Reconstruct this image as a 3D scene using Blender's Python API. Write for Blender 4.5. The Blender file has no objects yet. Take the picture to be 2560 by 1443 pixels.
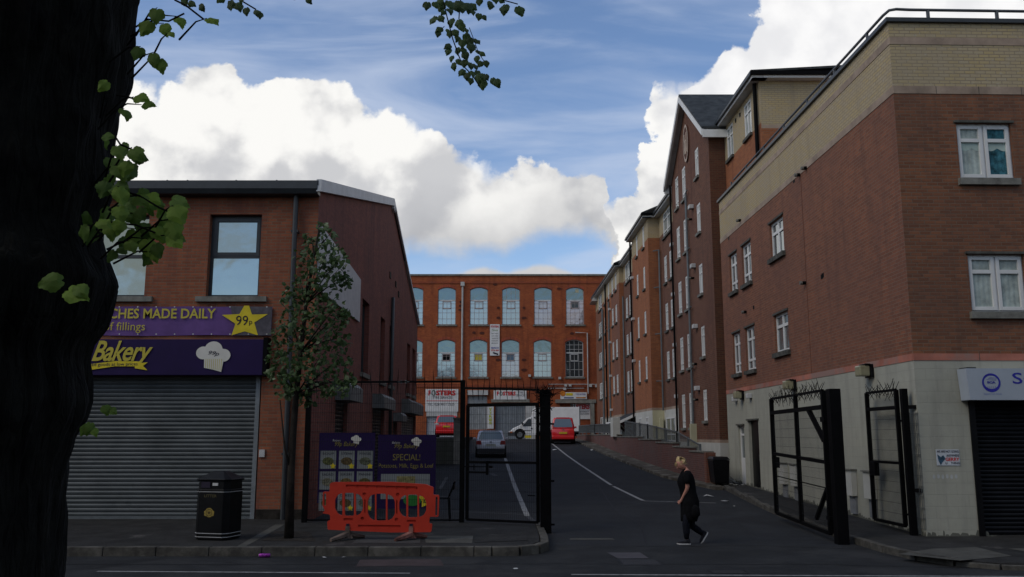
import bpy, bmesh, math, random
from mathutils import Vector, Matrix, noise
C = bpy.context.scene.collection
scene = bpy.context.scene
R = math.radians
random.seed(7)

# ------------------------------------------------------------------ camera
FPX = 2200.0; EYE = 2.05; PITCH = math.atan(368/FPX)
cam_d = bpy.data.cameras.new("camera"); cam = bpy.data.objects.new("camera", cam_d); C.objects.link(cam)
cam.location = (0, 0, EYE); cam.rotation_euler = (R(90)+PITCH, 0, 0)
cam_d.sensor_width = 36.0; cam_d.lens = 36.0*FPX/2560.0; cam_d.clip_start = 0.1; cam_d.clip_end = 3000
scene.camera = cam
scene.view_settings.view_transform = 'Standard'; scene.view_settings.look = 'None'
scene.view_settings.exposure = 0.0; scene.view_settings.gamma = 1.0

# survey helpers: turn a sighting into a real place on a known plane
_c, _s = math.cos(PITCH), math.sin(PITCH)
def ray(px, py):
    dx = (px-1280)/FPX; dz = (721.5-py)/FPX
    return dx, _c-dz*_s, _s+dz*_c
def atY(px, py, Y):
    a, b, d = ray(px, py); t = Y/b; return Vector((a*t, Y, EYE+d*t))
def atZ(px, py, Z):
    a, b, d = ray(px, py); t = (Z-EYE)/d; return Vector((a*t, b*t, Z))

# ------------------------------------------------------------------ world
SUN_EL, SUN_AZ = R(42), R(238)
world = bpy.data.worlds.new("World"); scene.world = world; world.use_nodes = True
def build_world():
    nt = world.node_tree; N = nt.nodes; L = nt.links; N.clear()
    def math_(op, a, b=None, c=None, clamp=False):
        n = N.new('ShaderNodeMath'); n.operation = op; n.use_clamp = clamp
        for i, v in enumerate((a, b, c)):
            if v is None: continue
            if isinstance(v, (int, float)): n.inputs[i].default_value = v
            else: L.new(v, n.inputs[i])
        return n.outputs[0]
    def sstep(v, lo, hi):
        n = N.new('ShaderNodeMapRange'); n.interpolation_type = 'SMOOTHSTEP'
        n.inputs['From Min'].default_value = lo; n.inputs['From Max'].default_value = hi
        L.new(v, n.inputs['Value']); return n.outputs['Result']
    def noise_(vec, scale, detail=6, rough=.55, w=0.0, dist=0.0):
        n = N.new('ShaderNodeTexNoise'); n.noise_dimensions = '3D'
        n.inputs['Scale'].default_value = scale; n.inputs['Detail'].default_value = detail
        n.inputs['Roughness'].default_value = rough; n.inputs['Distortion'].default_value = dist
        L.new(vec, n.inputs['Vector']); return n.outputs['Fac']
    def mapping(vec, loc=(0,0,0), rot=(0,0,0), scale=(1,1,1)):
        n = N.new('ShaderNodeMapping'); n.inputs['Location'].default_value = loc
        n.inputs['Rotation'].default_value = rot; n.inputs['Scale'].default_value = scale
        L.new(vec, n.inputs['Vector']); return n.outputs['Vector']
    def mix(fac, a, b):
        n = N.new('ShaderNodeMix'); n.data_type = 'RGBA'
        if isinstance(fac, (int, float)): n.inputs[0].default_value = fac
        else: L.new(fac, n.inputs[0])
        for i, v in ((6, a), (7, b)):
            if isinstance(v, tuple): n.inputs[i].default_value = v+(1,)
            else: L.new(v, n.inputs[i])
        return n.outputs[2]
    def curve(v, pts, x0, x1, y0, y1):
        f = math_('DIVIDE', math_('SUBTRACT', v, x0), x1-x0, clamp=True)
        n = N.new('ShaderNodeFloatCurve'); cm = n.mapping; cv = cm.curves[0]
        P = [((x-x0)/(x1-x0), (y-y0)/(y1-y0)) for x, y in pts]
        cv.points[0].location = P[0]; cv.points[1].location = P[-1]
        for p in P[1:-1]: cv.points.new(*p)
        for p in cv.points: p.handle_type = 'VECTOR'
        cm.update(); L.new(f, n.inputs['Value'])
        return math_('ADD', math_('MULTIPLY', n.outputs[0], y1-y0), y0)
    tc = N.new('ShaderNodeTexCoord').outputs['Generated']
    sep = N.new('ShaderNodeSeparateXYZ'); L.new(tc, sep.inputs[0])
    X, Y, Z = sep.outputs
    ay = math_('MAXIMUM', math_('ABSOLUTE', Y), 0.02)
    az = math_('DIVIDE', X, ay); el = math_('DIVIDE', Z, ay)
    front = sstep(Y, -0.02, 0.06)
    cmb = N.new('ShaderNodeCombineXYZ'); L.new(az, cmb.inputs[0]); L.new(el, cmb.inputs[1]); L.new(Y, cmb.inputs[2])
    cmb2 = N.new('ShaderNodeCombineXYZ'); L.new(az, cmb2.inputs[0]); L.new(el, cmb2.inputs[1])
    v2 = cmb2.outputs[0]
    # edges: big billows + small ones
    n1 = math_('SUBTRACT', noise_(v2, 12, 10, .56), .5)
    n2 = math_('SUBTRACT', noise_(mapping(v2, (3.1, 7.7, 0)), 12, 10, .56), .5)
    vo = N.new('ShaderNodeTexVoronoi'); vo.feature = 'SMOOTH_F1'; vo.inputs['Scale'].default_value = 15; vo.inputs['Smoothness'].default_value = .35
    dv = N.new('ShaderNodeVectorMath'); dv.operation = 'MULTIPLY_ADD'; cmn = N.new('ShaderNodeCombineXYZ'); L.new(n1, cmn.inputs[0]); L.new(n2, cmn.inputs[1])
    L.new(cmn.outputs[0], dv.inputs[0]); dv.inputs[1].default_value = (.12, .12, 0); L.new(v2, dv.inputs[2]); L.new(dv.outputs[0], vo.inputs['Vector'])
    bil = math_('SUBTRACT', .42, vo.outputs['Distance'])
    vo2 = N.new('ShaderNodeTexVoronoi'); vo2.feature = 'SMOOTH_F1'; vo2.inputs['Scale'].default_value = 36; vo2.inputs['Smoothness'].default_value = .3; L.new(dv.outputs[0], vo2.inputs['Vector'])
    bil = math_('ADD', math_('MULTIPLY', bil, .7), math_('MULTIPLY', math_('SUBTRACT', .42, vo2.outputs['Distance']), .4))
    azp = math_('ADD', az, math_('MULTIPLY', n1, .10)); elp = math_('ADD', el, math_('MULTIPLY', n2, .10))
    def conv(pts):
        out = []
        for px, py in pts:
            a, b, d = ray(px, py); out.append((a/b, d/b))
        return out
    top = conv([(-400,330),(250,235),(330,222),(400,213),(450,180),(500,163),(560,158),(620,190),(650,205),(700,207),(745,192),(790,180),(835,200),(880,232),(940,232),(990,262),(1015,300),(1100,330),(1160,378),(1230,408),(1300,406),(1400,414),(1470,412),(1530,425),(1548,500),(1585,470),(1612,350),(1630,250),(1680,225),(1740,205),(1770,150),(1790,100),(1870,80),(1905,-5),(1980,-120),(2600,-300)])
    x0, x1 = top[0][0], top[-1][0]
    tcv = curve(azp, top, x0, x1, 0.0, 1.0)
    bot = conv([(-400,1200),(940,1200),(985,640),(1040,618),(1110,640),(1160,655),(1240,636),(1330,602),(1400,585),(1470,580),(1510,600),(1545,640),(1580,1200),(2600,1200)])
    bcv = curve(azp, bot, bot[0][0], bot[-1][0], -0.3, 1.0)
    tdf = math_('ADD', math_('SUBTRACT', tcv, elp), math_('MULTIPLY', bil, .055)); mt = sstep(tdf, -.003, .010)
    elb = math_('ADD', el, math_('MULTIPLY', n2, .06)); mb = sstep(math_('SUBTRACT', elb, bcv), -.008, .020)
    m1 = math_('MULTIPLY', mt, mb)
    # small far cumulus low over the mill
    low = conv([(900,700),(1130,697),(1170,682),(1200,672),(1260,680),(1300,668),(1330,658),(1360,660),(1400,674),(1440,692),(1600,700)])
    azl = math_('ADD', az, math_('MULTIPLY', n1, .03)); ell_ = math_('ADD', el, math_('MULTIPLY', n2, .03))
    lcv = curve(azl, low, low[0][0], low[-1][0], 0.0, 0.4)
    ml = sstep(math_('SUBTRACT', lcv, ell_), -.002, .006)
    cum = math_('MAXIMUM', m1, ml)
    cum = math_('MULTIPLY', cum, front)
    # scattered clouds behind the camera (seen only in the glass)
    nb = noise_(mapping(cmb.outputs[0], (5, 2, 1), scale=(1.0, 1.8, 1)), 2.6, 7, .55)
    back = math_('MULTIPLY', math_('ADD', math_('MULTIPLY', sstep(nb, .50, .62), .75), .22), math_('SUBTRACT', 1.0, front))
    # cirrus veils: long streaks
    cv1 = noise_(mapping(v2, (0, 0, 0), (0, 0, R(20)), (1.2, 6, 1)), 1.7, 7, .52, dist=.7)
    cv2 = noise_(mapping(v2, (4, 1, 0), (0, 0, R(-5)), (1.5, 6, 1)), 1.5, 7, .52, dist=.5)
    cir = math_('MAXIMUM', math_('MULTIPLY', sstep(cv1, .40, .72), .9), math_('MULTIPLY', sstep(cv2, .44, .76), .8))
    sky = N.new('ShaderNodeTexSky'); sky.sky_type = 'NISHITA'; sky.sun_disc = False
    sky.sun_elevation = SUN_EL; sky.sun_rotation = SUN_AZ; sky.dust_density = .6; sky.ozone_density = 2.0
    bg = N.new('ShaderNodeBackground'); bg.inputs['Strength'].default_value = 0.10
    skyc = mix(1.0, sky.outputs[0], (1, 1, 1)); skyn = skyc.node; skyn.blend_type = 'MULTIPLY'
    skyn.inputs[7].default_value = SKY_TINT + (1,)
    # clouds' own colours, in the same units as the sky (x10)
    shade = noise_(mapping(v2, (1, 3, 0), scale=(1, 1.3, 1)), 4.5, 8, .52)
    depth = math_('SUBTRACT', tcv, elp)                       # how far under the top edge
    lit = sstep(depth, .20, .0)
    ra = noise_(mapping(v2, (2, 5, 0)), 7.5, 7, .48); rb = noise_(mapping(v2, (2.018, 4.970, 0)), 7.5, 7, .48)
    relief = math_('ADD', math_('MULTIPLY', math_('SUBTRACT', ra, rb), 3.2), math_('MULTIPLY', bil, .55))
    sh = math_('ADD', math_('ADD', math_('MULTIPLY', shade, 1.5), math_('MULTIPLY', lit, .20)), relief)
    shf = sstep(sh, .36, 1.04)
    base_dark = sstep(math_('SUBTRACT', elp, bcv), .10, .0)
    cc = mix(shf, (6.0, 6.05, 6.25), (9.7, 9.6, 9.35))
    midr = math_('MULTIPLY', base_dark, sstep(azp, -.16, -.10))
    cc = mix(math_('MULTIPLY', midr, .6), cc, (3.6, 3.7, 4.0))
    right = sstep(azp, .14, .24)
    cc = mix(math_('MULTIPLY', right, .6), cc, (9.8, 9.8, 10.0))
    tot = mix(math_('MULTIPLY', cir, .85), skyc, (5.6, 6.4, 8.0))
    tot = mix(cum, tot, cc)
    tot = mix(back, tot, (4.3, 4.35, 4.0))
    L.new(tot, bg.inputs['Color'])
    out = N.new('ShaderNodeOutputWorld'); L.new(bg.outputs[0], out.inputs['Surface'])
SKY_TINT = (1.30, 1.36, 1.48)
build_world()
sun_d = bpy.data.lights.new("sun", 'SUN'); sun_d.energy = 0.9; sun_d.angle = R(28); sun_d.color = (1, .90, .76)
sun = bpy.data.objects.new("sun", sun_d); C.objects.link(sun)
sd = Vector((math.sin(SUN_AZ)*math.cos(SUN_EL), math.cos(SUN_AZ)*math.cos(SUN_EL), math.sin(SUN_EL)))
sun.rotation_euler = (-sd).to_track_quat('-Z', 'Y').to_euler(); sun.location = (0, -20, 40)

# ------------------------------------------------------------------ materials
def newmat(name):
    m = bpy.data.materials.new(name); m.use_nodes = True
    nt = m.node_tree; b = nt.nodes['Principled BSDF']
    return m, nt, b
def M(name, rgb, rough=.8, metal=0.0, var=.18, scale=3.0, bump=.0, rgb2=None, bscale=40, spec=.18, dirt=None, coat=0, speck=0):
    m, nt, b = newmat(name); N = nt.nodes; L = nt.links
    b.inputs['Roughness'].default_value = rough; b.inputs['Metallic'].default_value = metal
    b.inputs['Specular IOR Level'].default_value = spec; b.inputs['Coat Weight'].default_value = coat
    tc = N.new('ShaderNodeTexCoord'); geo = N.new('ShaderNodeNewGeometry')
    nz = N.new('ShaderNodeTexNoise'); nz.inputs['Scale'].default_value = scale; nz.inputs['Detail'].default_value = 8
    nz.inputs['Roughness'].default_value = .65; L.new(geo.outputs['Position'], nz.inputs['Vector'])
    rp = N.new('ShaderNodeValToRGB'); L.new(nz.outputs['Fac'], rp.inputs[0])
    rp.color_ramp.elements[0].position = .32; rp.color_ramp.elements[1].position = .68
    d = rgb2 or tuple(c*(1-var*1.6) for c in rgb)
    rp.color_ramp.elements[0].color = d+(1,); rp.color_ramp.elements[1].color = tuple(min(1, c*(1+var*.6)) for c in rgb)+(1,)
    col = rp.outputs[0]
    if dirt:
        n2 = N.new('ShaderNodeTexNoise'); n2.inputs['Scale'].default_value = dirt[1]; n2.inputs['Detail'].default_value = 10; n2.inputs['Roughness'].default_value = .7
        L.new(geo.outputs['Position'], n2.inputs['Vector'])
        r2 = N.new('ShaderNodeValToRGB'); L.new(n2.outputs['Fac'], r2.inputs[0]); r2.color_ramp.elements[0].position = dirt[2]; r2.color_ramp.elements[1].position = dirt[2]+.1
        mx = N.new('ShaderNodeMix'); mx.data_type = 'RGBA'; L.new(r2.outputs[0], mx.inputs[0]); L.new(col, mx.inputs[6]); mx.inputs[7].default_value = dirt[0]+(1,)
        col = mx.outputs[2]
    if speck:
        n4 = N.new('ShaderNodeTexNoise'); n4.inputs['Scale'].default_value = 55; n4.inputs['Detail'].default_value = 3; n4.inputs['Roughness'].default_value = .8; L.new(geo.outputs['Position'], n4.inputs['Vector'])
        m4 = N.new('ShaderNodeMapRange'); m4.inputs['From Min'].default_value = .35; m4.inputs['From Max'].default_value = .65; m4.inputs['To Min'].default_value = 1-speck; m4.inputs['To Max'].default_value = 1+speck; L.new(n4.outputs['Fac'], m4.inputs['Value'])
        x4 = N.new('ShaderNodeMix'); x4.data_type = 'RGBA'; x4.blend_type = 'MULTIPLY'; x4.inputs[0].default_value = 1; L.new(col, x4.inputs[6]); L.new(m4.outputs[0], x4.inputs[7]); col = x4.outputs[2]
    L.new(col, b.inputs['Base Color'])
    if bump:
        n3 = N.new('ShaderNodeTexNoise'); n3.inputs['Scale'].default_value = bscale; n3.inputs['Detail'].default_value = 4
        L.new(geo.outputs['Position'], n3.inputs['Vector'])
        bp = N.new('ShaderNodeBump'); bp.inputs['Strength'].default_value = bump; bp.inputs['Distance'].default_value = .02
        L.new(n3.outputs['Fac'], bp.inputs['Height']); L.new(bp.outputs[0], b.inputs['Normal'])
    return m
def brick(name, c1, c2, mortar, stain=(.1,.05,.04), stain_amt=.35, bw=.225, bh=.075, blotch=None, ms=.01):
    m, nt, b = newmat(name); N = nt.nodes; L = nt.links
    uv = N.new('ShaderNodeUVMap'); uv.uv_map = 'UVMap'
    bt = N.new('ShaderNodeTexBrick'); L.new(uv.outputs[0], bt.inputs['Vector'])
    bt.inputs['Scale'].default_value = 1; bt.inputs['Brick Width'].default_value = bw; bt.inputs['Row Height'].default_value = bh
    bt.inputs['Mortar Size'].default_value = ms; bt.inputs['Mortar Smooth'].default_value = .3; bt.inputs['Bias'].default_value = 0
    bt.inputs['Color1'].default_value = c1+(1,); bt.inputs['Color2'].default_value = c2+(1,); bt.inputs['Mortar'].default_value = mortar+(1,)
    col = bt.outputs['Color']
    geo = N.new('ShaderNodeNewGeometry')
    mp = N.new('ShaderNodeMapping'); mp.inputs['Scale'].default_value = (1, 1, .09); L.new(geo.outputs['Position'], mp.inputs['Vector'])
    nz = N.new('ShaderNodeTexNoise'); nz.inputs['Scale'].default_value = 2.6; nz.inputs['Detail'].default_value = 6; nz.inputs['Roughness'].default_value = .6; L.new(mp.outputs[0], nz.inputs['Vector'])
    mr = N.new('ShaderNodeMapRange'); mr.inputs['From Min'].default_value = .50; mr.inputs['From Max'].default_value = .72; mr.inputs['To Max'].default_value = .55; L.new(nz.outputs['Fac'], mr.inputs['Value'])
    mx = N.new('ShaderNodeMix'); mx.data_type = 'RGBA'; L.new(mr.outputs[0], mx.inputs[0]); L.new(col, mx.inputs[6]); mx.inputs[7].default_value = tuple(c*.8 for c in stain)+(1,); col = mx.outputs[2]
    for sc, lo, hi, colr, amt in ((.55, .42, .72, stain, stain_amt), (3.3, .50, .74, stain, stain_amt*.8), (14, .6, .7, blotch or stain, .5)):
        nz = N.new('ShaderNodeTexNoise'); nz.inputs['Scale'].default_value = sc; nz.inputs['Detail'].default_value = 8; nz.inputs['Roughness'].default_value = .6
        L.new(geo.outputs['Position'], nz.inputs['Vector'])
        mr = N.new('ShaderNodeMapRange'); mr.inputs['From Min'].default_value = lo; mr.inputs['From Max'].default_value = hi; mr.inputs['To Max'].default_value = amt
        L.new(nz.outputs['Fac'], mr.inputs['Value'])
        mx = N.new('ShaderNodeMix'); mx.data_type = 'RGBA'; L.new(mr.outputs[0], mx.inputs[0]); L.new(col, mx.inputs[6]); mx.inputs[7].default_value = colr+(1,)
        col = mx.outputs[2]
    L.new(col, b.inputs['Base Color']); b.inputs['Roughness'].default_value = .9; b.inputs['Specular IOR Level'].default_value = .2
    bp = N.new('ShaderNodeBump'); bp.inputs['Strength'].default_value = .5; bp.inputs['Distance'].default_value = .008
    inv = N.new('ShaderNodeMath'); inv.operation = 'SUBTRACT'; inv.inputs[0].default_value = 1; L.new(bt.outputs['Fac'], inv.inputs[1])
    L.new(inv.outputs[0], bp.inputs['Height']); L.new(bp.outputs[0], b.inputs['Normal'])
    return m
def glass(name, tint, metal=.75, rough=.03, wav=.02):
    m, nt, b = newmat(name); b.inputs['Base Color'].default_value = tint+(1,); b.inputs['Metallic'].default_value = metal
    b.inputs['Roughness'].default_value = rough; N = nt.nodes; L = nt.links
    geo = N.new('ShaderNodeNewGeometry'); nz = N.new('ShaderNodeTexNoise'); nz.inputs['Scale'].default_value = 1.3; nz.inputs['Detail'].default_value = 2
    L.new(geo.outputs['Position'], nz.inputs['Vector']); bp = N.new('ShaderNodeBump'); bp.inputs['Strength'].default_value = wav; bp.inputs['Distance'].default_value = .3
    L.new(nz.outputs['Fac'], bp.inputs['Height']); L.new(bp.outputs[0], b.inputs['Normal'])
    return m
def leafmat(name, c1, c2, tr=.35, rough=.5):
    m, nt, b = newmat(name); N = nt.nodes; L = nt.links
    geo = N.new('ShaderNodeNewGeometry'); nz = N.new('ShaderNodeTexNoise'); nz.inputs['Scale'].default_value = 6; nz.inputs['Detail'].default_value = 3
    L.new(geo.outputs['Position'], nz.inputs['Vector'])
    rp = N.new('ShaderNodeValToRGB'); rp.color_ramp.elements[0].position = .35; rp.color_ramp.elements[1].position = .65
    rp.color_ramp.elements[0].color = c1+(1,); rp.color_ramp.elements[1].color = c2+(1,)
    av = N.new('ShaderNodeMath'); av.operation = 'MULTIPLY_ADD'; L.new(geo.outputs['Random Per Island'], av.inputs[0]); av.inputs[1].default_value = .55
    hf = N.new('ShaderNodeMath'); hf.operation = 'MULTIPLY'; hf.inputs[1].default_value = .45; L.new(nz.outputs['Fac'], hf.inputs[0]); L.new(hf.outputs[0], av.inputs[2]); L.new(av.outputs[0], rp.inputs[0])
    rp.color_ramp.elements[0].position = .10; rp.color_ramp.elements[1].position = .85
    L.new(rp.outputs[0], b.inputs['Base Color']); b.inputs['Roughness'].default_value = rough
    tl = N.new('ShaderNodeBsdfTranslucent'); L.new(rp.outputs[0], tl.inputs['Color'])
    mx = N.new('ShaderNodeMixShader'); mx.inputs[0].default_value = tr; L.new(b.outputs[0], mx.inputs[1]); L.new(tl.outputs[0], mx.inputs[2])
    L.new(mx.outputs[0], N['Material Output'].inputs['Surface'])
    return m

# ------------------------------------------------------------------ mesh helper
class MB:
    def __init__(s): s.v = []; s.f = []; s.mi = []; s.cur = 0
    def add(s, pts, faces):
        n = len(s.v); s.v += [Vector(p) for p in pts]; s.f += [tuple(i+n for i in f) for f in faces]; s.mi += [s.cur]*len(faces)
    def poly(s, *pts): s.add(pts, [tuple(range(len(pts)))])
    def box(s, a, b):
        x0, y0, z0 = a; x1, y1, z1 = b
        s.hexa([(x0,y0,z0),(x1,y0,z0),(x1,y1,z0),(x0,y1,z0),(x0,y0,z1),(x1,y0,z1),(x1,y1,z1),(x0,y1,z1)])
    def hexa(s, p): s.add(p, [(0,3,2,1),(4,5,6,7),(0,1,5,4),(1,2,6,5),(2,3,7,6),(3,0,4,7)])
    def bar(s, p, q, w, h=None, up=(0,0,1)):
        p, q = Vector(p), Vector(q); h = h or w; d = (q-p).normalized(); up = Vector(up)
        if abs(d.dot(up)) > .95: up = Vector((0,1,0)) if abs(d.y) < .9 else Vector((1,0,0))
        a = d.cross(up).normalized()*(w/2); b = d.cross(a).normalized()*(h/2)
        s.hexa([p-a-b, p+a-b, p+a+b, p-a+b, q-a-b, q+a-b, q+a+b, q-a+b])
    def tube(s, pts, rad, n=8, caps=True):
        pts = [Vector(p) for p in pts]; k = len(pts)
        if isinstance(rad, (int, float)): rad = [rad]*k
        base = len(s.v); a = None
        for i, p in enumerate(pts):
            d = (pts[min(i+1, k-1)]-pts[max(i-1, 0)]).normalized()
            if a is None:
                a = d.orthogonal().normalized()
            else:
                a = (a-d*a.dot(d)).normalized()
            b = d.cross(a)
            for j in range(n):
                t = 2*math.pi*j/n; s.v.append(p+(a*math.cos(t)+b*math.sin(t))*rad[i])
        for i in range(k-1):
            for j in range(n):
                o = base+i*n; s.f.append((o+j, o+(j+1)%n, o+n+(j+1)%n, o+n+j)); s.mi.append(s.cur)
        if caps:
            s.f.append(tuple(base+j for j in range(n))[::-1]); s.f.append(tuple(base+(k-1)*n+j for j in range(n))); s.mi += [s.cur]*2
    def prism(s, poly, ax, d0, d1):
        # poly: list of (a,b) in the plane across axis ax
        def P(a, b, d):
            return {'x': (d, a, b), 'y': (a, d, b), 'z': (a, b, d)}[ax]
        n = len(poly); pts = [P(a, b, d0) for a, b in poly]+[P(a, b, d1) for a, b in poly]
        s.add(pts, [tuple(range(n))[::-1], tuple(range(n, 2*n))]+[(i, (i+1) % n, (i+1) % n+n, i+n) for i in range(n)])
    def xform(s, M_, start=0):
        for i in range(start, len(s.v)): s.v[i] = M_ @ s.v[i]

def tag(o, label=None, cat=None, group=None, kind=None):
    if label: o['label'] = label
    if cat: o['category'] = cat
    if group: o['group'] = group
    if kind: o['kind'] = kind
    return o
def wloc(o):
    v = Vector((0, 0, 0))
    while o: v += o.location; o = o.parent
    return v
def obj(name, mb, mat, parent=None, local=False, smooth=False, bevel=0):
    """one mesh object; vertices are given in world space unless local"""
    me = bpy.data.meshes.new(name)
    if local: org = Vector((0, 0, 0))
    elif parent is not None: org = wloc(parent)
    else:
        xs = [v.x for v in mb.v]; ys = [v.y for v in mb.v]; zs = [v.z for v in mb.v]
        org = Vector(((min(xs)+max(xs))/2, (min(ys)+max(ys))/2, min(zs)))
    me.from_pydata([tuple(v-org) for v in mb.v], [], mb.f)
    uvl = me.uv_layers.new(name='UVMap')
    for p in me.polygons:
        n = p.normal; ax, ay, az_ = abs(n.x), abs(n.y), abs(n.z)
        for li in p.loop_indices:
            co = me.vertices[me.loops[li].vertex_index].co+org
            if az_ > .85: uv = (co.x, co.y)
            elif ax > ay: uv = (co.y, co.z)
            else: uv = (co.x, co.z)
            uvl.data[li].uv = uv
    mats = mat if isinstance(mat, (list, tuple)) else [mat]
    for m in mats: me.materials.append(m)
    if len(mats) > 1:
        for p, i in zip(me.polygons, mb.mi): p.material_index = i
    if smooth:
        for p in me.polygons: p.use_smooth = True
    o = bpy.data.objects.new(name, me); C.objects.link(o)
    if parent is not None: o.parent = parent
    elif not local: o.location = org
    if bevel:
        b = o.modifiers.new('b', 'BEVEL'); b.width = bevel; b.segments = 2; b.limit_method = 'ANGLE'; b.angle_limit = R(35)
    return o
def thing(name, loc, label, cat, group=None, rz=0):
    o = bpy.data.objects.new(name, None); C.objects.link(o); o.location = loc; o.rotation_euler = (0, 0, rz)
    o.empty_display_size = .3
    return tag(o, label, cat, group)
def copy_tree(o, parent=None):
    c = o.copy(); C.objects.link(c); c.parent = parent
    for ch in list(o.children): copy_tree(ch, c)
    return c

class Fr:
    """a vertical wall plane: origin, direction along it, outward normal"""
    def __init__(s, o, d, n):
        s.o = Vector((o[0], o[1], 0)); s.d = Vector((d[0], d[1], 0)).normalized()
        nn = Vector((s.d.y, -s.d.x, 0)); s.n = nn if nn.dot(Vector((n[0], n[1], 0))) > 0 else -nn
    def P(s, u, z, off=0): return s.o+s.d*u+s.n*off+Vector((0, 0, z))
    def px(s, px, py, off=0):
        a, b, d = ray(px, py); o = s.o+s.n*off; t = s.n.dot(o)/s.n.dot(Vector((a, b, 0)))
        p = Vector((a*t, b*t, 0)); return (p-o).dot(s.d), EYE+d*t
    def off(s, k): f = Fr(s.o, s.d, s.n); f.o = s.o+s.n*k; return f
    def box(s, mb, u0, u1, z0, z1, o0, o1):
        mb.hexa([s.P(u0,z0,o1), s.P(u1,z0,o1), s.P(u1,z0,o0), s.P(u0,z0,o0), s.P(u0,z1,o1), s.P(u1,z1,o1), s.P(u1,z1,o0), s.P(u0,z1,o0)])
    def wall(s, mb, u0, u1, z0, z1, holes=(), rev=.12, off=0):
        us = sorted({u0, u1, *[min(max(h[i], u0), u1) for h in holes for i in (0, 1)]})
        zs = sorted({z0, z1, *[min(max(h[i], z0), z1) for h in holes for i in (2, 3)]})
        for a, b in zip(us, us[1:]):
            for c, d in zip(zs, zs[1:]):
                mu, mz = (a+b)/2, (c+d)/2
                if any(h[0] < mu < h[1] and h[2] < mz < h[3] for h in holes): continue
                mb.poly(s.P(a,c,off), s.P(b,c,off), s.P(b,d,off), s.P(a,d,off))
        for h in holes:
            c, d = max(h[2], z0), min(h[3], z1)
            if d <= c or h[1] <= u0 or h[0] >= u1: continue
            r = off-rev
            mb.poly(s.P(h[0],c,off), s.P(h[0],c,r), s.P(h[0],d,r), s.P(h[0],d,off))
            mb.poly(s.P(h[1],c,r), s.P(h[1],c,off), s.P(h[1],d,off), s.P(h[1],d,r))
            if h[2] >= z0: mb.poly(s.P(h[0],h[2],off), s.P(h[1],h[2],off), s.P(h[1],h[2],r), s.P(h[0],h[2],r))
            if h[3] <= z1: mb.poly(s.P(h[0],h[3],r), s.P(h[1],h[3],r), s.P(h[1],h[3],off), s.P(h[0],h[3],off))

def text(s, fr, u0, u1, z0, z1, mat, parent, off=.01, name='lettering', shear=0, bold=0, th=.004, rot=0, flip=False, sp=1.0):
    cu = bpy.data.curves.new('t', 'FONT'); cu.body = s; cu.size = 1; cu.offset = bold; cu.shear = shear; cu.extrude = 0; cu.space_character = sp
    cu.resolution_u = 3
    to = bpy.data.objects.new('t', cu); C.objects.link(to)
    bpy.context.view_layer.update()
    me = bpy.data.meshes.new_from_object(to.evaluated_get(bpy.context.evaluated_depsgraph_get()))
    bpy.data.objects.remove(to)
    vs = [v.co.copy() for v in me.vertices]; fs = [tuple(p.vertices) for p in me.polygons]
    bpy.data.meshes.remove(me)
    if not vs: return None
    x0 = min(v.x for v in vs); x1 = max(v.x for v in vs); y0 = min(v.y for v in vs); y1 = max(v.y for v in vs)
    mb = MB(); pts = []
    uc, zc = (u0+u1)/2, (z0+z1)/2
    for v in vs:
        a = (v.x-x0)/(x1-x0); b = (v.y-y0)/(y1-y0)
        u = u0+a*(u1-u0); z = z0+b*(z1-z0)
        if rot: 
            sg = 1 if u1 > u0 else -1
            du, dz = (u-uc)*sg, z-zc; u = uc+sg*(du*math.cos(rot)-dz*math.sin(rot)); z = zc+du*math.sin(rot)+dz*math.cos(rot)
        pts.append(fr.P(u, z, off))
    mb.add(pts, fs)
    return obj(name, mb, mat, parent)
def flat(fr, poly, mat, parent, off, name, th=.006):
    mb = MB(); n = len(poly)
    a = [fr.P(u, z, off) for u, z in poly]; b = [fr.P(u, z, off-th) for u, z in poly]
    mb.add(a+b, [tuple(range(n)), tuple(range(n, 2*n))[::-1]]+[(i, i+n, (i+1) % n+n, (i+1) % n) for i in range(n)])
    return obj(name, mb, mat, parent)
def ell(cx, cz, rx, rz, n=20, a0=0, a1=2*math.pi):
    return [(cx+rx*math.cos(a0+(a1-a0)*i/n), cz+rz*math.sin(a0+(a1-a0)*i/n)) for i in range(n)]
# ------------------------------------------------------------------ material set
asphalt = M('asphalt', (.021,.0222,.0235), .9, var=.25, scale=1.2, bump=.35, bscale=90, dirt=((.031,.0315,.032), .45, .50), speck=.45)
asphalt2 = M('street_asphalt', (.0225,.0245,.027), .85, var=.22, scale=.8, bump=.35, bscale=80, dirt=((.016,.017,.019), .6, .50), speck=.4)
pave_m = M('pavement_tarmac', (.029,.0285,.0275), .9, var=.3, scale=2, speck=.45, bump=.3, bscale=70, dirt=((.075,.07,.066), 1.2, .6))
kerb_m = M('kerb_stone', (.088,.083,.072), .9, var=.4, scale=4, bump=.3, dirt=((.04,.038,.034), 2.2, .52))
slab_m = M('concrete_slab', (.082,.080,.070), .9, var=.25, scale=3, bump=.2, dirt=((.08,.08,.075), 3, .56))
paint_m = M('road_paint', (.30,.30,.295), .8, var=.3, scale=9, dirt=((.06,.06,.06), 14, .57))
faded_m = M('faded_paint', (.075,.076,.078), .8, var=.3, scale=5)
brick_bk = brick('bakery_brick', (.31,.100,.048), (.21,.070,.036), (.18,.12,.08), stain=(.14,.05,.04))
brick_bs = brick('bakery_side_brick', (.27,.082,.058), (.185,.058,.045), (.17,.095,.075), stain=(.09,.045,.045))
brick_mill = brick('mill_brick', (.42,.112,.036), (.30,.074,.026), (.25,.085,.045), stain=(.15,.038,.022), stain_amt=.6)
brick_red = brick('corner_brick', (.27,.102,.056), (.18,.072,.043), (.20,.13,.09), stain=(.15,.078,.060), stain_amt=.5, blotch=(.10,.05,.05))
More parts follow.
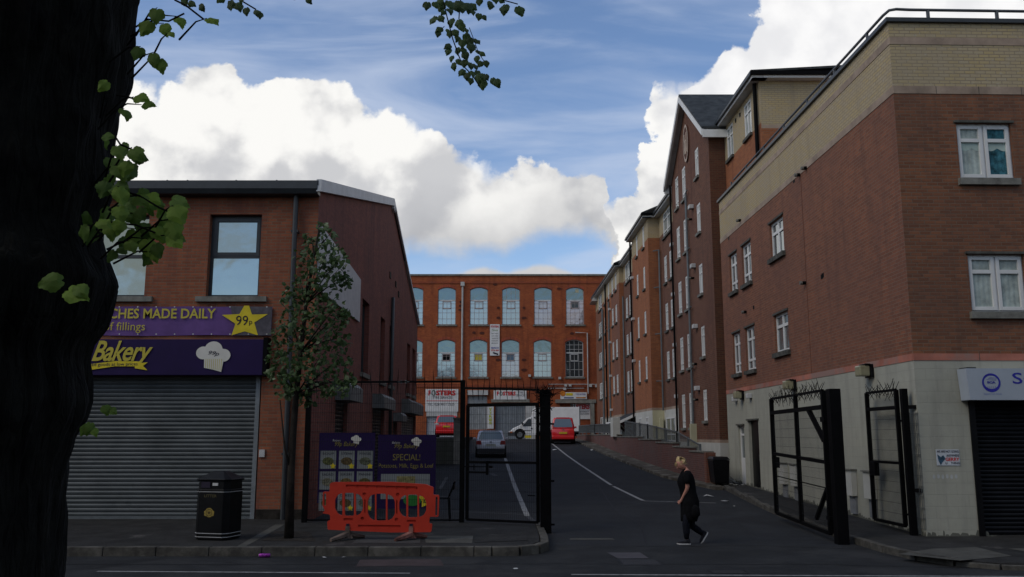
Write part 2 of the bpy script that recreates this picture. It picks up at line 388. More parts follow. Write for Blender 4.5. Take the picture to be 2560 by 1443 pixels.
brick_rf = brick('shaded_front_brick', (.25,.100,.050), (.155,.064,.035), (.17,.115,.08), stain=(.11,.065,.05), stain_amt=.55, blotch=(.07,.04,.035))  # browner front brick, its colour also darkened for the weaker light there
brick_dark = brick('tower_brick', (.185,.076,.044), (.125,.053,.033), (.16,.115,.085), stain=(.10,.045,.035))
brick_or = brick('orange_brick', (.36,.128,.050), (.26,.090,.038), (.24,.13,.08), stain=(.2,.07,.04), stain_amt=.3)
brick_yel = brick('yellow_brick', (.44,.335,.165), (.41,.335,.22), (.26,.21,.145), stain=(.33,.27,.185), stain_amt=.5, blotch=(.42,.40,.36))
brick_wall = brick('retaining_brick', (.15,.062,.050), (.11,.048,.04), (.15,.10,.09), stain=(.12,.09,.085), stain_amt=.6)
render_w = brick('painted_block', (.375,.37,.305), (.37,.365,.30), (.335,.33,.275), stain=(.25,.25,.215), stain_amt=.45, bw=.45, bh=.225, ms=.006, blotch=(.40,.38,.33))
render_a = M('painted_render', (.50,.495,.45), .85, var=.12, scale=.7, dirt=((.36,.35,.30), 1.1, .62))
cream = M('cream_render', (.48,.46,.31), .85, var=.12, scale=.9)
pink = M('pink_band', (.35,.265,.20), .8, var=.25, scale=1.5)
pink2 = M('salmon_band', (.44,.17,.12), .8, var=.25, scale=.9, dirt=((.28,.18,.15), .55, .47))
stone = M('sill_stone', (.20,.195,.17), .9, var=.3, scale=4)
sill_d = M('dark_sill', (.10,.098,.085), .9, var=.35, scale=5)
lintel_m = M('concrete_lintel', (.25,.24,.21), .9, var=.3, scale=2)
slate = M('slate', (.045,.05,.052), .7, var=.4, scale=3)
white = M('white_paint', (.70,.70,.68), .5, var=.08, scale=2)
upvc = M('white_upvc', (.66,.66,.64), .35, var=.05, scale=3)
greyw = M('grey_white', (.50,.50,.49), .6, var=.15, scale=2)
barge_m = M('barge_metal', (.52,.53,.54), .5, var=.1, scale=2)
dkmetal = M('dark_coated_metal', (.026,.030,.033), .45, var=.2, scale=3, spec=.5)
black = M('black_paint', (.0035,.0035,.004), .6, var=.3, scale=6, spec=.06)
blackg = M('black_gloss', (.005,.005,.006), .35, var=.3, scale=5, spec=.18)
shut_m = M('galvanised_shutter', (.110,.120,.122), .5, metal=.25, var=.18, scale=1.2, dirt=((.08,.088,.09), 3, .58))
shut_d = M('dark_shutter', (.010,.011,.014), .5, metal=.2, var=.3, scale=2)
shut_w = M('pale_shutter', (.42,.44,.47), .55, var=.12, scale=2)
galv = M('galvanised_steel', (.15,.165,.17), .5, metal=.4, var=.15, scale=4)
wire_m = M('fence_wire', (.010,.011,.012), .6, var=.2, scale=3)
gl_sky = glass('reflective_glass', (.36,.42,.42), .9)
gl_mill_low = glass('mill_glass_lower', (.42,.49,.50), .75, .12, .03)
gl_mill = glass('mill_glass', (.20,.265,.275), .85, .06, .06)
gl_dark = glass('dark_glass', (.05,.06,.065), .3, .05)
gl_side = glass('flat_window_glass', (.20,.23,.24), .55, .06)
curt = glass('curtained_glass', (.36,.39,.38), .3, .15)
net = M('net_curtain', (.40,.46,.43), .9, var=.25, scale=5)
drape = M('teal_curtain', (.05,.17,.21), .9, var=.5, scale=8)
purple = M('purple_board', (.016,.006,.055), .6, var=.15, scale=1)
purple_l = M('lilac_vinyl', (.13,.065,.22), .6, var=.2, scale=1.2, rgb2=(.09,.045,.15))
vinyl_g = M('grey_vinyl_edge', (.11,.10,.115), .5, var=.4, scale=3)
yellow = M('yellow_vinyl', (.66,.52,.03), .6, var=.12, scale=3)
yel_d = M('mustard_lettering', (.50,.42,.06), .6, var=.1, scale=3)
ink = M('black_ink', (.02,.015,.03), .6, var=.1, scale=3)
redp = M('red_lettering', (.55,.03,.03), .55, var=.1, scale=4)
bluep = M('navy_lettering', (.03,.03,.30), .5, var=.1, scale=4)
signw = M('white_sign', (.68,.68,.67), .5, var=.1, scale=1.5)
signb = M('pale_blue_sign', (.35,.39,.44), .45, var=.06, scale=1)
soil = M('soil', (.035,.03,.025), 1, var=.4, scale=6, bump=.4)

def road_z(Y):
    K_ = [(-100,0),(18,0),(22,.09),(27,.20),(32,.33),(42,.72),(48,.98),(58,1.5),(66,1.72),(75,1.75),(1000,1.75)]
    for (a, za), (b, zb) in zip(K_, K_[1:]):
        if a <= Y <= b: return za+(zb-za)*(Y-a)/(b-a)
    return 0
def G(px, py, dz=0):
    """where a sight line meets the road surface"""
    a, b, d = ray(px, py); t = 5.0
    while t < 200:
        if EYE+d*t <= road_z(b*t)+dz: break
        t += .01
    return Vector((a*t, b*t, road_z(b*t)+dz))

# ------------------------------------------------------------------ ground
mb = MB(); mb.box((-150,-80,-1), (150,17.2,0)); tag(obj('main_road', mb, asphalt), kind='structure')
mb = MB()
YS = [17.2,18,20,22,24.5,27,29.5,32,34.5,37,39.5,42,45,48,51.5,55,58,62,66,70,75,90,120,400]
prev = None
for y in YS:
    row = [(x, y, road_z(y)) for x in (-300,-40,-2.0,6.5,40,300)]
    if prev:
        for i in range(5): mb.poly(prev[i], prev[i+1], row[i+1], row[i])
    prev = row
tag(obj('side_street', mb, asphalt2), kind='structure')

def outline_slab(name, pts, z0, z1, m):
    mb = MB(); n = len(pts)
    mb.add([(x, y, z0) for x, y in pts]+[(x, y, z1) for x, y in pts], [tuple(range(n, 2*n))]+[(i, (i+1) % n, (i+1) % n+n, i+n) for i in range(n)])
    return tag(obj(name, mb, m), kind='structure')
PZ = .15
corner = [(.50, 19.9), (.52, 17.4), (.50, 16.6), (.34, 16.15), (.05, 15.95), (-.4, 15.87)]
outline_slab('left_pavement', [(-40,15.87),(-40,20.95),(-4.6,20.95),(-4.6,20.4),(.5,20.4)]+corner, -.2, PZ, pave_m)
# kerb stones of the left pavement
mb = MB()
path = [(-40.0, 15.87-.09)]
x = -40.0
line = []
while x < -.6: line.append((x, 15.79)); x += .915
line += [(-.35,15.79),(.12,15.86),(.44,16.08),(.60,16.55),(.62,17.4),(.61,18.4),(.60,19.4),(.58,20.2)]
for (xa, ya), (xb, yb) in zip(line, line[1:]):
    d = Vector((xb-xa, yb-ya, 0)); l = d.length; d /= l; nrm = Vector((-d.y, d.x, 0))
    a = Vector((xa, ya, 0))+d*.006; b = Vector((xb, yb, 0))-d*.006
    j = random.uniform(-.004, .006)
    mb.hexa([a-nrm*.08+Vector((0,0,-.1)), b-nrm*.08+Vector((0,0,-.1)), b+nrm*.08+Vector((0,0,-.1)), a+nrm*.08+Vector((0,0,-.1)),
             a-nrm*.07+Vector((0,0,PZ+.004+j)), b-nrm*.07+Vector((0,0,PZ+.004+j)), b+nrm*.08+Vector((0,0,PZ+.004+j)), a+nrm*.08+Vector((0,0,PZ+.004+j))])
tag(obj('left_kerb', mb, kerb_m, bevel=.012), kind='structure')
# flags and a repaired strip let into the tarmac
def patch(name, pts, m, z):
    mb = MB(); mb.poly(*[(p[0], p[1], z) for p in pts]); tag(obj(name, mb, m), kind='structure')
pt = lambda *q: [atZ(x, y, PZ) for x, y in q]
patch('drainage_channel', pt((590,1368),(612,1368),(712,1312),(688,1312)), slab_m, PZ+.004)
patch('tree_pit', pt((655,1352),(690,1328),(775,1330),(790,1354)), soil, PZ+.005)
patch('paving_flags', pt((1060,1340),(1065,1358),(1180,1358),(1183,1340)), slab_m, PZ+.004)
patch('paving_flags', pt((1188,1338),(1186,1357),(1320,1352),(1318,1336)), pave_m, PZ+.008)
patch('pavement_patch', pt((905,1338),(880,1358),(1050,1358),(1052,1340)), M('patch_tarmac',(.06,.06,.06),.9), PZ+.004)
patch('service_cover', [atZ(x, y, 0) for x, y in ((1518,1382),(1600,1382),(1622,1396),(1545,1397))], M('iron_cover',(.065,.06,.065),.7,bump=.4), .004)
patch('road_patch', [atZ(x, y, 0) for x, y in ((900,1400),(1100,1398),(1110,1415),(890,1417))], M('red_tarmac',(.06,.045,.045),.9), .004)
# right pavement, following the street up
mb = MB(); st = [(14.05,8.6),(14.2,7.6),(14.6,7.1),(15.2,6.78),(16.2,6.65),(18,6.65),(20,6.63),(22.3,6.62),(25,6.78),(28,7.0),(31,7.2),(33.6,7.3)]
RX = lambda y: 8.1-.0136*(y-17.75)+.3 if y > 17.7 else 30
prev = None
for y, xk in st:
    z = road_z(y)+.11
    row = [(xk, y, road_z(y)-.1), (xk, y, z-.015), (xk+.15, y, z), (30, y, z)]
    if prev:
        for i in range(3): mb.poly(prev[i], prev[i+1], row[i+1], row[i])
    else: mb.poly((8.6,14.05,-.1),(30,14.05,-.1),(30,14.05,z),(8.6,14.05,z))
    prev = row
tag(obj('right_pavement', mb, pave_m), kind='structure')
mb = MB()
sk = [(30,13.95),(24,13.95),(18,13.95),(14,13.95),(12,13.96),(10.8,13.97),(9.6,13.98),(8.6,14.0)]+[(x, y) for y, x in st[1:]]
for (xa, ya), (xb, yb) in zip(sk, sk[1:]):
    d = Vector((xb-xa, yb-ya, 0)); l = d.length; n_ = max(1, round(l/.9)); d /= l; nrm = Vector((-d.y, d.x, 0))
    for i in range(n_):
        a = Vector((xa, ya, road_z(ya)))+d*(l*i/n_+.005); b = Vector((xa, ya, road_z(yb)))+d*(l*(i+1)/n_-.005)
        low = .05 if 7.2 < a.x < 9.9 and a.y < 16 else 0
        t = Vector((0,0,.125-low)); bt = Vector((0,0,-.1))
        mb.hexa([a-nrm*.07+bt, b-nrm*.07+bt, b+nrm*.07+bt, a+nrm*.07+bt, a-nrm*.07+t, b-nrm*.07+t, b+nrm*.07+t, a+nrm*.07+t])
tag(obj('right_kerb', mb, kerb_m, bevel=.012), kind='structure')
patch('paving_flags', [atZ(x, y, .115) for x, y in ((2245,1385),(2330,1372),(2440,1368),(2530,1390),(2400,1402))], slab_m, .116)
patch('paving_flags', [atZ(x, y, .115) for x, y in ((2520,1372),(2600,1370),(2620,1388))], slab_m, .116)
# cracks, a joint line and small covers in the tarmac
crk = M('tar_joint', (.010,.010,.011), .7, var=.3); rc = random.Random(31)
def crack(pts, w, z0=.003):
    mb = MB()
    for a, b in zip(pts, pts[1:]):
        a, b = Vector((a[0], a[1], 0)), Vector((b[0], b[1], 0)); n_ = max(2, int((b-a).length/.25)); pr = None
        for i in range(n_+1):
            p = a.lerp(b, i/n_)+Vector((rc.uniform(-.02,.02), rc.uniform(-.03,.03), 0)); q = p+Vector((0, w*rc.uniform(.6,1.3), 0)) if abs(b.x-a.x) > abs(b.y-a.y) else p+Vector((w*rc.uniform(.6,1.3), 0, 0))
            p.z = road_z(p.y)+z0; q.z = road_z(q.y)+z0
            if pr: mb.poly(pr[0], p, q, pr[1])
            pr = (p, q)
    tag(obj('tarmac_joint', mb, crk), kind='structure')
crack([(.7,17.15),(2.4,17.05),(4.6,17.2),(6.5,16.6)], .035); crack([(-9,14.75),(-4,14.7),(.5,14.8),(5,14.7),(11,13.7)], .03)
crack([(2.6,17.6),(2.9,20.5),(2.7,24.5),(3.0,31)], .03); crack([(4.9,18.4),(5.2,21),(5.0,24)], .02); crack([(-3.4,23.2),(-1.0,23.5),(1.6,23.3)], .025)
def cover(x, y, w, d):
    z = road_z(y)+.004; patch('service_cover', [(x-w,y-d,0),(x+w,y-d,0),(x+w,y+d,0),(x-w,y+d,0)], M('iron_cover',(.026,.025,.025),.6,bump=.6,bscale=60), z)
    patch('cover_frame', [(x-w-.04,y-d-.04,0),(x+w+.04,y-d-.04,0),(x+w+.04,y+d+.04,0),(x-w-.04,y+d+.04,0)], crk, z-.002)
cover(2.1, 15.0, .30, .30); cover(3.3, 13.95, .25, .16)
patch('road_patch', [(1.2,18.6,0),(2.0,18.6,0),(2.05,18.1,0),(1.15,18.1,0)], slab_m, .008)
# painted lines
def stripe(name, pa, pb, w, m=paint_m, n=8, lift=.004):
    mb = MB(); a = Vector((pa[0], pa[1], 0)); b = Vector((pb[0], pb[1], 0)); d = (b-a).normalized(); nr = Vector((-d.y, d.x, 0))*(w/2)
    yk = sorted({0.0, 1.0, *[i/n for i in range(n+1)], *[(y-a.y)/(b.y-a.y) for y in YS if abs(b.y-a.y) > .5 and 0 < (y-a.y)/(b.y-a.y) < 1]})
    for s0, s1 in zip(yk, yk[1:]):
        p, q = a.lerp(b, s0), a.lerp(b, s1)
        mb.poly(*[(v.x, v.y, road_z(v.y)+lift) for v in (p-nr, q-nr, q+nr, p+nr)])
    return tag(obj(name, mb, m), kind='structure')
stripe('road_marking', G(243,1429), G(1025,1434), .075); stripe('road_marking', G(1428,1437), G(2700,1443), .075)
stripe('bay_line', G(1380,1110), G(1528,1213), .11); stripe('bay_line', G(1533,1216), G(1608,1252), .11); stripe('bay_line', G(1610,1253), G(1790,1258), .07)
stripe('bay_line', G(1263,1146), G(1318,1290), .14); stripe('bay_line', G(1318,1290), G(1340,1308), .12, faded_m)
stripe('bay_line', G(1170,1204), G(1280,1207), .07, faded_m); stripe('bay_line', G(1080,1276), G(1315,1287), .07, faded_m)
stripe('bay_line', G(1100,1222), G(1117,1193), .12, faded_m)
stripe('bay_line', G(1205,1170), G(1236,1172), .2, faded_m); stripe('bay_line', G(1228,1184), G(1240,1190), .2, faded_m)
stripe('bay_line', G(1176,1141), G(1184,1141), .25, faded_m); stripe('bay_line', G(1225,1102.6), G(1330,1102.6), .12, faded_m)

# ------------------------------------------------------------------ shared building parts
def shutter(fr, u0, u1, z0, z1, off, mat, parent, pitch=.095, name='roller_shutter', depth=.02):
    mb = MB(); n = max(2, int(round((z1-z0)/pitch))); h = (z1-z0)/n; prof = []
    for i in range(n):
        z = z0+i*h
        prof += [(z, -.012), (z+h*.10, 0), (z+h*.35, depth*.7), (z+h*.65, depth), (z+h*.92, depth*.55)]
    prof.append((z1, -.012))
    for (za, oa), (zb, ob) in zip(prof, prof[1:]):
        mb.poly(fr.P(u0, za, off+oa), fr.P(u1, za, off+oa), fr.P(u1, zb, off+ob), fr.P(u0, zb, off+ob))
    return obj(name, mb, mat, parent)
def fbox(name, fr, u0, u1, z0, z1, o0, o1, mat, parent, bevel=0):
    mb = MB(); fr.box(mb, min(u0,u1), max(u0,u1), min(z0,z1), max(z0,z1), o0, o1); return obj(name, mb, mat, parent, bevel=bevel)
def window(fr, u0, u1, z0, z1, parent, rec=.09, fw=.055, mull=(), trans=(), fm=None, gm=None, sill=.07, sm=None, sw=.06, curtain=None, back=True, bar=.045):
    u0, u1 = min(u0, u1), max(u0, u1); mb = MB(); a, b = -rec-.06, -rec
    fr.box(mb, u0, u0+fw, z0, z1, a, b); fr.box(mb, u1-fw, u1, z0, z1, a, b)
    fr.box(mb, u0+fw, u1-fw, z0, z0+fw, a, b); fr.box(mb, u0+fw, u1-fw, z1-fw, z1, a, b)
    for k in mull: u = u0+(u1-u0)*k; fr.box(mb, u-bar, u+bar, z0+fw, z1-fw, a, b+.002)
    for k in trans: z = z0+(z1-z0)*k; fr.box(mb, u0+fw, u1-fw, z-bar*.8, z+bar*.8, a, b+.004)
    w = obj('window', mb, fm or upvc, parent)
    mb = MB(); mb.poly(fr.P(u0+.02,z0+.02,a+.03), fr.P(u1-.02,z0+.02,a+.03), fr.P(u1-.02,z1-.02,a+.03), fr.P(u0+.02,z1-.02,a+.03))
    obj('pane', mb, gm or gl_side, w)
    if sill:
        mb = MB(); fr.box(mb, u0-sw, u1+sw, z0-sill*1.4, z0, -rec-.05, .09); obj('sill', mb, sm or sill_d, w)
    return w

# ------------------------------------------------------------------ bakery (left)
bakery = thing('bakery_building', (-8, 27, 0), 'low red brick bakery building with grey roller shutter and long sloping side gable', 'building')
BF = Fr((-30, 20.9), (1, 0), (0, -1)); BS = Fr((-4.73, 20.9), (-.0136, 1), (1, 0))
ue = -4.73+30
# front
w1 = [*BF.px(514,742), *BF.px(655,536)]; w1 = (w1[0], w1[2], w1[1], w1[3])
w2r = BF.px(367,640)[0]; w2 = (w2r-(w1[1]-w1[0]), w2r, w1[2], w1[3])
z_sh = BF.px(600,940)[1]; u_sh = BF.px(645,1100)[0]
hole_sh = (0.5+8, u_sh+.02, -.1, z_sh)
mb = MB(); BF.wall(mb, 0, ue, -.1, 8.1, [w1, w2, hole_sh], rev=.24); obj('front_wall', mb, brick_bk, bakery)
for w in (w1, w2):
    mid = (BF.px(560,638)[1]-w[2])/(w[3]-w[2])
    window(BF, w[0], w[1], w[2], w[3], bakery, rec=.17, fw=.07, trans=(mid,), fm=dkmetal, gm=gl_sky, sill=.09, sm=stone, sw=.22, bar=.05)
for w in (w1,):
    # the thicker casement of the upper light
    mb = MB(); zt = w[2]+(w[3]-w[2])*mid
    for a in ((w[0]+.07, w[0]+.15, zt, w[3]-.07), (w[1]-.15, w[1]-.07, zt, w[3]-.07), (w[0]+.15, w[1]-.15, zt+.02, zt+.1), (w[0]+.15, w[1]-.15, w[3]-.15, w[3]-.07)):
        BF.box(mb, a[0], a[1], a[2], a[3], -.195, -.155)
    obj('casement', mb, dkmetal, bakery)
shutter(BF, 8.5, u_sh-.1, PZ+.05, z_sh, -.10, shut_m, bakery, .098)
fbox('shutter_rail', BF, u_sh-.12, u_sh-.02, PZ, z_sh, -.14, -.04, M('guide_rail',(.22,.24,.25),.5,metal=.3), bakery)
fbox('shutter_bottom_bar', BF, 8.5, u_sh-.11, PZ-.01, PZ+.06, -.12, -.06, galv, bakery)
# side wall
sw_px = [((906,841),(924,690)),((951.7,879),(963,744)),((974,896.5),(984.6,775)),((1017.5,950),(1025.5,828)),((1031,957),(1038,846))]
holes = []
for a, b in sw_px:
    ua, za = BS.px(*a); ub, zb = BS.px(*b); um = BS.px(b[0], (a[1]+b[1])/2)[0]; u0 = BS.px(a[0], (a[1]+b[1])/2)[0]
    holes.append((u0, um, min(za, 4.5) if za < 4.2 else za, zb))
holes = [(h[0], h[1], 4.05, 6.45) for h in holes]
doors = []
for (xa, xb) in ((838, 868), (931, 960), (983, 993), (1004, 1038)):
    doors.append((BS.px(xa,1040)[0], BS.px(xb,1040)[0], .0, 3.0))
SL = 26.1
mb = MB(); BS.wall(mb, 0, SL, -.1, 7.95, holes+doors, rev=.18)
mb.poly(BS.P(0,7.95), BS.P(SL,7.95), BS.P(14,11.45), BS.P(0,8.12)); obj('side_wall', mb, brick_bs, bakery)
for h in holes:
    window(BS, h[0], h[1], h[2], h[3], bakery, rec=.16, fw=.05, fm=dkmetal, gm=gl_dark, sill=.10, sm=stone, sw=.12)
for i, h in enumerate(doors):
    shutter(BS, h[0], h[1], .1, h[3], -.12, shut_m if i == 3 else shut_d, bakery, .12)
    ht = (.50, .50, .35, .62)[i]; zt = (3.50, 3.50, 3.0, 3.7)[i]
    mb = MB(); mb.cur = 0
    p = [(0, zt-ht), (.42, zt-ht), (.42, zt-.12), (.30, zt), (0, zt)]
    n = len(p)
    A = [BS.P(h[0]-.12, z, o) for o, z in p]; B = [BS.P(h[1]+.12, z, o) for o, z in p]
    mb.add(A+B, [tuple(range(n)), tuple(range(n, 2*n))[::-1]]+[(k, (k+1) % n, (k+1) % n+n, k+n) for k in range(n)])
    obj('shutter_hood', mb, M('hood_grey', (.16,.165,.16), .6, var=.2), bakery)
mb = MB(); u = BS.px(971, 1020)[0]; mb.tube([BS.P(u, .1, .09), BS.P(u, 7.6, .09)], .07, 8); obj('side_downpipe', mb, dkmetal, bakery, smooth=True)
for x, y in ((975,687),(989,710),(996,735)):
    u, z = BS.px(x, y); fbox('vent_brick', BS, u-.16, u+.16, z-.14, z+.1, -.02, .03, black, bakery)
# small openings on the gable end, back and roof
mb = MB(); A = BS.P(0, 0); back = 20.9+SL
mb.poly((-4.73-.35,back,-.1),(-30,back,-.1),(-30,back,7.95),(-5.08,back,7.95)); mb.poly((-30,20.9,-.1),(-30,back,-.1),(-30,back,7.95),(-30,34.9,11.45),(-30,20.9,8.1))
obj('back_wall', mb, brick_bs, bakery)
mb = MB(); e = .06
for (ya, za, yb, zb) in ((20.55,8.02,34.9,11.47), (34.9,11.47,back+.2,7.95)):
    xa, xb = -4.68-.0136*(ya-20.9), -4.68-.0136*(yb-20.9)
    mb.hexa([(-30,ya,za),(xa,ya,za),(xb,yb,zb),(-30,yb,zb),(-30,ya,za+.12),(xa,ya,za+.12),(xb,yb,zb+.12),(-30,yb,zb+.12)])
obj('roof', mb, dkmetal, bakery)
mb = MB()
def barge(mb, ua, za, ub, zb, h, o0=.0, o1=.12):
    mb.hexa([BS.P(ua,za-h,o1), BS.P(ub,zb-h,o1), BS.P(ub,zb-h,o0), BS.P(ua,za-h,o0), BS.P(ua,za,o1), BS.P(ub,zb,o1), BS.P(ub,zb,o0), BS.P(ua,za,o0)])
barge(mb, -.34, 8.17, 14.0, 11.62, .30); barge(mb, 14.0, 11.62, 14.35, 11.52, .42)
barge(mb, 14.35, 11.52, SL+.2, 8.05, .13)
obj('bargeboard', mb, barge_m, bakery)
mb = MB(); z0 = BF.off(.35).px(600, 481)[1]; z1 = BF.off(.35).px(600, 451)[1]
p = [(0, z0-.02), (.30, z0-.02), (.36, z0+.10), (.36, z1), (0, z1)]; n = len(p)
A_ = [BF.P(0, z, o) for o, z in p]; B_ = [BF.P(ue+.03, z, o) for o, z in p]
mb.add(A_+B_, [tuple(range(n)), tuple(range(n, 2*n))[::-1]]+[(k, k+n, (k+1) % n+n, (k+1) % n) for k in range(n)])
for xx in (430, 480, 600, 700): u = BF.px(xx, 450)[0]; BF.box(mb, u-.02, u+.02, z1, z1+.03, .1, .3)
obj('eaves_gutter', mb, dkmetal, bakery, bevel=.01)
mb = MB(); u = BF.px(735, 700)[0]; mb.tube([BF.P(u, z0, .12), BF.P(u, 4.6, .12), BF.P(u, PZ, .12)], .062, 10)
for z in (6.9, 5.2, 3.4, 1.6): BF.box(mb, u-.085, u+.085, z, z+.06, 0, .16)
obj('downpipe', mb, dkmetal, bakery, smooth=False)
u0, zz = BF.px(720, 1100); fbox('black_strip', BF, u0-.10, u0+.02, PZ, z_sh+.4, .002, .02, black, bakery)  # flat black strip on the wall face beside the downpipe
u0, zz = BF.px(655, 1133); fbox('entry_panel', BF, u0-.06, u0+.07, zz-.09, zz+.08, 0, .04, greyw, bakery)
fbox('plinth', BF, u_sh+.03, ue, -.1, PZ+.22, .001, .03, soil, bakery)

# board and banner on the front
def star(cu, cz, r, r2=.42, rot=0):
    return [(cu+(r if i % 2 == 0 else r*r2)*math.sin(math.pi*i/5+rot), cz+(r if i % 2 == 0 else r*r2)*math.cos(math.pi*i/5+rot)) for i in range(10)]
def hat(fr, cu, cz, s, parent, off, txt=True):
    out = []
    for dx, dz, r in ((-.34,.02,.24),(0,.14,.30),(.34,-.06,.24),(-.15,-.02,.25),(.17,-.02,.25)):
        out.append(ell(cu+dx*s, cz+(dz+.12)*s, r*s, r*s*.9))
    mb = MB()
    for i, e_ in enumerate(out): mb.add([fr.P(u, z, off+.001*i) for u, z in e_], [tuple(range(len(e_)))])
    mb.add([fr.P(cu-.30*s, cz-.02*s, off+.007), fr.P(cu-.28*s, cz-.36*s, off+.007), fr.P(cu+.02*s, cz-.42*s, off+.007), fr.P(cu+.30*s, cz-.50*s, off+.007), fr.P(cu+.36*s, cz-.1*s, off+.007)], [(0,1,2,3,4)])
    h = obj('chef_hat_emblem', mb, M('emblem_white', (.62,.60,.54), .6, var=.06), parent)
    if s > .5:
        mb = MB()
        for i in range(9):
            u = cu-.24*s+i*.065*s; mb.add([fr.P(u,cz-.06*s,off+.009), fr.P(u+.016*s,cz-.06*s,off+.009), fr.P(u+.016*s,(cz-.36*s-.012*i*s),off+.009), fr.P(u,(cz-.36*s-.012*i*s),off+.009)], [(0,1,2,3)])
        obj('hat_pleats', mb, yel_d, parent)
    if txt: text('99p', fr, cu-.17*s, cu+.2*s, cz+.02*s, cz+.2*s, ink, parent, off+.010, shear=.35, rot=-.12)
FS = BF.off(.26)
sign = thing('shop_fascia', tuple(BF.P(ue-5, 4.4, .2)), 'purple bakery shop board with yellow script above the grey shutter', 'shop sign')
ua, zb_ = FS.px(655, 938); _, zt_ = FS.px(655, 848)
mb = MB(); BF.box(mb, 8.3, ua, zb_, zt_, .002, .25); obj('board', mb, purple, sign, bevel=.01)
fbox('box_end', BF, ua, ua+.1, zb_-.02, zt_+.04, .002, .27, black, sign)
def T(s, fr, x0, y0, x1, y1, m, par, off=.012, **k):
    u0, z0 = fr.px(x0, y1); u1, z1 = fr.px(x1, y0); return text(s, fr, u0, u1, min(z0, z1), max(z0, z1), m, par, off, **k)
T('Bakery', FS, 228, 852, 384, 919, yel_d, sign, shear=.42, bold=.018, sp=.95)
rib = [FS.px(x, y) for x, y in ((150,919),(222,911),(290,903),(352,904),(351,908),(370,906),(358,915),(369,926),(338,921),(337,916),(288,916),(220,926),(150,934))]
flat(FS, rib, yellow, sign, .014, 'ribbon')
T('quality baked goods at low prices', FS, 175, 907, 345, 918, purple, sign, .018, rot=.02)
hu, hz = FS.px(533, 893); hat(FS, hu, hz, .70, sign, .006)
FB = BF.off(.03)
ban = thing('banner', tuple(BF.P(ue-5, 5, .05)), 'lilac vinyl banner reading made daily with yellow 99p star, under the upstairs windows', 'banner')
ua, zb_ = FB.px(678, 839); _, zt_ = FB.px(678, 766); u0 = 9.0
mb = MB(); nn = 60
for i in range(nn):
    a, b = u0+(ua-u0)*i/nn, u0+(ua-u0)*(i+1)/nn
    f = lambda u: .012*math.sin(u*3.1)+.008*math.sin(u*7.3)
    mb.poly(BF.P(a, zb_+.01*math.sin(a*2), .03+f(a)), BF.P(b, zb_+.01*math.sin(b*2), .03+f(b)), BF.P(b, zt_-.012*abs(math.sin(b*2.4)), .03), BF.P(a, zt_-.012*abs(math.sin(a*2.4)), .03))
obj('sheet', mb, purple_l, ban, smooth=True)
ga = FB.px(585, 800)[0]
flat(BF, [(ga-.1, zt_), (ga+.1, zb_), (ua, zb_), (ua, zt_-.02)], vinyl_g, ban, .066, 'grey_corner')
text('SANDWICHES MADE DAILY', FB, FB.px(150,780)[0], FB.px(541,780)[0], FB.px(500,797)[1], FB.px(500,772)[1], yel_d, ban, .036, bold=.02)
text('with a choice of fillings', FB, FB.px(90,820)[0], FB.px(364,820)[0], FB.px(300,833)[1], FB.px(300,806)[1], yel_d, ban, .036)
st_ = star(*FB.px(614, 807), .60, .42); st_ = [(FB.px(x, y)) for x, y in ((612,765),(624,765),(631,787),(671,786),(637,807),(646,839),(613,829),(580,839),(590,810),(556,788),(600,786))]
flat(FB, st_, yellow, ban, .044, 'star')
T('99', FB, 591, 790, 622, 814, ink, ban, .050); T('p', FB, 624, 803, 632, 815, ink, ban, .050)
mb = MB()
for xx in range(300, 690, 46):
    for yy in (768, 836):
        u, z = FB.px(xx, yy); mb.add([FB.P(u+a, z+b, .04) for a, b in ell(0, 0, .018, .018, 8)], [tuple(range(8))])
obj('eyelets', mb, greyw, ban)
# bare board high on the side wall
u0 = .02; q = [BS.px(798,541), BS.px(897,652), BS.px(895,712), BS.px(798,640)]
brd = flat(BS, [(.05, 5.55), (6.4, 5.55), (6.4, 6.9), (.05, 7.15)], M('bare_board', (.50,.49,.49), .6, var=.1), None, .06, 'sign_board', .05)
tag(brd, 'blank pale grey sign board on the bakery side wall behind the young tree', 'sign')

# ------------------------------------------------------------------ mill (end of the street)
MY = 82.0
mill = thing('mill_building', (0, MY+8, 1.7), 'orange brick Victorian mill with two rows of tall arched windows', 'building')
MF = Fr((-40, MY), (1, 0), (0, -1)); m0, m1 = MF.px(700,800)[0], MF.px(1530,800)[0]
zt_ = MF.px(1255, 690)[1]
cols = [1034.5, 1116.5, 1197, 1277.5, 1358, 1438]
rows = [((812, 718)), ((943, 849))]
mh = []
for ci, cx in enumerate(cols):
    for ri, (yb, yt) in enumerate(rows):
        sh = -1.5 if ri else 0
        sl = (cx-1100)*-.0
        ua = MF.px(cx+sh-22.5, yb)[0]; ub = MF.px(cx+sh+22.5, yb)[0]
        mh.append((ua, ub, MF.px(cx, yb)[1], MF.px(cx, yt)[1], ci, ri))
for k in (1, 2, 3):
    for ri, (yb, yt) in enumerate(rows):
        h = mh[ri]; mh.append((h[0]-3.02*k, h[1]-3.02*k, h[2], h[3], -k, ri))
portal = (MF.px(1400,1050)[0], MF.px(1476,1050)[0], 1.6, MF.px(1440,1009)[1])
gates_ = [(MF.px(a,1050)[0], MF.px(b,1050)[0], 1.6, MF.px(1200,c)[1]) for a, b, c in ((1066,1143,1016),(1168,1218,990),(1238,1314,1008))]
mb = MB(); MF.wall(mb, m0-12, m1+3, 0, zt_, [h[:4] for h in mh]+[portal]+gates_, rev=.22)
RISE = .26
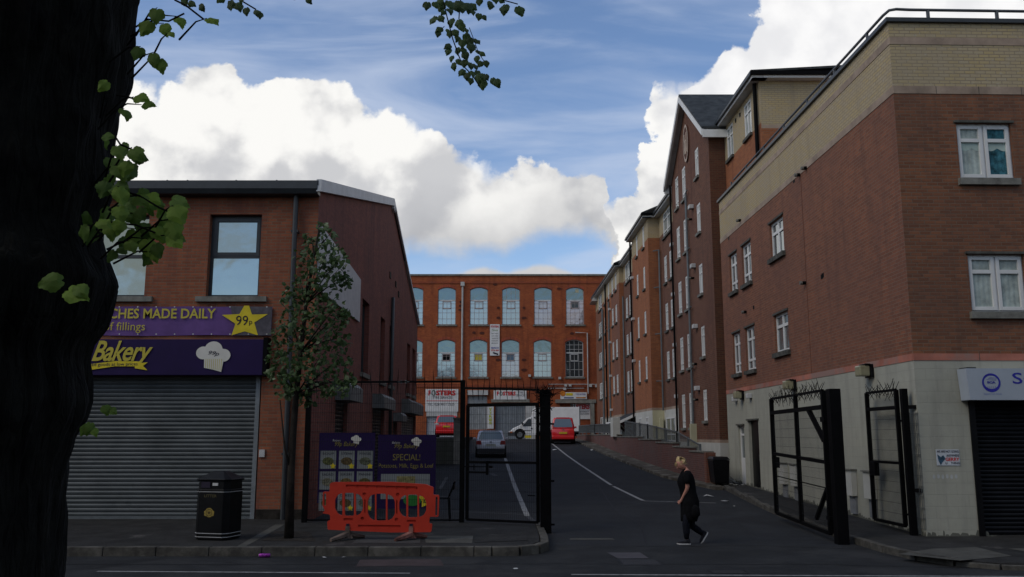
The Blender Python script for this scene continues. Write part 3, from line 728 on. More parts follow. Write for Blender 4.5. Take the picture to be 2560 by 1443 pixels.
for h in mh:   # segmental arches: fill the corners over each opening
    ua, ub, z0, z1 = h[:4]; w = ub-ua; n = 10
    arc = [(ua+w*i/n, z1-RISE+RISE*(1-((2*i/n-1)**2))) for i in range(n+1)]
    for (a, za), (b, zb) in zip(arc, arc[1:]):
        mb.poly(MF.P(a,za,0), MF.P(b,zb,0), MF.P(b,z1,0), MF.P(a,z1,0)); mb.poly(MF.P(a,za,-.22), MF.P(b,zb,-.22), MF.P(b,zb,0), MF.P(a,za,0))
obj('front_wall', mb, brick_mill, mill)
mb = MB()
for h in mh:   # rubbed brick arch heads
    ua, ub, z0, z1 = h[:4]; w = ub-ua; n = 10
    arc = [(ua-.05+(w+.1)*i/n, z1-RISE+RISE*(1-((2*i/n-1)**2))) for i in range(n+1)]
    for (a, za), (b, zb) in zip(arc, arc[1:]): mb.poly(MF.P(a,za,.012), MF.P(b,zb,.012), MF.P(b,zb+.26,.012), MF.P(a,za+.26,.012))
obj('arch_heads', mb, brick('arch_brick', (.44,.085,.035), (.30,.06,.03), (.25,.08,.05), bw=.08, bh=.26), mill)
mb = MB(); mb.box((m0-52, MY+.4, 0), (m1-37, MY+16, zt_-.3)); obj('rear_block', mb, brick_mill, mill)
fbox('coping', MF, m0-12, m1+3, zt_, zt_+.16, -.4, .12, stone, mill)
fbox('string_course', MF, m0-12, m1+3, MF.px(1255,709)[1], MF.px(1255,704)[1], .002, .06, brick('course_brick',(.36,.08,.03),(.26,.055,.025),(.2,.07,.04)), mill)
fbox('string_course', MF, m0-12, m1+3, MF.px(1255,968)[1], MF.px(1255,962)[1], .002, .08, brick('course_brick',(.36,.08,.03),(.26,.055,.025),(.2,.07,.04)), mill)
mframe = M('steel_window_frame', (.36,.30,.29), .6, var=.15); mframe_w = M('white_steel_frame', (.55,.56,.56), .5)
pale_blind = M('pale_blind', (.30,.36,.37), .8)
for (ua, ub, z0, z1, ci, ri) in mh:
    w = ub-ua; hh = z1-z0; dark = (ci == 5 and ri == 1)
    fm = mframe_w if dark else mframe
    mb = MB(); a, b = -.20, -.14
    def top(u): k = (u-ua)/w; return z1-RISE+RISE*(1-((2*k-1)**2))
    t = .03
    MF.box(mb, ua, ua+.06, z0, z1-RISE, a, b); MF.box(mb, ub-.06, ub, z0, z1-RISE, a, b); MF.box(mb, ua, ub, z0, z0+.07, a, b)
    n = 8
    for i in range(n):
        p, q = ua+w*i/n, ua+w*(i+1)/n
        mb.hexa([MF.P(p,top(p)-.07,b), MF.P(q,top(q)-.07,b), MF.P(q,top(q)-.07,a), MF.P(p,top(p)-.07,a), MF.P(p,top(p),b), MF.P(q,top(q),b), MF.P(q,top(q),a), MF.P(p,top(p),a)])
    for k in (.25, .5, .75):
        u = ua+w*k; ext = dark or (ci == 3 and ri == 0)
        MF.box(mb, u-t/2, u+t/2, z0, top(u) if ext else z0+hh*.64, a, b)
    for k in (.16, .32, .45, .56) if not dark else (.2, .42, .74, .86):
        MF.box(mb, ua, ub, z0+hh*k-t/2, z0+hh*k+t/2, a, b)
    wo = obj('window', mb, fm, mill)
    mb = MB(); MF.box(mb, ua+.05, ub-.05, z0+hh*.63, z0+hh*.665, a, b+.02); obj('transom', mb, mframe_w, wo)
    mb = MB()
    for q in ((.28,.72,.42,.445),(.28,.72,.60,.625),(.28,.31,.42,.62),(.69,.72,.42,.62)): MF.box(mb, ua+w*q[0], ua+w*q[1], z0+hh*q[2], z0+hh*q[3], a, b+.03)
    obj('opening_light', mb, fm, wo)
    if not dark:
        mb = MB(); zl = z0+hh*.65
        mb.poly(MF.P(ua, z0, -.166), MF.P(ub, z0, -.166), MF.P(ub, zl, -.166), MF.P(ua, zl, -.166)); obj('lower_pane', mb, gl_mill_low if (ci, ri) not in ((4,0),(3,1),(5,0)) else glass('mill_glass_c%d' % ci, (.34+.03*ci,.44,.46), .7, .1, .05), wo)
    mb = MB(); pts = [MF.P(ua, z0, -.17), MF.P(ub, z0, -.17)]+[MF.P(ub-w*i/10, top(ub-w*i/10), -.17) for i in range(11)]
    mb.poly(*pts); obj('pane', mb, gl_dark if dark else gl_mill, wo)
    if ci in (1, 2, 3) and ri == 1:
        flat(MF, [(ua+w*.31, z0+hh*.445), (ua+w*.69, z0+hh*.445), (ua+w*.69, z0+hh*.60), (ua+w*.31, z0+hh*.60)], [black, yel_d, M('blue_pane',(.10,.17,.24),.3)][ci-1], wo, -.15, 'pane')
    if ci == 5 and ri == 0:
        flat(MF, [(ua+w*.54, z0+hh*.86), (ua+w*.72, z0+hh*.86), (ua+w*.72, z0+hh*.95), (ua+w*.54, z0+hh*.95)], cream, wo, -.15, 'vent_panel')
        flat(MF, [(ua+w*.31, z0+hh*.445), (ua+w*.69, z0+hh*.445), (ua+w*.69, z0+hh*.60), (ua+w*.31, z0+hh*.60)], gl_dark, wo, -.15, 'pane')
    mb = MB(); MF.box(mb, ua-.12, ub+.12, z0-.14, z0, -.2, .12); obj('sill', mb, stone, wo)
# ground floor of the mill
ribm = [shut_w, shut_m, shut_m]
def ribs(fr, u0, u1, z0, z1, off, mat, par, pitch=.12):
    mb = MB(); n = int((u1-u0)/pitch); p = (u1-u0)/n
    for i in range(n):
        u = u0+i*p
        for a, b, oa, ob in ((u, u+p*.3, 0, .03), (u+p*.3, u+p*.6, .03, .03), (u+p*.6, u+p, .03, 0)):
            mb.poly(fr.P(a,z0,off+oa), fr.P(b,z0,off+ob), fr.P(b,z1,off+ob), fr.P(a,z1,off+oa))
    return obj('corrugated_door', mb, mat, par)
for i, g in enumerate(gates_): ribs(MF, g[0], g[1], g[2], g[3], -.18, (shut_w, M('ribbed_grey',(.30,.32,.33),.6,var=.15), M('ribbed_grey2',(.20,.225,.25),.5,var=.15))[i], mill, .14)
fbox('door_header', MF, MF.px(1066,1040)[0], MF.px(1143,1040)[0], MF.px(1100,1041)[1], MF.px(1100,1028)[1], -.1, .08, greyw, mill)
fbox('door_header', MF, MF.px(1168,980)[0], MF.px(1220,980)[0], MF.px(1190,988)[1], MF.px(1190,976)[1], 0, .25, greyw, mill)
fbox('lintel', MF, MF.px(1228,1000)[0], MF.px(1324,1000)[0], MF.px(1270,1006)[1], MF.px(1270,998)[1], .0, .12, lintel_m, mill)
fbox('low_brick_infill', MF, MF.px(1168,1090)[0], MF.px(1236,1090)[0], 1.6, MF.px(1200,1074)[1], .002, .15, brick_mill, mill)
fbox('white_jamb', MF, MF.px(1314,1050)[0], MF.px(1338,1050)[0], 1.6, MF.px(1320,1007)[1], .002, .15, greyw, mill)
fbox('lintel', MF, MF.px(1388,1000)[0], MF.px(1490,1000)[0], MF.px(1440,1008)[1], MF.px(1440,999)[1], .0, .18, lintel_m, mill)
fbox('concrete_pier', MF, MF.px(1476,1050)[0], MF.px(1486,1050)[0], 1.6, MF.px(1440,1008)[1], .0, .14, lintel_m, mill)
fbox('dark_doorway', MF, portal[0], portal[1], portal[2], portal[3], -.6, -.5, M('portal_dark',(.03,.032,.03),.9), mill)
# mill pipes
mb = MB(); u = MF.px(1155, 900)[0]; mb.tube([MF.P(u, MF.px(1157,707)[1], .14), MF.P(u, 2.4, .14)], .085, 8); MF.box(mb, u-.18, u+.18, MF.px(1157,716)[1], MF.px(1157,706)[1], .02, .3)
obj('rainwater_pipe', mb, M('pale_pipe',(.46,.46,.44),.6,var=.15), mill)
mb = MB(); u1_, zt1 = MF.px(1468, 832); u0_ = MF.px(1438, 832)[0]
mb.tube([MF.P(u0_, zt1, .12), MF.P(u1_, zt1-.03, .12), MF.P(u1_, MF.px(1468,985)[1], .12)], .055, 6); obj('boiler_pipe', mb, greyw, mill)
mb = MB()
for y, xa, xb in ((961,1370,1500),(971,1370,1460)): mb.tube([MF.P(MF.px(xa,y)[0], MF.px(xa,y)[1], .1), MF.P(MF.px(xb,y)[0], MF.px(xa,y)[1], .1)], .03, 5)
obj('cable', mb, greyw, mill)
for i, (x, y) in enumerate(((1399,946),(1414,964),(1425,964),(1412,973),(1476,965),(1491,966),(1324,940))):
    u, z = MF.px(x, y); fbox('wall_lamp', MF, u-.12, u+.12, z-.1, z+.12, .002, .3, greyw, mill)
mb = MB()
for x, y in ((1152,755),(1152,765),(1152,775),(1246,770),(1246,795),(1310,770),(1310,795),(1246,900),(1310,900),(1310,925),(1185,832),(1205,833),(1238,711),(1398,722),(1430,834)):
    u, z = MF.px(x, y); mb.add([MF.P(u+a, z+b, .03) for a, b in ell(0, 0, random.uniform(.12,.3), .13, 8)], [tuple(range(8))])
obj('iron_tie_plates', mb, M('rusted_iron',(.09,.03,.022),.9), mill)

# signs of the tyre workshop
def signboard(x0, y0, x1, y1, off, mat, label, cat='sign', name='tyre_sign'):
    f = MF.off(off); ua, z1 = f.px(x0, y0); ub, _ = f.px(x1, y0); z0 = f.px(x0, y1)[1]
    t = thing(name, tuple(f.P((ua+ub)/2, z0)), label, cat, 'tyre workshop signs')
    mb = MB(); f.box(mb, ua, ub, z0, z1, -.06, 0); obj('board', mb, mat, t); return t, f
def ring(f, x, y, r, par, off=.02):
    cu, cz = f.px(x, y); mb = MB(); a = ell(cu, cz, r*.72, r, 16); b = ell(cu, cz, r*.36, r*.62, 16)
    for i in range(16): mb.poly(f.P(*a[i], off), f.P(*a[(i+1) % 16], off), f.P(*b[(i+1) % 16], off), f.P(*b[i], off))
    obj('tyre_emblem', mb, M('tyre_grey',(.16,.19,.17),.6), par)
s1, f1 = signboard(1064,973,1146,1029,.1, signw, 'large white tyre services sign with phone number above the pale left shutter')
T('F', f1, 1071, 976, 1077, 989, redp, s1, .02, bold=.05); ring(f1, 1084, 982.5, .28, s1); T('STERS', f1, 1090, 976, 1139, 989, redp, s1, .02, bold=.05)
T('TYRE SERVICES', f1, 1081, 991, 1131, 997, ink, s1, .02); T('TEL: 028 9031 2525', f1, 1069, 1008, 1136, 1014, ink, s1, .02)
fbox('red_rule', f1, f1.px(1066,1002)[0], f1.px(1144,1002)[0], f1.px(1100,1003)[1], f1.px(1100,1001.5)[1], 0, .02, redp, s1)
s2, f2 = signboard(1234,976,1316,999,.16, signw, 'long white tyre sign over the wide grey shutter in the middle')
T('F', f2, 1242, 979, 1247, 989, redp, s2, .02, bold=.05); ring(f2, 1252.5, 984, .2, s2); T('STERS', f2, 1257, 979, 1289, 989, redp, s2, .02, bold=.05)
T('TYRE', f2, 1296, 979, 1308, 984, ink, s2, .02); T('SERVICES', f2, 1291, 986, 1313, 991, ink, s2, .02)
s3, f3 = signboard(1218,1010,1234,1072,.2, signw, 'narrow upright white sign with yellow lettering between two shutters')
for i, ch in enumerate('TYRES'):
    T(ch, f3, 1222.5, 1021+i*8.4, 1229.5, 1027.5+i*8.4, M('lime_letter',(.50,.55,.05),.6), s3, .02, bold=.05)
s4, f4 = signboard(1401,981,1467,998,.22, signw, 'white and yellow notice board over the concrete doorway')
fbox('yellow_panel', f4, f4.px(1415,985)[0], f4.px(1432,985)[0], f4.px(1420,989)[1], f4.px(1420,983)[1], 0, .02, yellow, s4)
fbox('orange_panel', f4, f4.px(1440,985)[0], f4.px(1464,985)[0], f4.px(1420,996)[1], f4.px(1420,993)[1], 0, .02, M('orange_vinyl',(.5,.2,.04),.6), s4)
fbox('blue_panel', f4, f4.px(1410,985)[0], f4.px(1434,985)[0], f4.px(1420,996)[1], f4.px(1420,993)[1], 0, .02, M('blue_vinyl',(.1,.12,.25),.6), s4)
cu, cz = f4.px(1407, 984); flat(f4, ell(cu, cz, .25, .24, 14), M('orange_round',(.65,.22,.03),.6), s4, .03, 'round_emblem')
T('TYRES BATTERIES', f4, 1439, 984, 1464, 988, bluep, s4, .02)
s5, f5 = signboard(1432,1009,1478,1048,-.3, signw, 'white tyre sign hung inside the dark doorway behind the white truck')
ring(f5, 1432, 1014, .3, s5, .02); T('STERS', f5, 1440, 1011, 1474, 1023, redp, s5, .02, bold=.05)
T('& EXHAUSTS', f5, 1450, 1027, 1472, 1031, ink, s5, .02); T('EXHAUST & TRACKING', f5, 1450, 1033, 1473, 1037, ink, s5, .02)
s6, f6 = signboard(1225,811,1249,889,.12, signw, 'tall white price list sign hung between the two rows of mill windows')
T('FOSTERS', f6, 1227, 814, 1247, 819, redp, s6, .02, bold=.03); T('Tyres', f6, 1229, 823, 1245, 829, M('green_letter',(.2,.3,.1),.6), s6, .02, shear=.3)
for i, wd in enumerate(('PART WORN', 'NEW TYRES', 'TRACKING', 'EXHAUSTS', 'BRAKES')):
    T(wd, f6, 1229, 833+i*6, 1245, 835.5+i*6, ink, s6, .02)
T('028 90 312', f6, 1228, 868, 1247, 872, bluep, s6, .02, bold=.03); T('07725 4068', f6, 1228, 874, 1247, 878, redp, s6, .02, bold=.03)
flat(f6, [f6.px(x, y) for x, y in ((1232,880),(1245,884),(1245,888),(1233,884))], ink, s6, .02, 'arrow')
# ------------------------------------------------------------------ corner building (right)
KW = -.0136
RW = Fr((8.1, 17.75), (KW, 1), (-1, 0))
RF = Fr((8.1, 17.75), (math.cos(R(1.5)), math.sin(R(1.5))), (0, -1))
U = lambda Y: Y-17.75
cornerb = thing('corner_building', (14, 24, .1), 'corner building of red brick over white painted ground floor, with yellow brick parapet', 'building')
RL = 14.85      # length along the street
side_h = [(U(30.45),U(31.45),7.12,8.5), (U(28.7),U(29.8),7.12,8.5), (U(25.3),U(26.6),7.40,8.5),
          (U(30.45),U(31.45),4.2,5.65), (U(28.7),U(29.8),4.2,5.65), (U(25.3),U(26.6),4.5,5.65)]
fw_ = []
for a, b in (((2400,447),(2545,309)), ((2432,780),(2584,636))):
    ua, za = RF.px(*a); ub, zb = RF.px(*b); fw_.append((ua, ub, za, zb))
w0 = (fw_[0][0]+fw_[1][0])/2; fw_ = [(w0, w0+1.17, f[2], f[3]) for f in fw_]
fsh = (RF.px(2432,1150)[0], 12.0, -.1, RF.px(2450,985)[1])
fh = fw_+[fsh]
dr = [(U(28.75),U(29.9),.2,2.55), (U(30.45),U(31.2),.2,2.40)]
LEV = [(-.1,3.55,render_w,'painted_wall',0), (3.55,3.69,pink2,'band_course',.012), (3.69,9.22,brick_red,'brick_wall',0), (9.22,9.39,pink,'band_course',.012),
       (9.39,10.33,brick_yel,'yellow_brick_wall',0), (10.33,10.49,pink,'band_course',.012), (10.49,10.82,brick_yel,'yellow_brick_wall',0)]
for z0, z1, m, nm, o in LEV:
    mb = MB()
    RW.wall(mb, 0, RL, z0, z1, [h for h in side_h+dr if h[3] > z0 and h[2] < z1], rev=.14, off=o)
    mbs = mb; mb = MB() if m is brick_red else mbs
    RF.wall(mb, 0, 14, z0, z1, [h for h in fh if h[3] > z0 and h[2] < z1], rev=.14, off=o)
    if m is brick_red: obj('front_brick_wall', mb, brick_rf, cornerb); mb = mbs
    if o:
        for zz in (z0, z1): mb.poly(RW.P(0,zz,o), RW.P(RL,zz,o), RW.P(RL,zz,-.1), RW.P(0,zz,-.1)); mb.poly(RF.P(0,zz,o), RF.P(14,zz,o), RF.P(14,zz,-.1), RF.P(0,zz,-.1))
        mb.poly(RW.P(0,z0,o), RF.P(0,z0,o), RF.P(0,z1,o), RW.P(0,z1,o))
    obj(nm, mb, m, cornerb)
# joints in the band courses, movement joint in the brick
mb = MB()
for k in range(1, 5): fbox('band_joint', RF, k*1.35-.006, k*1.35+.006, 3.55, 3.69, .013, .016, sill_d, cornerb); fbox('band_joint', RF, k*.92-.005, k*.92+.005, 9.22, 9.39, .013, .016, sill_d, cornerb)
u = U(23.6); RW.box(mb, u-.012, u+.012, 3.69, 9.22, .001, .006)
obj('movement_joint', mb, M('joint_brown', (.12,.045,.03), .9), cornerb)
mb = MB(); far = RW.P(RL, 0)
mb.poly((far.x,far.y,0),(22,far.y,0),(22,far.y,10.82),(far.x,far.y,10.82))
mb.poly((far.x,far.y,10.7),(22,far.y,10.7),(22,18.2,10.7),(8.1,17.75,10.7)); obj('rear_wall', mb, brick_red, cornerb)
mb = MB(); RW.box(mb, -.04, RL+.05, 10.82, 10.92, -.35, .07); RF.box(mb, -.07, 14, 10.823, 10.923, -.35, .07); obj('coping', mb, dkmetal, cornerb, bevel=.008)
mb = MB(); RF.box(mb, .45, 14, 10.93, 11.06, -.9, -.45); obj('roof_upstand', mb, dkmetal, cornerb)
# roof-edge rail
mb = MB(); zr = 11.16
rail = [RW.P(RL-2, zr-.02, -.06), RW.P(.35, zr, -.06), RW.P(.12, zr+.01, -.10), RF.P(.25, zr+.03, -.10), RF.P(.55, zr+.03, -.12), RF.P(13, zr+.02, -.12)]
mb.tube(rail, .032, 8); 
for k in range(7): u = 1.2+k*2.0; mb.bar(RW.P(u, 10.9, -.06), RW.P(u, zr, -.06), .05)
for k in range(7): u = .95+k*1.52; mb.bar(RF.P(u, 10.9, -.12), RF.P(u, zr+.02, -.12), .055)
obj('roof_rail', mb, M('rail_grey',(.12,.125,.13),.5,metal=.4), cornerb)
# side windows, upper floors
for i, h in enumerate(side_h):
    if i % 3 == 2: window(RW, *h, cornerb, rec=.07, fw=.08, mull=(.5,), trans=(.68,), sill=.10, sm=sill_d, sw=.10, bar=.055)
    else: window(RW, *h, cornerb, rec=.07, fw=.08, mull=(.5,), trans=(.24, .72), sill=.09, sm=sill_d, sw=.06, bar=.05)
mb = MB()
for h in side_h: RW.box(mb, h[0]-.06, h[1]+.06, h[3], h[3]+.06, .001, .035)
for h in fw_: RF.box(mb, h[0]-.05, h[1]+.05, h[3], h[3]+.05, .001, .05)
obj('lintel', mb, sill_d, cornerb)
# front windows: two sashes each with a net curtain or drape
for i, h in enumerate(fw_):
    w = window(RF, *h, cornerb, rec=.07, fw=.045, mull=(.5,), gm=gl_side, sill=.10, sm=stone, sw=.06, bar=.012)
    um = (h[0]+h[1])/2; mid = h[2]+(h[3]-h[2])*.70
    for a, b in ((h[0]+.03, um-.02), (um+.02, h[1]-.03)):
        mb = MB(); f = .075
        for q in ((a, a+f, h[2]+.04, h[3]-.04), (b-f, b, h[2]+.04, h[3]-.04), (a+f, b-f, h[2]+.04, h[2]+.04+f), (a+f, b-f, h[3]-.04-f, h[3]-.04), (a+f, b-f, mid-.04, mid+.04)):
            RF.box(mb, q[0], q[1], q[2], q[3], -.12, -.045)
        obj('sash', mb, upvc, w, bevel=.006)
    for k, (a, b) in enumerate(((h[0]+.05, um-.02), (um+.02, h[1]-.05))):
        mb = MB(); n = 24; z_b = h[2]+.06
        for j in range(n):
            p, q = a+(b-a)*j/n, a+(b-a)*(j+1)/n; o = lambda u: -.093+.004*math.sin(u*60)
            mb.poly(RF.P(p,z_b,o(p)), RF.P(q,z_b,o(q)), RF.P(q,h[3]-.05,o(q)), RF.P(p,h[3]-.05,o(p)))
        obj('curtain', mb, net if (k == 0 or i == 1) else drape, w)
        if i == 0:
            mb = MB()
            for j in range(n):
                p, q = a+(b-a)*j/n, a+(b-a)*(j+1)/n; sc = lambda u: .06*abs(math.sin((u-a)*11))
                mb.poly(RF.P(p,mid-.16-sc(p),-.088), RF.P(q,mid-.16-sc(q),-.088), RF.P(q,mid+.0,-.088), RF.P(p,mid+.0,-.088))
            obj('pelmet', mb, M('pelmet_cloth',(.42,.52,.47),.9,var=.2), w)
# black entrance shutter with its side box, in the front
shutter(RF, fsh[0]+.1, 12, .12, fsh[3]+.1, -.16, shut_d, cornerb, .085)
mb = MB(); RF.box(mb, fsh[0]-.0, fsh[0]+.12, .1, fsh[3]+.02, -.2, .03); obj('shutter_rail', mb, blackg, cornerb)
bu = RF.px(2400,960)[0]; fbox('shutter_box_end', RF, bu, bu+.17, RF.px(2410,1004)[1], RF.px(2410,958)[1], .002, .25, dkmetal, cornerb)
fbox('sign_bracket', RF, RF.px(2398,925)[0], RF.px(2420,925)[0], RF.px(2410,927)[1], RF.px(2410,921)[1], .002, .30, dkmetal, cornerb)
# doors in the side
fbox('dark_door', RW, dr[0][0], dr[0][1], .2, 2.55, -.12, -.10, blackg, cornerb)
fbox('door_handle', RW, dr[0][0]+.12, dr[0][0]+.2, 1.25, 1.45, -.10, -.04, galv, cornerb)
mb = MB(); h = dr[1]
for q in ((h[0],h[0]+.1,.2,2.4),(h[1]-.1,h[1],.2,2.4),(h[0]+.1,h[1]-.1,2.3,2.4),(h[0]+.1,h[1]-.1,.2,1.3),(h[0]+.1,h[1]-.1,2.05,2.12)): RW.box(mb, *q, -.13, -.07)
d_ = obj('white_door', mb, upvc, cornerb); fbox('door_pane', RW, h[0]+.1, h[1]-.1, 1.3, 2.3, -.115, -.10, gl_side, d_)
mb = MB()
for h in dr: RW.box(mb, h[0]-.08, h[1]+.08, h[3], h[3]+.05, .001, .06)
obj('door_hood', mb, sill_d, cornerb)
# utility cupboards, vents
for Y in (21.2, 20.1, 26.2, 25.2):
    h = (Y-.2, Y+.22); b = obj('meter_box', (lambda m: (RW.box(m, U(h[0]), U(h[1]), .66, 1.25, .001, .14), m)[1])(MB()), render_a, cornerb, bevel=.01)
    fbox('cover_top', RW, U(h[0])-.03, U(h[1])+.03, 1.25, 1.28, .001, .18, stone, b)
    fbox('duct_panel', RW, U(h[0])+.04, U(h[1])-.04, .25, .66, .001, .05, M('duct_grey',(.22,.23,.24),.7), b)
def flue(fr, u, z, par, r=.055, l=.28):
    mb = MB(); mb.tube([fr.P(u, z, 0), fr.P(u, z-.01, l*.6)], r, 8); a = obj('flue', mb, black, par)
    mb = MB(); mb.tube([fr.P(u, z-.01, l*.6), fr.P(u, z-.01, l)], r*1.05, 8); obj('flue_tip', mb, stone, a)
for x, y in ((1852,551),(1866,780),(2000,437),(2014,707),(2017,420)): flue(RW, *RW.px(x, y), cornerb, .05, .16)
for x, y in ((1842,998),(1878,990)): u, z = RW.px(x, y); fbox('vent_hood', RW, u-.12, u+.12, z-.08, z+.08, .001, .16, greyw, cornerb, .02)
mb = MB()
for x, y in ((1822,596),(1875,542),(1884,769),(1985,452),(2055,692),(2057,689)): u, z = RW.px(x, y); RW.box(mb, u-.08, u+.08, z-.06, z+.06, -.01, .004)
obj('air_brick', mb, black, cornerb)
# floodlights: things of their own
fl_lab = ['largest of three wall floodlights, on the white wall nearest the street corner', 'middle wall floodlight, behind the spikes of the wide gate', 'farthest wall floodlight, above the white side door']
for i, (x, y) in enumerate(((2166,928),(1978,963),(1850,988))):
    u, z = RW.px(x, y, .1); t = thing('floodlight', tuple(RW.P(u, z)), fl_lab[i], 'floodlight', 'floodlights on the white wall')
    mb = MB(); RW.box(mb, u-.18, u+.18, z-.15, z+.15, .001, .07); RW.box(mb, u-.18, u+.18, z+.13, z+.16, .071, .20); obj('housing', mb, blackg, t, bevel=.01)
    mb = MB(); RW.box(mb, u-.15, u+.15, z-.12, z+.12, .071, .31); obj('lens', mb, M('lamp_lens_%s' % 'abc'[i], (.28,.27,.17), .25, var=.2, spec=.6), t, bevel=.03)
# hanging service sign with blue roundel
SF = RF.off(.36); ssign = thing('community_sign', tuple(RF.P(3, 3)), 'pale blue white sign board with navy roundel of clasped hands, over the black shutter', 'sign')
ua, zb_ = SF.px(2421, 1000); _, zt_ = SF.px(2421, 921)
mb = MB(); ub_ = 9.0; zt_ = zt_; 
mb.hexa([RF.P(ua+.04,zb_,.36), RF.P(ub_,zb_,.36), RF.P(ub_,zb_,.02), RF.P(ua+.04,zb_,.02), RF.P(ua,zt_,.36), RF.P(ub_,zt_,.36), RF.P(ub_,zt_,.02), RF.P(ua,zt_,.02)])
obj('board', mb, signb, ssign)
cu, cz = SF.px(2478, 957); rx = .185
a = ell(cu, cz, rx, rx, 32); b = ell(cu, cz+.01, rx*.80, rx*.72, 32); mb = MB()
for i in range(32): mb.poly(SF.P(*a[i], .004), SF.P(*a[(i+1) % 32], .004), SF.P(*b[(i+1) % 32], .004), SF.P(*b[i], .004))
for k in range(5): # fingers of the lower hand
    uu = cu-.075+k*.038; mb.add([SF.P(uu+x_, cz-.10+z_, .005) for x_, z_ in ((-.003,-.035),(.003,-.035),(.003,.03),(-.003,.03))], [(0,1,2,3)])
for k in range(3): mb.add([SF.P(*q, .005) for q in ((cu-.09+k*.03,cz+.06+.022*k),(cu+.11,cz+.045+.022*k),(cu+.11,cz+.050+.022*k),(cu-.09+k*.03,cz+.066+.022*k))], [(0,1,2,3)])
obj('roundel', mb, bluep, ssign)
text('SCA', SF, cu-.085, cu+.085, cz-.015, cz+.03, bluep, ssign, .006, bold=.05)
text('Support Care Advice', SF, cu-.17, cu+.19, cz-.245, cz-.20, M('faint_navy',(.16,.19,.42),.6), ssign, .004, shear=.1)
T('SCA', SF, 2532, 932, 2640, 960, bluep, ssign, .004, bold=.01)
# flyer on the white pier
PF = RF.off(.012); fly = thing('flyer', tuple(RF.P(*RF.px(2369,1164))), 'torn paper flyer with black and red words pasted on the white corner wall', 'poster')
fbox('paper', PF, PF.px(2341,1145)[0], PF.px(2399,1145)[0], PF.px(2370,1164)[1], PF.px(2370,1124)[1], -.008, 0, M('flyer_paper',(.50,.53,.56),.8), fly)
T('WE ARE NOT GOING', PF, 2342, 1126, 2396, 1132, ink, fly, .003, bold=.02); T('ANYWHERE', PF, 2366, 1136, 2397, 1142, ink, fly, .003, bold=.02)
T('GERRY', PF, 2364, 1144, 2398, 1153, redp, fly, .003, bold=.03); T('U    THING', PF, 2364, 1155, 2399, 1161, ink, fly, .003, bold=.02)
flat(PF, [PF.px(x, y) for x, y in ((2343,1136),(2352,1143),(2358,1138),(2364,1147),(2356,1156),(2352,1163),(2346,1152))], M('flyer_picture',(.06,.13,.20),.7,var=.6,scale=25), fly, .003, 'picture')
mb = MB()
for k in range(6): u, z = RF.px(2335+k*11, 1192-(k % 2)*1); mb.add([RF.P(u+x_, z+z_, .003) for x_, z_ in ell(0,0,.028,.045,9)], [tuple(range(9))])
obj('worn_lettering', mb, M('worn_grey',(.42,.43,.42),.9), cornerb)
# dirt along the foot of the painted wall
mb = MB(); rnd = random.Random(3); u = 0
while u < 14:
    w_ = rnd.uniform(.05,.25); hgt = rnd.uniform(.02,.12); z = road_z(17.75+u)+.1
    mb.add([RW.P(u,z,.004), RW.P(u+w_,z,.004), RW.P(u+w_*.8,z+hgt,.004), RW.P(u+w_*.3,z+hgt*1.2,.004)], [(0,1,2,3)])
    if u < 1.3: mb.add([RF.P(u,.1,.004), RF.P(u+w_,.1,.004), RF.P(u+w_*.8,.1+hgt,.004), RF.P(u+w_*.3,.1+hgt*1.2,.004)], [(0,1,2,3)])
    u += w_*.8
obj('splash_dirt', mb, M('splash_grime',(.12,.12,.10),1), cornerb)

# upper block set back on the roof
AP = thing('apartment_block', (12, 50, 1.0), 'long brick apartment block with gabled tower, orange bays and yellow brick top floor', 'building')
SB = .65
S = lambda off: Fr((8.1+off, 17.75), (KW, 1), (-1, 0))
F0, F6, F3 = S(0), S(SB), S(.32)
EZ = 14.25
def strip(fr, y0, y1, bands, holes=(), rev=.12, par=AP):
    for z0, z1, m, nm in bands:
        mb = MB(); fr.wall(mb, U(y0), U(y1), z0, z1, [h for h in holes if h[3] > z0 and h[2] < z1], rev=rev); obj(nm, mb, m, par)
def ret(y, fa, fb, bands, par=AP):      # return wall facing the camera between two planes
    p, q = fa.P(U(y), 0), fb.P(U(y), 0)
    for z0, z1, m, nm in bands:
        mb = MB(); mb.poly((p.x,y,z0),(q.x,y,z0),(q.x,y,z1),(p.x,y,z1)); obj(nm, mb, m, par)
TOPS = [3.9, 6.5, 9.1, 11.7, 14.12]
def pair(fr, ys, tops, h, w=.75, style=(.22,.70), nets=True):
    return [(U(y), U(y+w), t-h, t) for y in ys for t in tops]
def put(fr, holes, trans=(.70,), mull=(.5,), sill=True, sm=sill_d):
    for h in holes:
        window(fr, *h, AP, rec=.012, fw=.085, mull=mull, trans=trans, sill=.08 if sill else 0, sm=sm, bar=.035, gm=curt)
# --- setback block over the corner building
Yn = 29.0
sbw = [(U(33.55)-.0, U(33.55)+.0, 0, 0)]
hs = [(U(30.1), U(31.0), 12.75, 14.05), (U(32.6), U(33.5), 12.75, 14.05)]
strip(F6, Yn, 34.2, [(9.5,12.72,brick_or,'brick_wall'), (12.72,EZ,brick_yel,'yellow_brick_wall')], hs); put(F6, hs)
p = F6.P(U(Yn), 0)
for z0, z1, m, nm in ((9.5,12.50,brick_or,'brick_wall'), (12.50,12.64,pink,'band_course'), (12.64,EZ,brick_yel,'yellow_brick_wall')):
    mb = MB(); mb.poly((p.x,Yn,z0),(p.x+9,Yn,z0),(p.x+9,Yn,z1),(p.x,Yn,z1)); obj(nm, mb, m, AP)
mb = MB(); mb.tube([F6.P(U(Yn)+.25, 9.8, .1), F6.P(U(Yn)+.25, EZ, .1)], .07, 8); obj('downpipe', mb, black, AP)
for Y in (31.5, 32.1): fbox('air_brick', F6, U(Y)-.06, U(Y)+.06, 13.85, 14.0, .001, .02, black, AP)
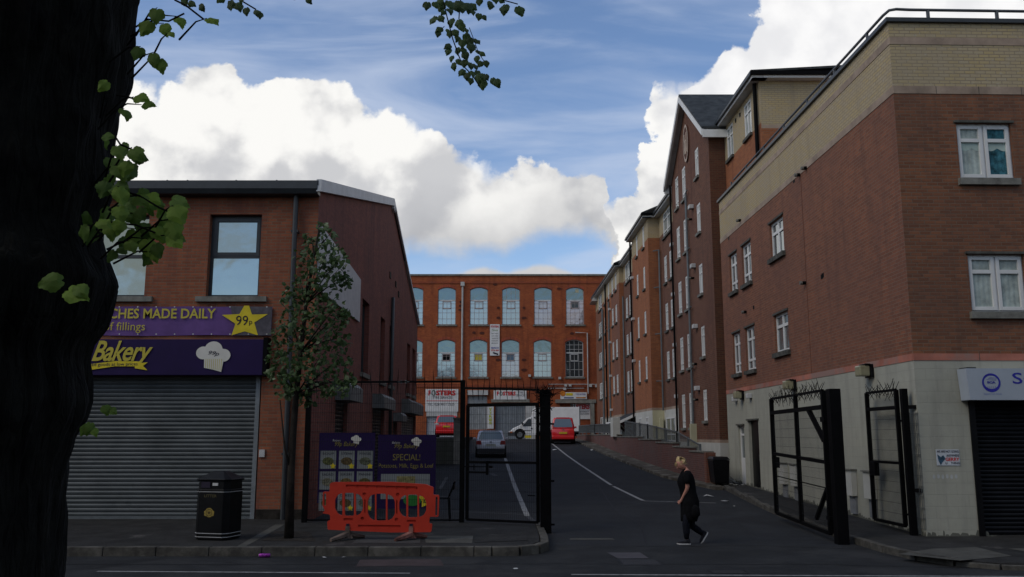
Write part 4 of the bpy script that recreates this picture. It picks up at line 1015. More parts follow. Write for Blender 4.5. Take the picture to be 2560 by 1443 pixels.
# lean-to glazing behind the parapet
mb = MB(); mb.hexa([(9.0,23,10.9),(9.6,23,10.9),(9.6,28.9,10.9),(9.0,28.9,10.9),(9.0,23,11.75),(9.6,23,12.1),(9.6,28.9,12.3),(9.0,28.9,12.0)]); obj('roof_light_upstand', mb, white, cornerb)
mb = MB(); mb.box((9.02,22.95,11.6),(9.7,28.95,11.6+.0)) if False else mb.hexa([(8.95,22.9,11.76),(9.7,22.9,12.11),(9.7,28.95,12.31),(8.95,28.95,12.01),(8.95,22.9,11.82),(9.7,22.9,12.17),(9.7,28.95,12.37),(8.95,28.95,12.07)]); obj('roof_light_cap', mb, dkmetal, cornerb)
# --- gabled tower
TY0, TY1 = 33.85, 41.5; YC = (TY0+TY1)/2
th = [(U(35.7),U(36.35),t-1.25,t) for t in TOPS]
tp = [(U(y),U(y+.72),t-1.5,t) for y in (38.35, 39.93) for t in TOPS]
tw_b = [(1.9,14.3,brick_dark,'tower_wall'), (1.78,1.9,pink,'band_course'), (.2,1.78,render_a,'painted_wall')]
strip(F0, TY0, TY1, tw_b, th+tp); put(F0, th, trans=(.70,), sm=stone); put(F0, tp, trans=(.20,.72), sm=stone)
mb = MB(); mb.poly(F0.P(U(TY0),14.3), F0.P(U(TY1),14.3), F0.P(U(YC),17.0)); obj('gable_wall', mb, brick_dark, AP)
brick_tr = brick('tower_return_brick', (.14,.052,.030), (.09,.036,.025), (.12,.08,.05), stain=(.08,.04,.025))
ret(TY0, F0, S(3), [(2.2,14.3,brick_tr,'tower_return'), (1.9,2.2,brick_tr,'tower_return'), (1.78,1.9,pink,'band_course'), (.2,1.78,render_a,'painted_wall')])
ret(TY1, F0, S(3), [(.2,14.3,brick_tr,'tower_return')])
mb = MB()   # tower roof: two slate slopes running back
for s_ in (-1, 1):
    e = TY0-.3 if s_ < 0 else TY1+.3; z_e = 14.12
    a = F0.P(U(e), z_e, .32); b = F0.P(U(YC), 17.12, .32); c = Vector((b.x+9, b.y, 17.12)); d = Vector((a.x+9, a.y, z_e)); up = Vector((0,0,.1))
    mb.add([a,b,c,d,a+up,b+up,c+up,d+up], [(0,1,2,3),(4,7,6,5),(0,4,5,1),(1,5,6,2),(2,6,7,3),(3,7,4,0)])
obj('tower_roof', mb, slate, AP)
mb = MB()
for s_ in (-1, 1):
    e = TY0-.32 if s_ < 0 else TY1+.32
    a = F0.P(U(e), 14.10, .30); b = F0.P(U(YC), 17.10, .30); o = F0.n*.05; dn = Vector((0,0,-.26))
    mb.hexa([a+dn+o, b+dn+o, b+dn-o, a+dn-o, a+o, b+o, b-o, a-o])
    a2 = F0.P(U(e), 14.0, .3); mb.hexa([a2+Vector((0,-.03,-.24)), a2+Vector((3.2,-.03,-.24)), a2+Vector((3.2,.03,-.24)), a2+Vector((0,.03,-.24)), a2+Vector((0,-.03,.08)), a2+Vector((3.2,-.03,.08)), a2+Vector((3.2,.03,.08)), a2+Vector((0,.03,.08))])
obj('bargeboard', mb, white, AP)
mb = MB()
for s_ in (-1, 1):
    e = TY0-.3 if s_ < 0 else TY1+.3
    a = F0.P(U(e), 14.0, .25); b = F0.P(U(YC), 17.0, .25); c = F0.P(U(YC), 17.0, .0); d = F0.P(U(e), 14.0, .0); mb.poly(a,b,c,d)
obj('soffit', mb, greyw, AP)
# round tablet in the gable
cu, cz = U(37.75), 14.95
flat(F0, ell(cu, cz, .50, .86, 28), M('tablet_stone',(.13,.06,.045),.8), AP, .06, 'gable_tablet', .05)
mb = MB(); a, b = ell(cu,cz,.50,.86,28), ell(cu,cz,.42,.74,28)
for i in range(28): mb.poly(F0.P(*a[i],.075), F0.P(*a[(i+1)%28],.075), F0.P(*b[(i+1)%28],.075), F0.P(*b[i],.075))
for q in ((-.24,-.16,-.45,.45),(.16,.24,-.45,.45),(-.05,.05,-.5,.1),(-.16,.16,.05,.14)): F0.box(mb, cu+q[0], cu+q[1], cz+q[2], cz+q[3], .061, .09)
obj('tablet_ring', mb, M('tablet_ring_stone',(.52,.42,.34),.8), AP)
# --- main run: recess, bay, recess, far bay
Yr1, Yb1, Yr2, Yb2, Yend = TY1, 48.6, 54.6, 63.3, 79.0
ybl = 13.08
low = [(.3,3.42,render_a,'painted_wall'), (3.42,3.56,pink,'band_course')]
r1 = [(U(y),U(y+.75),t-1.48,t) for y in (45.15,46.65) for t in TOPS[1:4]]+[(U(45.1),U(47.4),12.75,14.12)]
strip(F6, Yr1, Yb1, [(3.56,ybl,brick_dark,'brick_wall'), (ybl,EZ,brick_yel,'yellow_brick_wall')]+low, r1); put(F6, r1, trans=(.22,.72))
gw = [(U(45.2),U(47.6),1.75,3.0)]
for h in gw: window(F6.off(.02), *h, AP, rec=-.08, fw=.07, mull=(.5,), trans=(.3,), sill=.08, sm=stone)
ret(Yb1, F0, F6, [(3.56,ybl,brick_or,'bay_return'), (ybl,EZ,brick_yel,'yellow_brick_wall'), (3.42,3.56,pink,'band_course'), (.3,3.42,cream,'painted_wall')])
b1 = [(U(y),U(y+.62),t-1.3,t) for y in (49.85,52.35) for t in TOPS[1:]]
strip(F0, Yb1, Yr2, [(3.56,ybl,brick_or,'bay_wall'), (ybl,EZ,brick_yel,'yellow_brick_wall')]+low, b1); put(F0, b1)
gb = [(U(y),U(y+.8),1.9,3.1) for y in (49.8,52.3)]
for h in gb: window(F0, *h, AP, rec=-.03, fw=.07, mull=(.5,), trans=(.7,), sill=.09, sm=stone)
ret(Yr2, F0, F6, [(.3,EZ,brick_or,'bay_return')])
r2 = [(U(y),U(y+.95),t-1.48,t) for y in (59.7,61.35) for t in TOPS[1:4]]+[(U(59.7),U(62.3),12.75,14.12)]
strip(F6, Yr2, Yb2, [(3.56,ybl,brick_dark,'brick_wall'), (ybl,EZ,brick_yel,'yellow_brick_wall')]+low, r2); put(F6, r2, trans=(.25,))
ret(Yb2, F3, F6, [(3.56,ybl,brick_or,'bay_return'), (ybl,EZ,brick_yel,'yellow_brick_wall'), (3.42,3.56,pink,'band_course'), (.3,3.42,render_a,'painted_wall')])
b2 = []
yy = lambda x: F3.px(x, 800)[0]+17.75
for x, w_ in ((1541,.8),(1532,.8),(1522.5,.7),(1512.5,.7)):
    b2 += [(U(yy(x))-w_*.6,U(yy(x))+w_*.6,t-1.35,t) for t in TOPS[1:]]
xs_ = yy(1501)
b2 += [(U(xs_)-1.3,U(xs_)+1.3,t-1.35,t) for t in [3.6]+TOPS[1:]]
b2 = sorted(b2)
ok = []
for h in b2:
    if not any(abs(h[3]-g[3]) < .1 and h[0] < g[1]+.1 for g in ok): ok.append(h)
b2 = ok; Ymid = yy(1529); Yl = yy(1508)
hs_a = [h for h in b2 if h[1] < U(Ymid)]; hs_b = [h for h in b2 if U(Ymid) < h[0] and h[1] < U(Yl)]; hs_c = [h for h in b2 if h[0] > U(Yl)]
strip(F3, Yb2, Ymid, [(3.56,ybl,brick_red,'brick_wall'), (ybl,EZ,brick_yel,'yellow_brick_wall')]+low, hs_a)
strip(F3, Ymid, Yl, [(3.56,ybl,brick_or,'bay_wall'), (ybl,EZ,brick_yel,'yellow_brick_wall')]+low, hs_b)
strip(F3, Yl, Yend, [(.3,ybl,brick_red,'brick_wall'), (ybl,EZ,brick_yel,'yellow_brick_wall')], hs_c)
put(F3, hs_a+hs_b+hs_c, trans=(.3,))
mb = MB(); pe = F3.P(U(Yend), 0); mb.poly((pe.x,pe.y,.3),(pe.x+8,pe.y,.3),(pe.x+8,pe.y,EZ),(pe.x,pe.y,EZ))
mb.poly((18,29,9.5),(18,79,9.5),(18,79,EZ),(18,29,EZ)); obj('rear_wall', mb, brick_red, AP)
# eaves: white fascia, dark gutter and slate slope above each run
def eaves(fr, y0, y1, oh=.32, rise=1.9):
    fbox('eaves_fascia', fr, U(y0), U(y1), EZ-.03, EZ+.13, -.2, oh, greyw, AP)
    fbox('gutter', fr, U(y0)-.03, U(y1)+.03, EZ+.07, EZ+.16, oh+.001, oh+.09, dkmetal, AP)
    mb = MB(); a, b = fr.P(U(y0), EZ+.17, oh+.05), fr.P(U(y1), EZ+.17, oh+.05)
    c, d = b+Vector((4.5,0,rise)), a+Vector((4.5,0,rise)); up = Vector((0,0,.08)); mb.add([a,b,c,d,a+up,b+up,c+up,d+up], [(0,1,2,3),(4,7,6,5),(0,4,5,1),(1,5,6,2),(2,6,7,3),(3,7,4,0)])
    obj('slate_roof', mb, slate, AP)
eaves(F6, Yn-.3, TY0-.0, rise=.25); eaves(F6, TY1, Yb1-.25); eaves(F0, Yb1-.3, Yr2+.3); eaves(F6, Yr2+.35, Yb2-.35); eaves(F3, Yb2-.3, Yend+.3)
p = F6.P(U(Yn), 0)
mb = MB(); mb.box((p.x-.32,Yn-.3,EZ-.03),(p.x+9,Yn-.01,EZ+.13)); obj('eaves_fascia', mb, white, AP)
mb = MB(); mb.box((p.x-.40,Yn-.40,EZ+.06),(p.x+9,Yn-.301,EZ+.19)); obj('gutter', mb, black, AP)
mb = MB(); a = Vector((p.x-.4,Yn-.35,EZ+.19)); mb.poly(a, a+Vector((9.4,0,0)), a+Vector((9.4,4,.12)), a+Vector((4.5,4,.12))); obj('slate_roof', mb, slate, AP)
for fr, y in ((F0,Yb1),(F3,Yb2)):
    a = fr.P(U(y)-.3, 0); mb = MB(); mb.box((a.x-.32,a.y-.02,EZ-.03),(a.x+.9,a.y+.29,EZ+.13)); obj('eaves_fascia', mb, greyw, AP)
    mb = MB(); mb.box((a.x-.42,a.y-.12,EZ+.06),(a.x+.9,a.y-.021,EZ+.19)); obj('gutter', mb, black, AP)
# small far gable
a = F3.P(U(Yend), 0); mb = MB(); mb.hexa([(a.x-.5,77.5,13.9),(a.x+.5,77.5,13.9),(a.x+.5,80,13.9),(a.x-.5,80,13.9),(a.x-.1,77.5,14.6),(a.x+.5,77.5,14.9),(a.x+.5,80,14.9),(a.x-.1,80,14.6)]); obj('end_gable', mb, greyw, AP)
# pipes
def pipe(fr, y, z0, z1, r, m, off=.1, name='downpipe'):
    mb = MB(); mb.tube([fr.P(U(y), z0, off), fr.P(U(y), z1, off)], r, 6); obj(name, mb, m, AP)
pipe(F6, 54.75, 1.2, EZ, .055, black, .75); pipe(F3, yy(1517), 1.2, EZ, .065, black); pipe(F0, TY1-.12, .8, EZ-.2, .05, black)
pipe(F0, 37.95, 2.3, 12.7, .05, galv); pipe(F6, 48.2, 3.4, 12.3, .05, galv, .12); pipe(F3, yy(1525), 2, 12.5, .07, galv); pipe(F3, yy(1509), 2, 12.5, .09, galv); pipe(F6, 63.0, 3.5, 12, .06, galv)
mb = MB()
for z in (5.0,7.6,10.2,12.3): mb.tube([F6.P(U(48.25), z, .1), F6.P(U(46.9)+1.3, z, .1), Vector((F6.P(U(48.5),0).x-.4, 48.5, z))], .035, 5)
for z in (4.9,7.5,10.1,12.7): mb.tube([F0.P(U(37.95), z, .1), F0.P(U(37.6), z+.05, .1)], .035, 5)
obj('waste_pipe', mb, galv, AP)
mb = MB(); F0.box(mb, U(37.75), U(38.0), .6, 2.55, .001, .25); obj('pipe_casing', mb, cream, AP)
mb = MB(); a = F6.P(U(48.45), 0); mb.box((a.x-.30,48.25,.6),(a.x-.12,48.59,3.0)); obj('pipe_casing', mb, cream, AP)
for z in TOPS[:-1]:
    for fr, y in ((F0, 37.0), (F6, 44.6), (F3, yy(1529)+.4)):
        fbox('vent_hood', fr, U(y)-.16, U(y)+.16, z+.02, z+.2, .001, .2, greyw, AP, .02)
    if z > 4: fbox('vent_hood', F0, U(54.2)-.1, U(54.2)+.3, z+.02, z+.18, .001, .18, greyw, AP, .02)
for z in (12.0, 9.4, 5.7, 4.2): flue(F0, U(37.3), z-.65, AP, .05, .22)
# entrance canopy in the second recess
cp = thing('entrance_canopy', (7.6, 60, 3), 'sloping tiled canopy on dark brackets over the apartment entrance', 'canopy')
mb = MB(); a0, a1 = 57.0, 64.5; xw = F6.P(U(60), 0).x
mb.hexa([(xw-1.3,a0,2.85),(xw+.0,a0,3.45),(xw+.0,a1,3.45),(xw-1.3,a1,2.85),(xw-1.3,a0,2.98),(xw,a0,3.58),(xw,a1,3.58),(xw-1.3,a1,2.98)]); obj('canopy_roof', mb, slate, cp)
mb = MB(); mb.box((xw-1.36,a0-.05,2.80),(xw-1.28,a1,3.0)); mb.bar((xw-1.3,a0-.04,2.9),(xw,a0-.04,3.5),.05,.16); obj('canopy_fascia', mb, white, cp)
mb = MB()
for y in (a0+.3, 60): mb.bar((xw-1.15,y,2.85),(xw-.02,y,1.9),.14); mb.bar((xw-.08,y,1.7),(xw-.08,y,3.2),.14); mb.bar((xw-1.2,y,2.88),(xw,y,2.92),.12)
obj('bracket', mb, M('maroon_timber',(.05,.015,.02),.6), cp)
# ------------------------------------------------------------------ stepped wall, verge, railings
rwall = thing('stepped_retaining_wall', (6, 45, .5), 'low dark brick wall stepping down the slope with a brighter brick end pier', 'wall')
WX = lambda y: 6.78-.0575*(y-31.5)
mb = MB(); steps = [(31.5,33.6,1.46),(33.6,36.2,1.60),(36.2,39.3,1.74),(39.3,43.2,1.86),(43.2,49.0,1.97),(49.0,66,2.08)]
for a, b, z in steps:
    mb.hexa([(WX(a),a,-.1),(WX(a)+.3,a,-.1),(WX(b)+.3,b,-.1),(WX(b),b,-.1),(WX(a),a,z),(WX(a)+.3,a,z),(WX(b)+.3,b,z),(WX(b),b,z)])
obj('wall', mb, brick_wall, rwall)
mb = MB()
for a, b, z in steps: mb.hexa([(WX(a)-.03,a-.03,z),(WX(a)+.33,a-.03,z),(WX(b)+.33,b-.03,z),(WX(b)-.03,b-.03,z),(WX(a)-.03,a-.03,z+.05),(WX(a)+.33,a-.03,z+.05),(WX(b)+.33,b-.03,z+.05),(WX(b)-.03,b-.03,z+.05)])
obj('coping', mb, stone, rwall)
mb = MB(); mb.box((WX(31.5)-.02,31.2,.2),(WX(31.5)+.32,31.499,1.47)); obj('end_pier', mb, brick('pier_brick',(.26,.085,.045),(.18,.06,.035),(.18,.13,.1)), rwall)
mb = MB()
ys_ = [29.8,32,35,38,41,44,48,52,56,60,64,67]
for a, b in zip(ys_, ys_[1:]):
    wa, wb = min(.75, .15+(a-29.8)*.12), min(.75, .15+(b-29.8)*.12)
    za, zb = road_z(a), road_z(b)
    mb.hexa([(WX(a)-wa,a,za-.1),(WX(a)+.1,a,za-.1),(WX(b)+.1,b,zb-.1),(WX(b)-wb,b,zb-.1),(WX(a)-wa,a,za+.10),(WX(a)+.1,a,za+.13),(WX(b)+.1,b,zb+.13),(WX(b)-wb,b,zb+.10)])
tag(obj('verge', mb, M('verge_dirt',(.085,.075,.06),1,var=.4,scale=2.5,bump=.4,dirt=((.15,.14,.12),1.5,.5))), kind='structure')
mb = MB(); prev = None
for y, z in ((31.6,.42),(34,.9),(37,1.3),(40,1.5),(44,1.7),(50,1.9),(66,1.95),(81,1.95)):
    x0, x1 = (WX(y)+.25 if y < 66.1 else WX(66)+.25), 8.1+KW*(y-17.75)+.8
    row = [(x0, y, z), (x1, y, z)]
    if prev: mb.poly(prev[0], prev[1], row[1], row[0])
    prev = row
tag(obj('raised_path', mb, slab_m), kind='structure')
def railing(name, pts, h, label, m=galv, pick=.11, group=None, solid=False):
    t = thing(name, pts[0], label, 'railing', group)
    mb = MB(); pk = MB(); rl = MB()
    for a, b in zip(pts, pts[1:]):
        a, b = Vector(a), Vector(b); rl.bar(a+Vector((0,0,h)), b+Vector((0,0,h)), .05); rl.bar(a+Vector((0,0,.12)), b+Vector((0,0,.12)), .04)
        L_ = (b-a).length; n = max(1, round(L_/2.0))
        for i in range(n+1): p = a.lerp(b, i/n); mb = MB(); mb.bar(p, p+Vector((0,0,h+.05)), .07); obj('post', mb, m, t)
        n = int(L_/pick)
        for i in range(n): p = a.lerp(b, (i+.5)/n); pk.bar(p+Vector((0,0,.1)), p+Vector((0,0,h)), .016)
    obj('rail', rl, m, t); obj('pickets', pk, m, t); return t
P3 = lambda x, y, Y: tuple(atY(x, y, Y))
railing('ramp_railing', [(6.95,33.0,.75),(6.75,36.5,1.25),(6.4,42,1.6),(6.05,47.5,1.85)], .95, 'galvanised railing sloping down the ramp beside the brick tower', group='galvanised railings')
railing('wall_railing', [(5.75,49.5,2.08),(5.3,57,2.13),(4.9,65,2.13)], .62, 'level galvanised railing on top of the far end of the brick wall', pick=.09, group='galvanised railings')
mb = MB(); mb.box((5.55,49.0,2.0),(5.95,50.2,3.05)); tag(obj('white_gate_pillar', mb, render_a), 'white painted pillar between the two galvanised railings', 'pillar')
# ------------------------------------------------------------------ terrace with block wall on the left
tw = thing('block_retaining_wall', (-3.8, 42.5, .7), 'grey block retaining wall under the parked red people carrier', 'wall')
mb = MB(); mb.box((-6.5,42.3,.3),(-2.76,42.6,1.93)); obj('wall', mb, brick('grey_block', (.10,.10,.085),(.085,.085,.07),(.06,.06,.05), stain=(.06,.06,.045), bw=.45, bh=.22), tw)
mb = MB(); mb.box((-2.76,42.2,.3),(-2.42,42.62,2.82)); obj('end_pillar', mb, lintel_m, tw)
mb = MB(); mb.box((-2.80,42.16,2.82),(-2.38,42.66,2.90)); obj('pillar_cap', mb, stone, tw)
mb = MB(); mb.hexa([(-30,42.6,1.0),(-2.5,42.6,1.0),(-3.6,81.9,1.0),(-30,81.9,1.0),(-30,42.6,1.93),(-2.5,42.6,1.93),(-3.6,81.9,1.95),(-30,81.9,1.95)]); tag(obj('upper_yard', mb, asphalt2), kind='structure')

# ------------------------------------------------------------------ fence and gates
def wires(mb, a, b, z0, z1, pv=.05, ph=.2, w=.0042, z0b=None, z1b=None):
    a, b = Vector((a[0], a[1], 0)), Vector((b[0], b[1], 0)); L_ = (b-a).length; n = int(L_/pv)
    z0b = z0 if z0b is None else z0b; z1b = z1 if z1b is None else z1b
    for i in range(n+1):
        t = i/n; p = a.lerp(b, t); mb.bar(p+Vector((0,0,z0+(z0b-z0)*t)), p+Vector((0,0,z1+(z1b-z1)*t)), w)
    m = int((z1-z0)/ph)
    for i in range(m+1):
        t = i/m; mb.bar(a+Vector((0,0,z0+(z1-z0)*t)), b+Vector((0,0,z0b+(z1b-z0b)*t)), w*1.3)
FY = 20.15
fence = thing('mesh_fence', (-2.8, FY, PZ), 'black spiked security fence of fine mesh beside the bakery corner', 'fence')
mb = MB(); wires(mb, (-4.55,FY), (-1.17,FY), .22, 3.2); obj('mesh_panel', mb, wire_m, fence)
for x, y0 in ((-1.12, FY), (-4.62, FY)):
    mb = MB(); mb.box((x-.055,y0-.055,PZ-.02),(x+.055,y0+.055,3.30)); obj('post', mb, black, fence, bevel=.005)
mb = MB(); mb.bar((-4.6,FY,3.25),(-1.12,FY,3.27),.045); mb.bar((-4.6,FY,.2),(-1.12,FY,.2),.03); obj('rail', mb, black, fence)
mb = MB(); rnd = random.Random(5)
x = -4.45
while x < -1.2:
    l = rnd.uniform(-.035,.035); mb.tube([(x-l,FY,2.98),(x,FY,3.25),(x+l,FY,3.55)], [.004,.011,.003], 5); x += .205
obj('spikes', mb, black, fence)
mb = MB()
for k in range(6): a = k*1.05; mb.bar((-2.47-.13*math.cos(a),FY-.03,3.26-.04*math.sin(a)),(-2.47+.13*math.cos(a),FY+.03,3.26+.04*math.sin(a)),.012)
obj('wire_knot', mb, galv, fence)

gate = thing('pedestrian_gate', (-.2, 19.8, PZ), 'closed black mesh gate with spiked top bar beside the thick post', 'gate')
ga, gb = Vector((-1.0,20.1,0)), Vector((.56,19.4,0)); gd = (gb-ga).normalized()
def gp(t, z, o=0): p = ga.lerp(gb, t); return Vector((p.x, p.y+o, z))
ztop, zmid, zbot = 2.73, 1.47, .22
mb = MB()
mb.bar(gp(0,zbot),gp(0,ztop),.075); mb.bar(gp(1,zbot),gp(1,ztop),.075); mb.bar(gp(0,ztop),gp(1,ztop),.075); mb.bar(gp(0,zbot),gp(1,zbot),.055); mb.bar(gp(0,zmid),gp(1,zmid),.055)
obj('frame', mb, black, gate)
mb = MB(); wires(mb, ga, gb, zbot, ztop); obj('mesh_panel', mb, wire_m, gate)
mb = MB()
for q in ((.0,.29,1.25),(.0,.29,1.46)): mb.bar(gp(q[0],q[2],-.05), gp(q[1],q[2],-.05), .04)
mb.bar(gp(.29,1.2,-.05),gp(.29,1.5,-.05),.06); mb.bar(gp(.10,1.3,-.06),gp(.10,1.42,-.06),.02); mb.bar(gp(-.08,1.37,-.05),gp(.3,1.37,-.05),.022); mb.bar(gp(.32,1.37,-.08),gp(.36,1.37,-.08),.05)
obj('lock_bolt', mb, black, gate)
mb = MB(); mb.bar((-1.10,20.12,3.12),(.60,19.35,3.04),.05); obj('top_bar', mb, black, gate)
mb = MB()
for i in range(13):
    t = (i+.6)/13.2; p = Vector((-1.10,20.12,3.12)).lerp(Vector((.60,19.35,3.04)), t); l = rnd.uniform(-.03,.03); mb.tube([p+Vector((-l,0,-.26)), p, p+Vector((l,0,.26))], [.004,.011,.003], 5)
obj('spikes', mb, black, gate)
for z in (1.0, 2.3): mb = MB(); mb.bar(gp(1,z), (.66,19.25,z), .05); obj('hinge', mb, black, gate)
mb = MB(); mb.bar(gp(.96,.78,-.04), gp(.86,.78,-.04), .02); obj('handle', mb, black, gate)

def fan_spikes(mb, c, n, r0, r1, rnd, zmin=-.2):
    for i in range(n):
        a = rnd.uniform(0, 6.283); e = rnd.uniform(zmin, 1.2); l = rnd.uniform(r0, r1)
        d = Vector((math.cos(a)*math.cos(e), math.sin(a)*math.cos(e), math.sin(e)))
        mb.tube([c-d*.05, c+d*l], [.011,.003], 5)
post = thing('gate_post', (.71, 19.15, .05), 'thick black square gate post wrapped in spikes, in the middle of the photo', 'post', 'gate posts')
mb = MB(); mb.box((.60,19.06,0),(.83,19.29,3.03)); obj('column', mb, black, post, bevel=.006)
mb = MB()
for z in (2.3, 1.1, .2): mb.bar((.83,19.15,z),(.90,19.15,z),.04)
obj('hinge_lug', mb, black, post)
mb = MB()
for k in range(10): fan_spikes(mb, Vector((.55+.037*k,19.05+.02*(k % 3),3.0-.02*k % .1)), 4, .2, .3, rnd)
for k in range(9): fan_spikes(mb, Vector((.57,19.05,2.95-.06*k)), 2, .10, .2, rnd, -.9)
for k in range(5): fan_spikes(mb, Vector((.84,19.08,2.95-.08*k)), 2, .08, .14, rnd, -.9)
obj('spikes', mb, black, post)

def crisscross(mb, a, b, n, l, rnd, tall=.3):
    a, b = Vector(a), Vector(b); d = (b-a).normalized(); side = Vector((d.y,-d.x,0))
    for i in range(n):
        p = a.lerp(b, (i+.5)/n); s_ = 1 if i % 2 else -1
        v = (d*s_*rnd.uniform(.5,1.7)+side*rnd.uniform(-.3,.3)+Vector((0,0,rnd.uniform(.8,1.2)))).normalized()*l*rnd.uniform(.65,1.15)
        mb.tube([p-v, p, p+v*1.15], [.004,.009,.004], 5)
wide = thing('vehicle_gate', (6.25, 19.5, .2), 'wide black mesh gate leaf swung open along the kerb, with crossed spikes on top', 'gate')
def wp(t, z): return Vector((6.25-.02*t, 17.8+3.5*t, z+.10*t))
zb, zt = .16, 2.95
mb = MB()
for t in (0, 1): mb.bar(wp(t,zb), wp(t,zt-(.13 if t else 0)), .085)
mb.bar(wp(.49,zb), wp(.49,zt-.06), .08)
z2, z3, z4 = 2.62, 1.53, 1.02
for z, w_ in ((zt,.05),(z2,.085),(z3,.07),(zb,.07)): mb.bar(wp(0,z), wp(1,z-.13 if z > 2 else z), w_)
mb.bar(wp(.27,z2-.02), wp(.02,1.95), .08); mb.bar(wp(.02,1.0), wp(.22,.35), .07); mb.bar(wp(0,z4), wp(1,z4), .02)
obj('frame', mb, black, wide)
mb = MB(); a, b = wp(0,0), wp(1,0); wires(mb, a, b, zb, z2, z0b=zb+.1, z1b=z2-.03); obj('mesh_panel', mb, wire_m, wide)
mb = MB(); crisscross(mb, wp(.02,zt), wp(1.0,zt-.13), 44, .24, rnd); obj('spikes', mb, black, wide)
mb = MB(); mb.bar(wp(-.03,z2-.25), wp(.03,z2-.25), .1); mb.bar(wp(-.02,.45), wp(.03,.45), .08); obj('hinge', mb, black, wide)
mb = MB(); mb.box((6.20,21.2,1.3),(6.33,21.35,1.55)); obj('lock_box', mb, black, wide)
p2 = thing('gate_post', (6.32, 17.45, .05), 'thick bare black post carrying the wide open gate, right of the walking woman', 'post', 'gate posts')
mb = MB(); mb.box((6.22,17.34,-.02),(6.44,17.56,2.96)); obj('column', mb, black, p2, bevel=.006)
sg = thing('narrow_gate', (7.86, 18.9, .2), 'narrow black mesh gate leaf standing open against the white wall', 'gate')
def sp(t, z): return Vector((7.88-.03*t, 18.16+1.44*t, z))
zb, zt = .27, 2.98; mb = MB()
for t in (0, 1): mb.bar(sp(t,zb), sp(t,zt), .075)
for z, w_ in ((zt,.05),(2.62,.075),(1.5,.055),(zb,.06)): mb.bar(sp(0,z), sp(1,z), w_)
obj('frame', mb, black, sg)
mb = MB(); wires(mb, sp(0,0), sp(1,0), zb, 2.6); obj('mesh_panel', mb, wire_m, sg)
mb = MB(); crisscross(mb, sp(.0,zt), sp(1.0,zt), 20, .24, rnd); obj('spikes', mb, black, sg)
mb = MB(); q = sp(.90,1.33); mb.box((q.x-.05,q.y-.15,1.2),(q.x+.05,q.y+.12,1.5)); obj('lock_box', mb, black, sg, bevel=.01)
mb = MB(); 
for z in (2.35,.5): mb.bar(sp(0,z), (7.93,17.98,z), .04)
obj('hinge', mb, black, sg)
p3 = thing('gate_post', (7.93, 17.93, .11), 'slimmer black post of the narrow gate, close to the white wall corner', 'post', 'gate posts')
mb = MB(); mb.box((7.87,17.87,.05),(7.99,17.99,2.99)); obj('column', mb, black, p3, bevel=.005)
mb = MB(); mb.bar((7.97,17.93,2.62),(8.12,17.80,2.62),.075); mb.bar((7.97,17.93,.98),(8.12,17.80,.98),.075); obj('bracket', mb, black, p3)
mb = MB(); wires(mb, (7.99,17.95),(8.085,17.70), .25, 2.5, .045, .2, .006); wires(mb, (8.03,17.95),(8.09,17.75), .25, 2.5, .04, .2, .006)
tag(obj('wire_panel', mb, galv), 'strip of bare wire mesh between the slim gate post and the wall corner', 'fence panel')

# bakery boards hung behind the mesh
yel_k = M('dim_gold_print', (.24,.20,.05), .7)
def menu(x0, x1, yt, yb, label, kind):
    f = Fr((-30, FY+.05), (1,0), (0,-1)); ua, zt = f.px(x0, yt); ub, zb = f.px(x1, yb)
    t = thing('bakery_board', tuple(f.P((ua+ub)/2, zb)), label, 'sign', 'bakery boards behind the mesh fence')
    mb = MB(); f.box(mb, ua, ub, zb, zt, -.03, 0); obj('board', mb, purple, t)
    w = ub-ua; cx = (ua+ub)/2
    hat(f, ua+w*.66, zt-.16, .20, t, .004, txt=False)
    text('99p Bakery', f, ua+w*.28, ua+w*.70, zt-.33, zt-.20, yel_k, t, .006, shear=.35)
    text("Luigi's" if False else 'Bakers', f, ua+w*.24, ua+w*.38, zt-.20, zt-.15, greyw, t, .006, shear=.2)
    card = M('menu_card_%s' % kind, (.20,.215,.215), .7, var=.06)
    food = [M('food_%s%d' % (kind, i), c, .8, var=.5, scale=22) for i, c in enumerate(((.12,.13,.05),(.13,.09,.04),(.14,.15,.10),(.20,.19,.13),(.20,.14,.05),(.13,.11,.04)))]
    if kind == 'menu':
        names = ['SOUP','STEW','POTATOES','SALAD','BURGERS','PANINI','WRAPS','CAKES','TRAYS']; k = 0
        for r in range(3):
            for c in range(3):
                a = ua+w*.03+c*w*.33; z1 = zt-.40-r*.46; mb = MB(); f.box(mb, a, a+w*.28, z1-.40, z1, .001, .006); cd = obj('menu_card', mb, card, t)
                text(names[k], f, a+w*.04, a+w*.24, z1-.09, z1-.04, ink, cd, .009)
                flat(f, ell(a+w*.14, z1-.23, w*.10, .085, 16), food[k % 6], cd, .012, 'food_picture'); flat(f, star(a+w*.23, z1-.34, .07, .55), yellow, cd, .017, 'price_star'); k += 1
    else:
        text('SPECIAL!', f, ua+w*.26, ua+w*.73, zt-.57, zt-.43, yel_k, t, .006)
        text('Potatoes, Milk, Eggs & Loaf', f, ua+w*.02, ua+w*.96, zt-.76, zt-.64, yel_k, t, .006)
        mb = MB(); f.box(mb, ua+w*.06, ua+w*.90, zt-1.42, zt-.87, .001, .006); cd = obj('picture_panel', mb, card, t)
        flat(f, [(cx-.22,zt-.92),(cx+.2,zt-.92),(cx+.2,zt-1.2),(cx-.22,zt-1.2)], M('potato_sack',(.26,.23,.10),.8,var=.4,scale=15), cd, .010, 'food_picture')
        flat(f, ell(cx+.14, zt-1.45, .20, .12, 16), M('green_packet',(.03,.20,.04),.6), t, .014, 'green_packet'); s_ = star(ua+w*.86, zt-1.43, .20, .6); flat(f, s_, yellow, t, .018, 'price_star')
        text('£3', f, ua+w*.80, ua+w*.92, zt-1.50, zt-1.38, ink, t, .022)
    return t
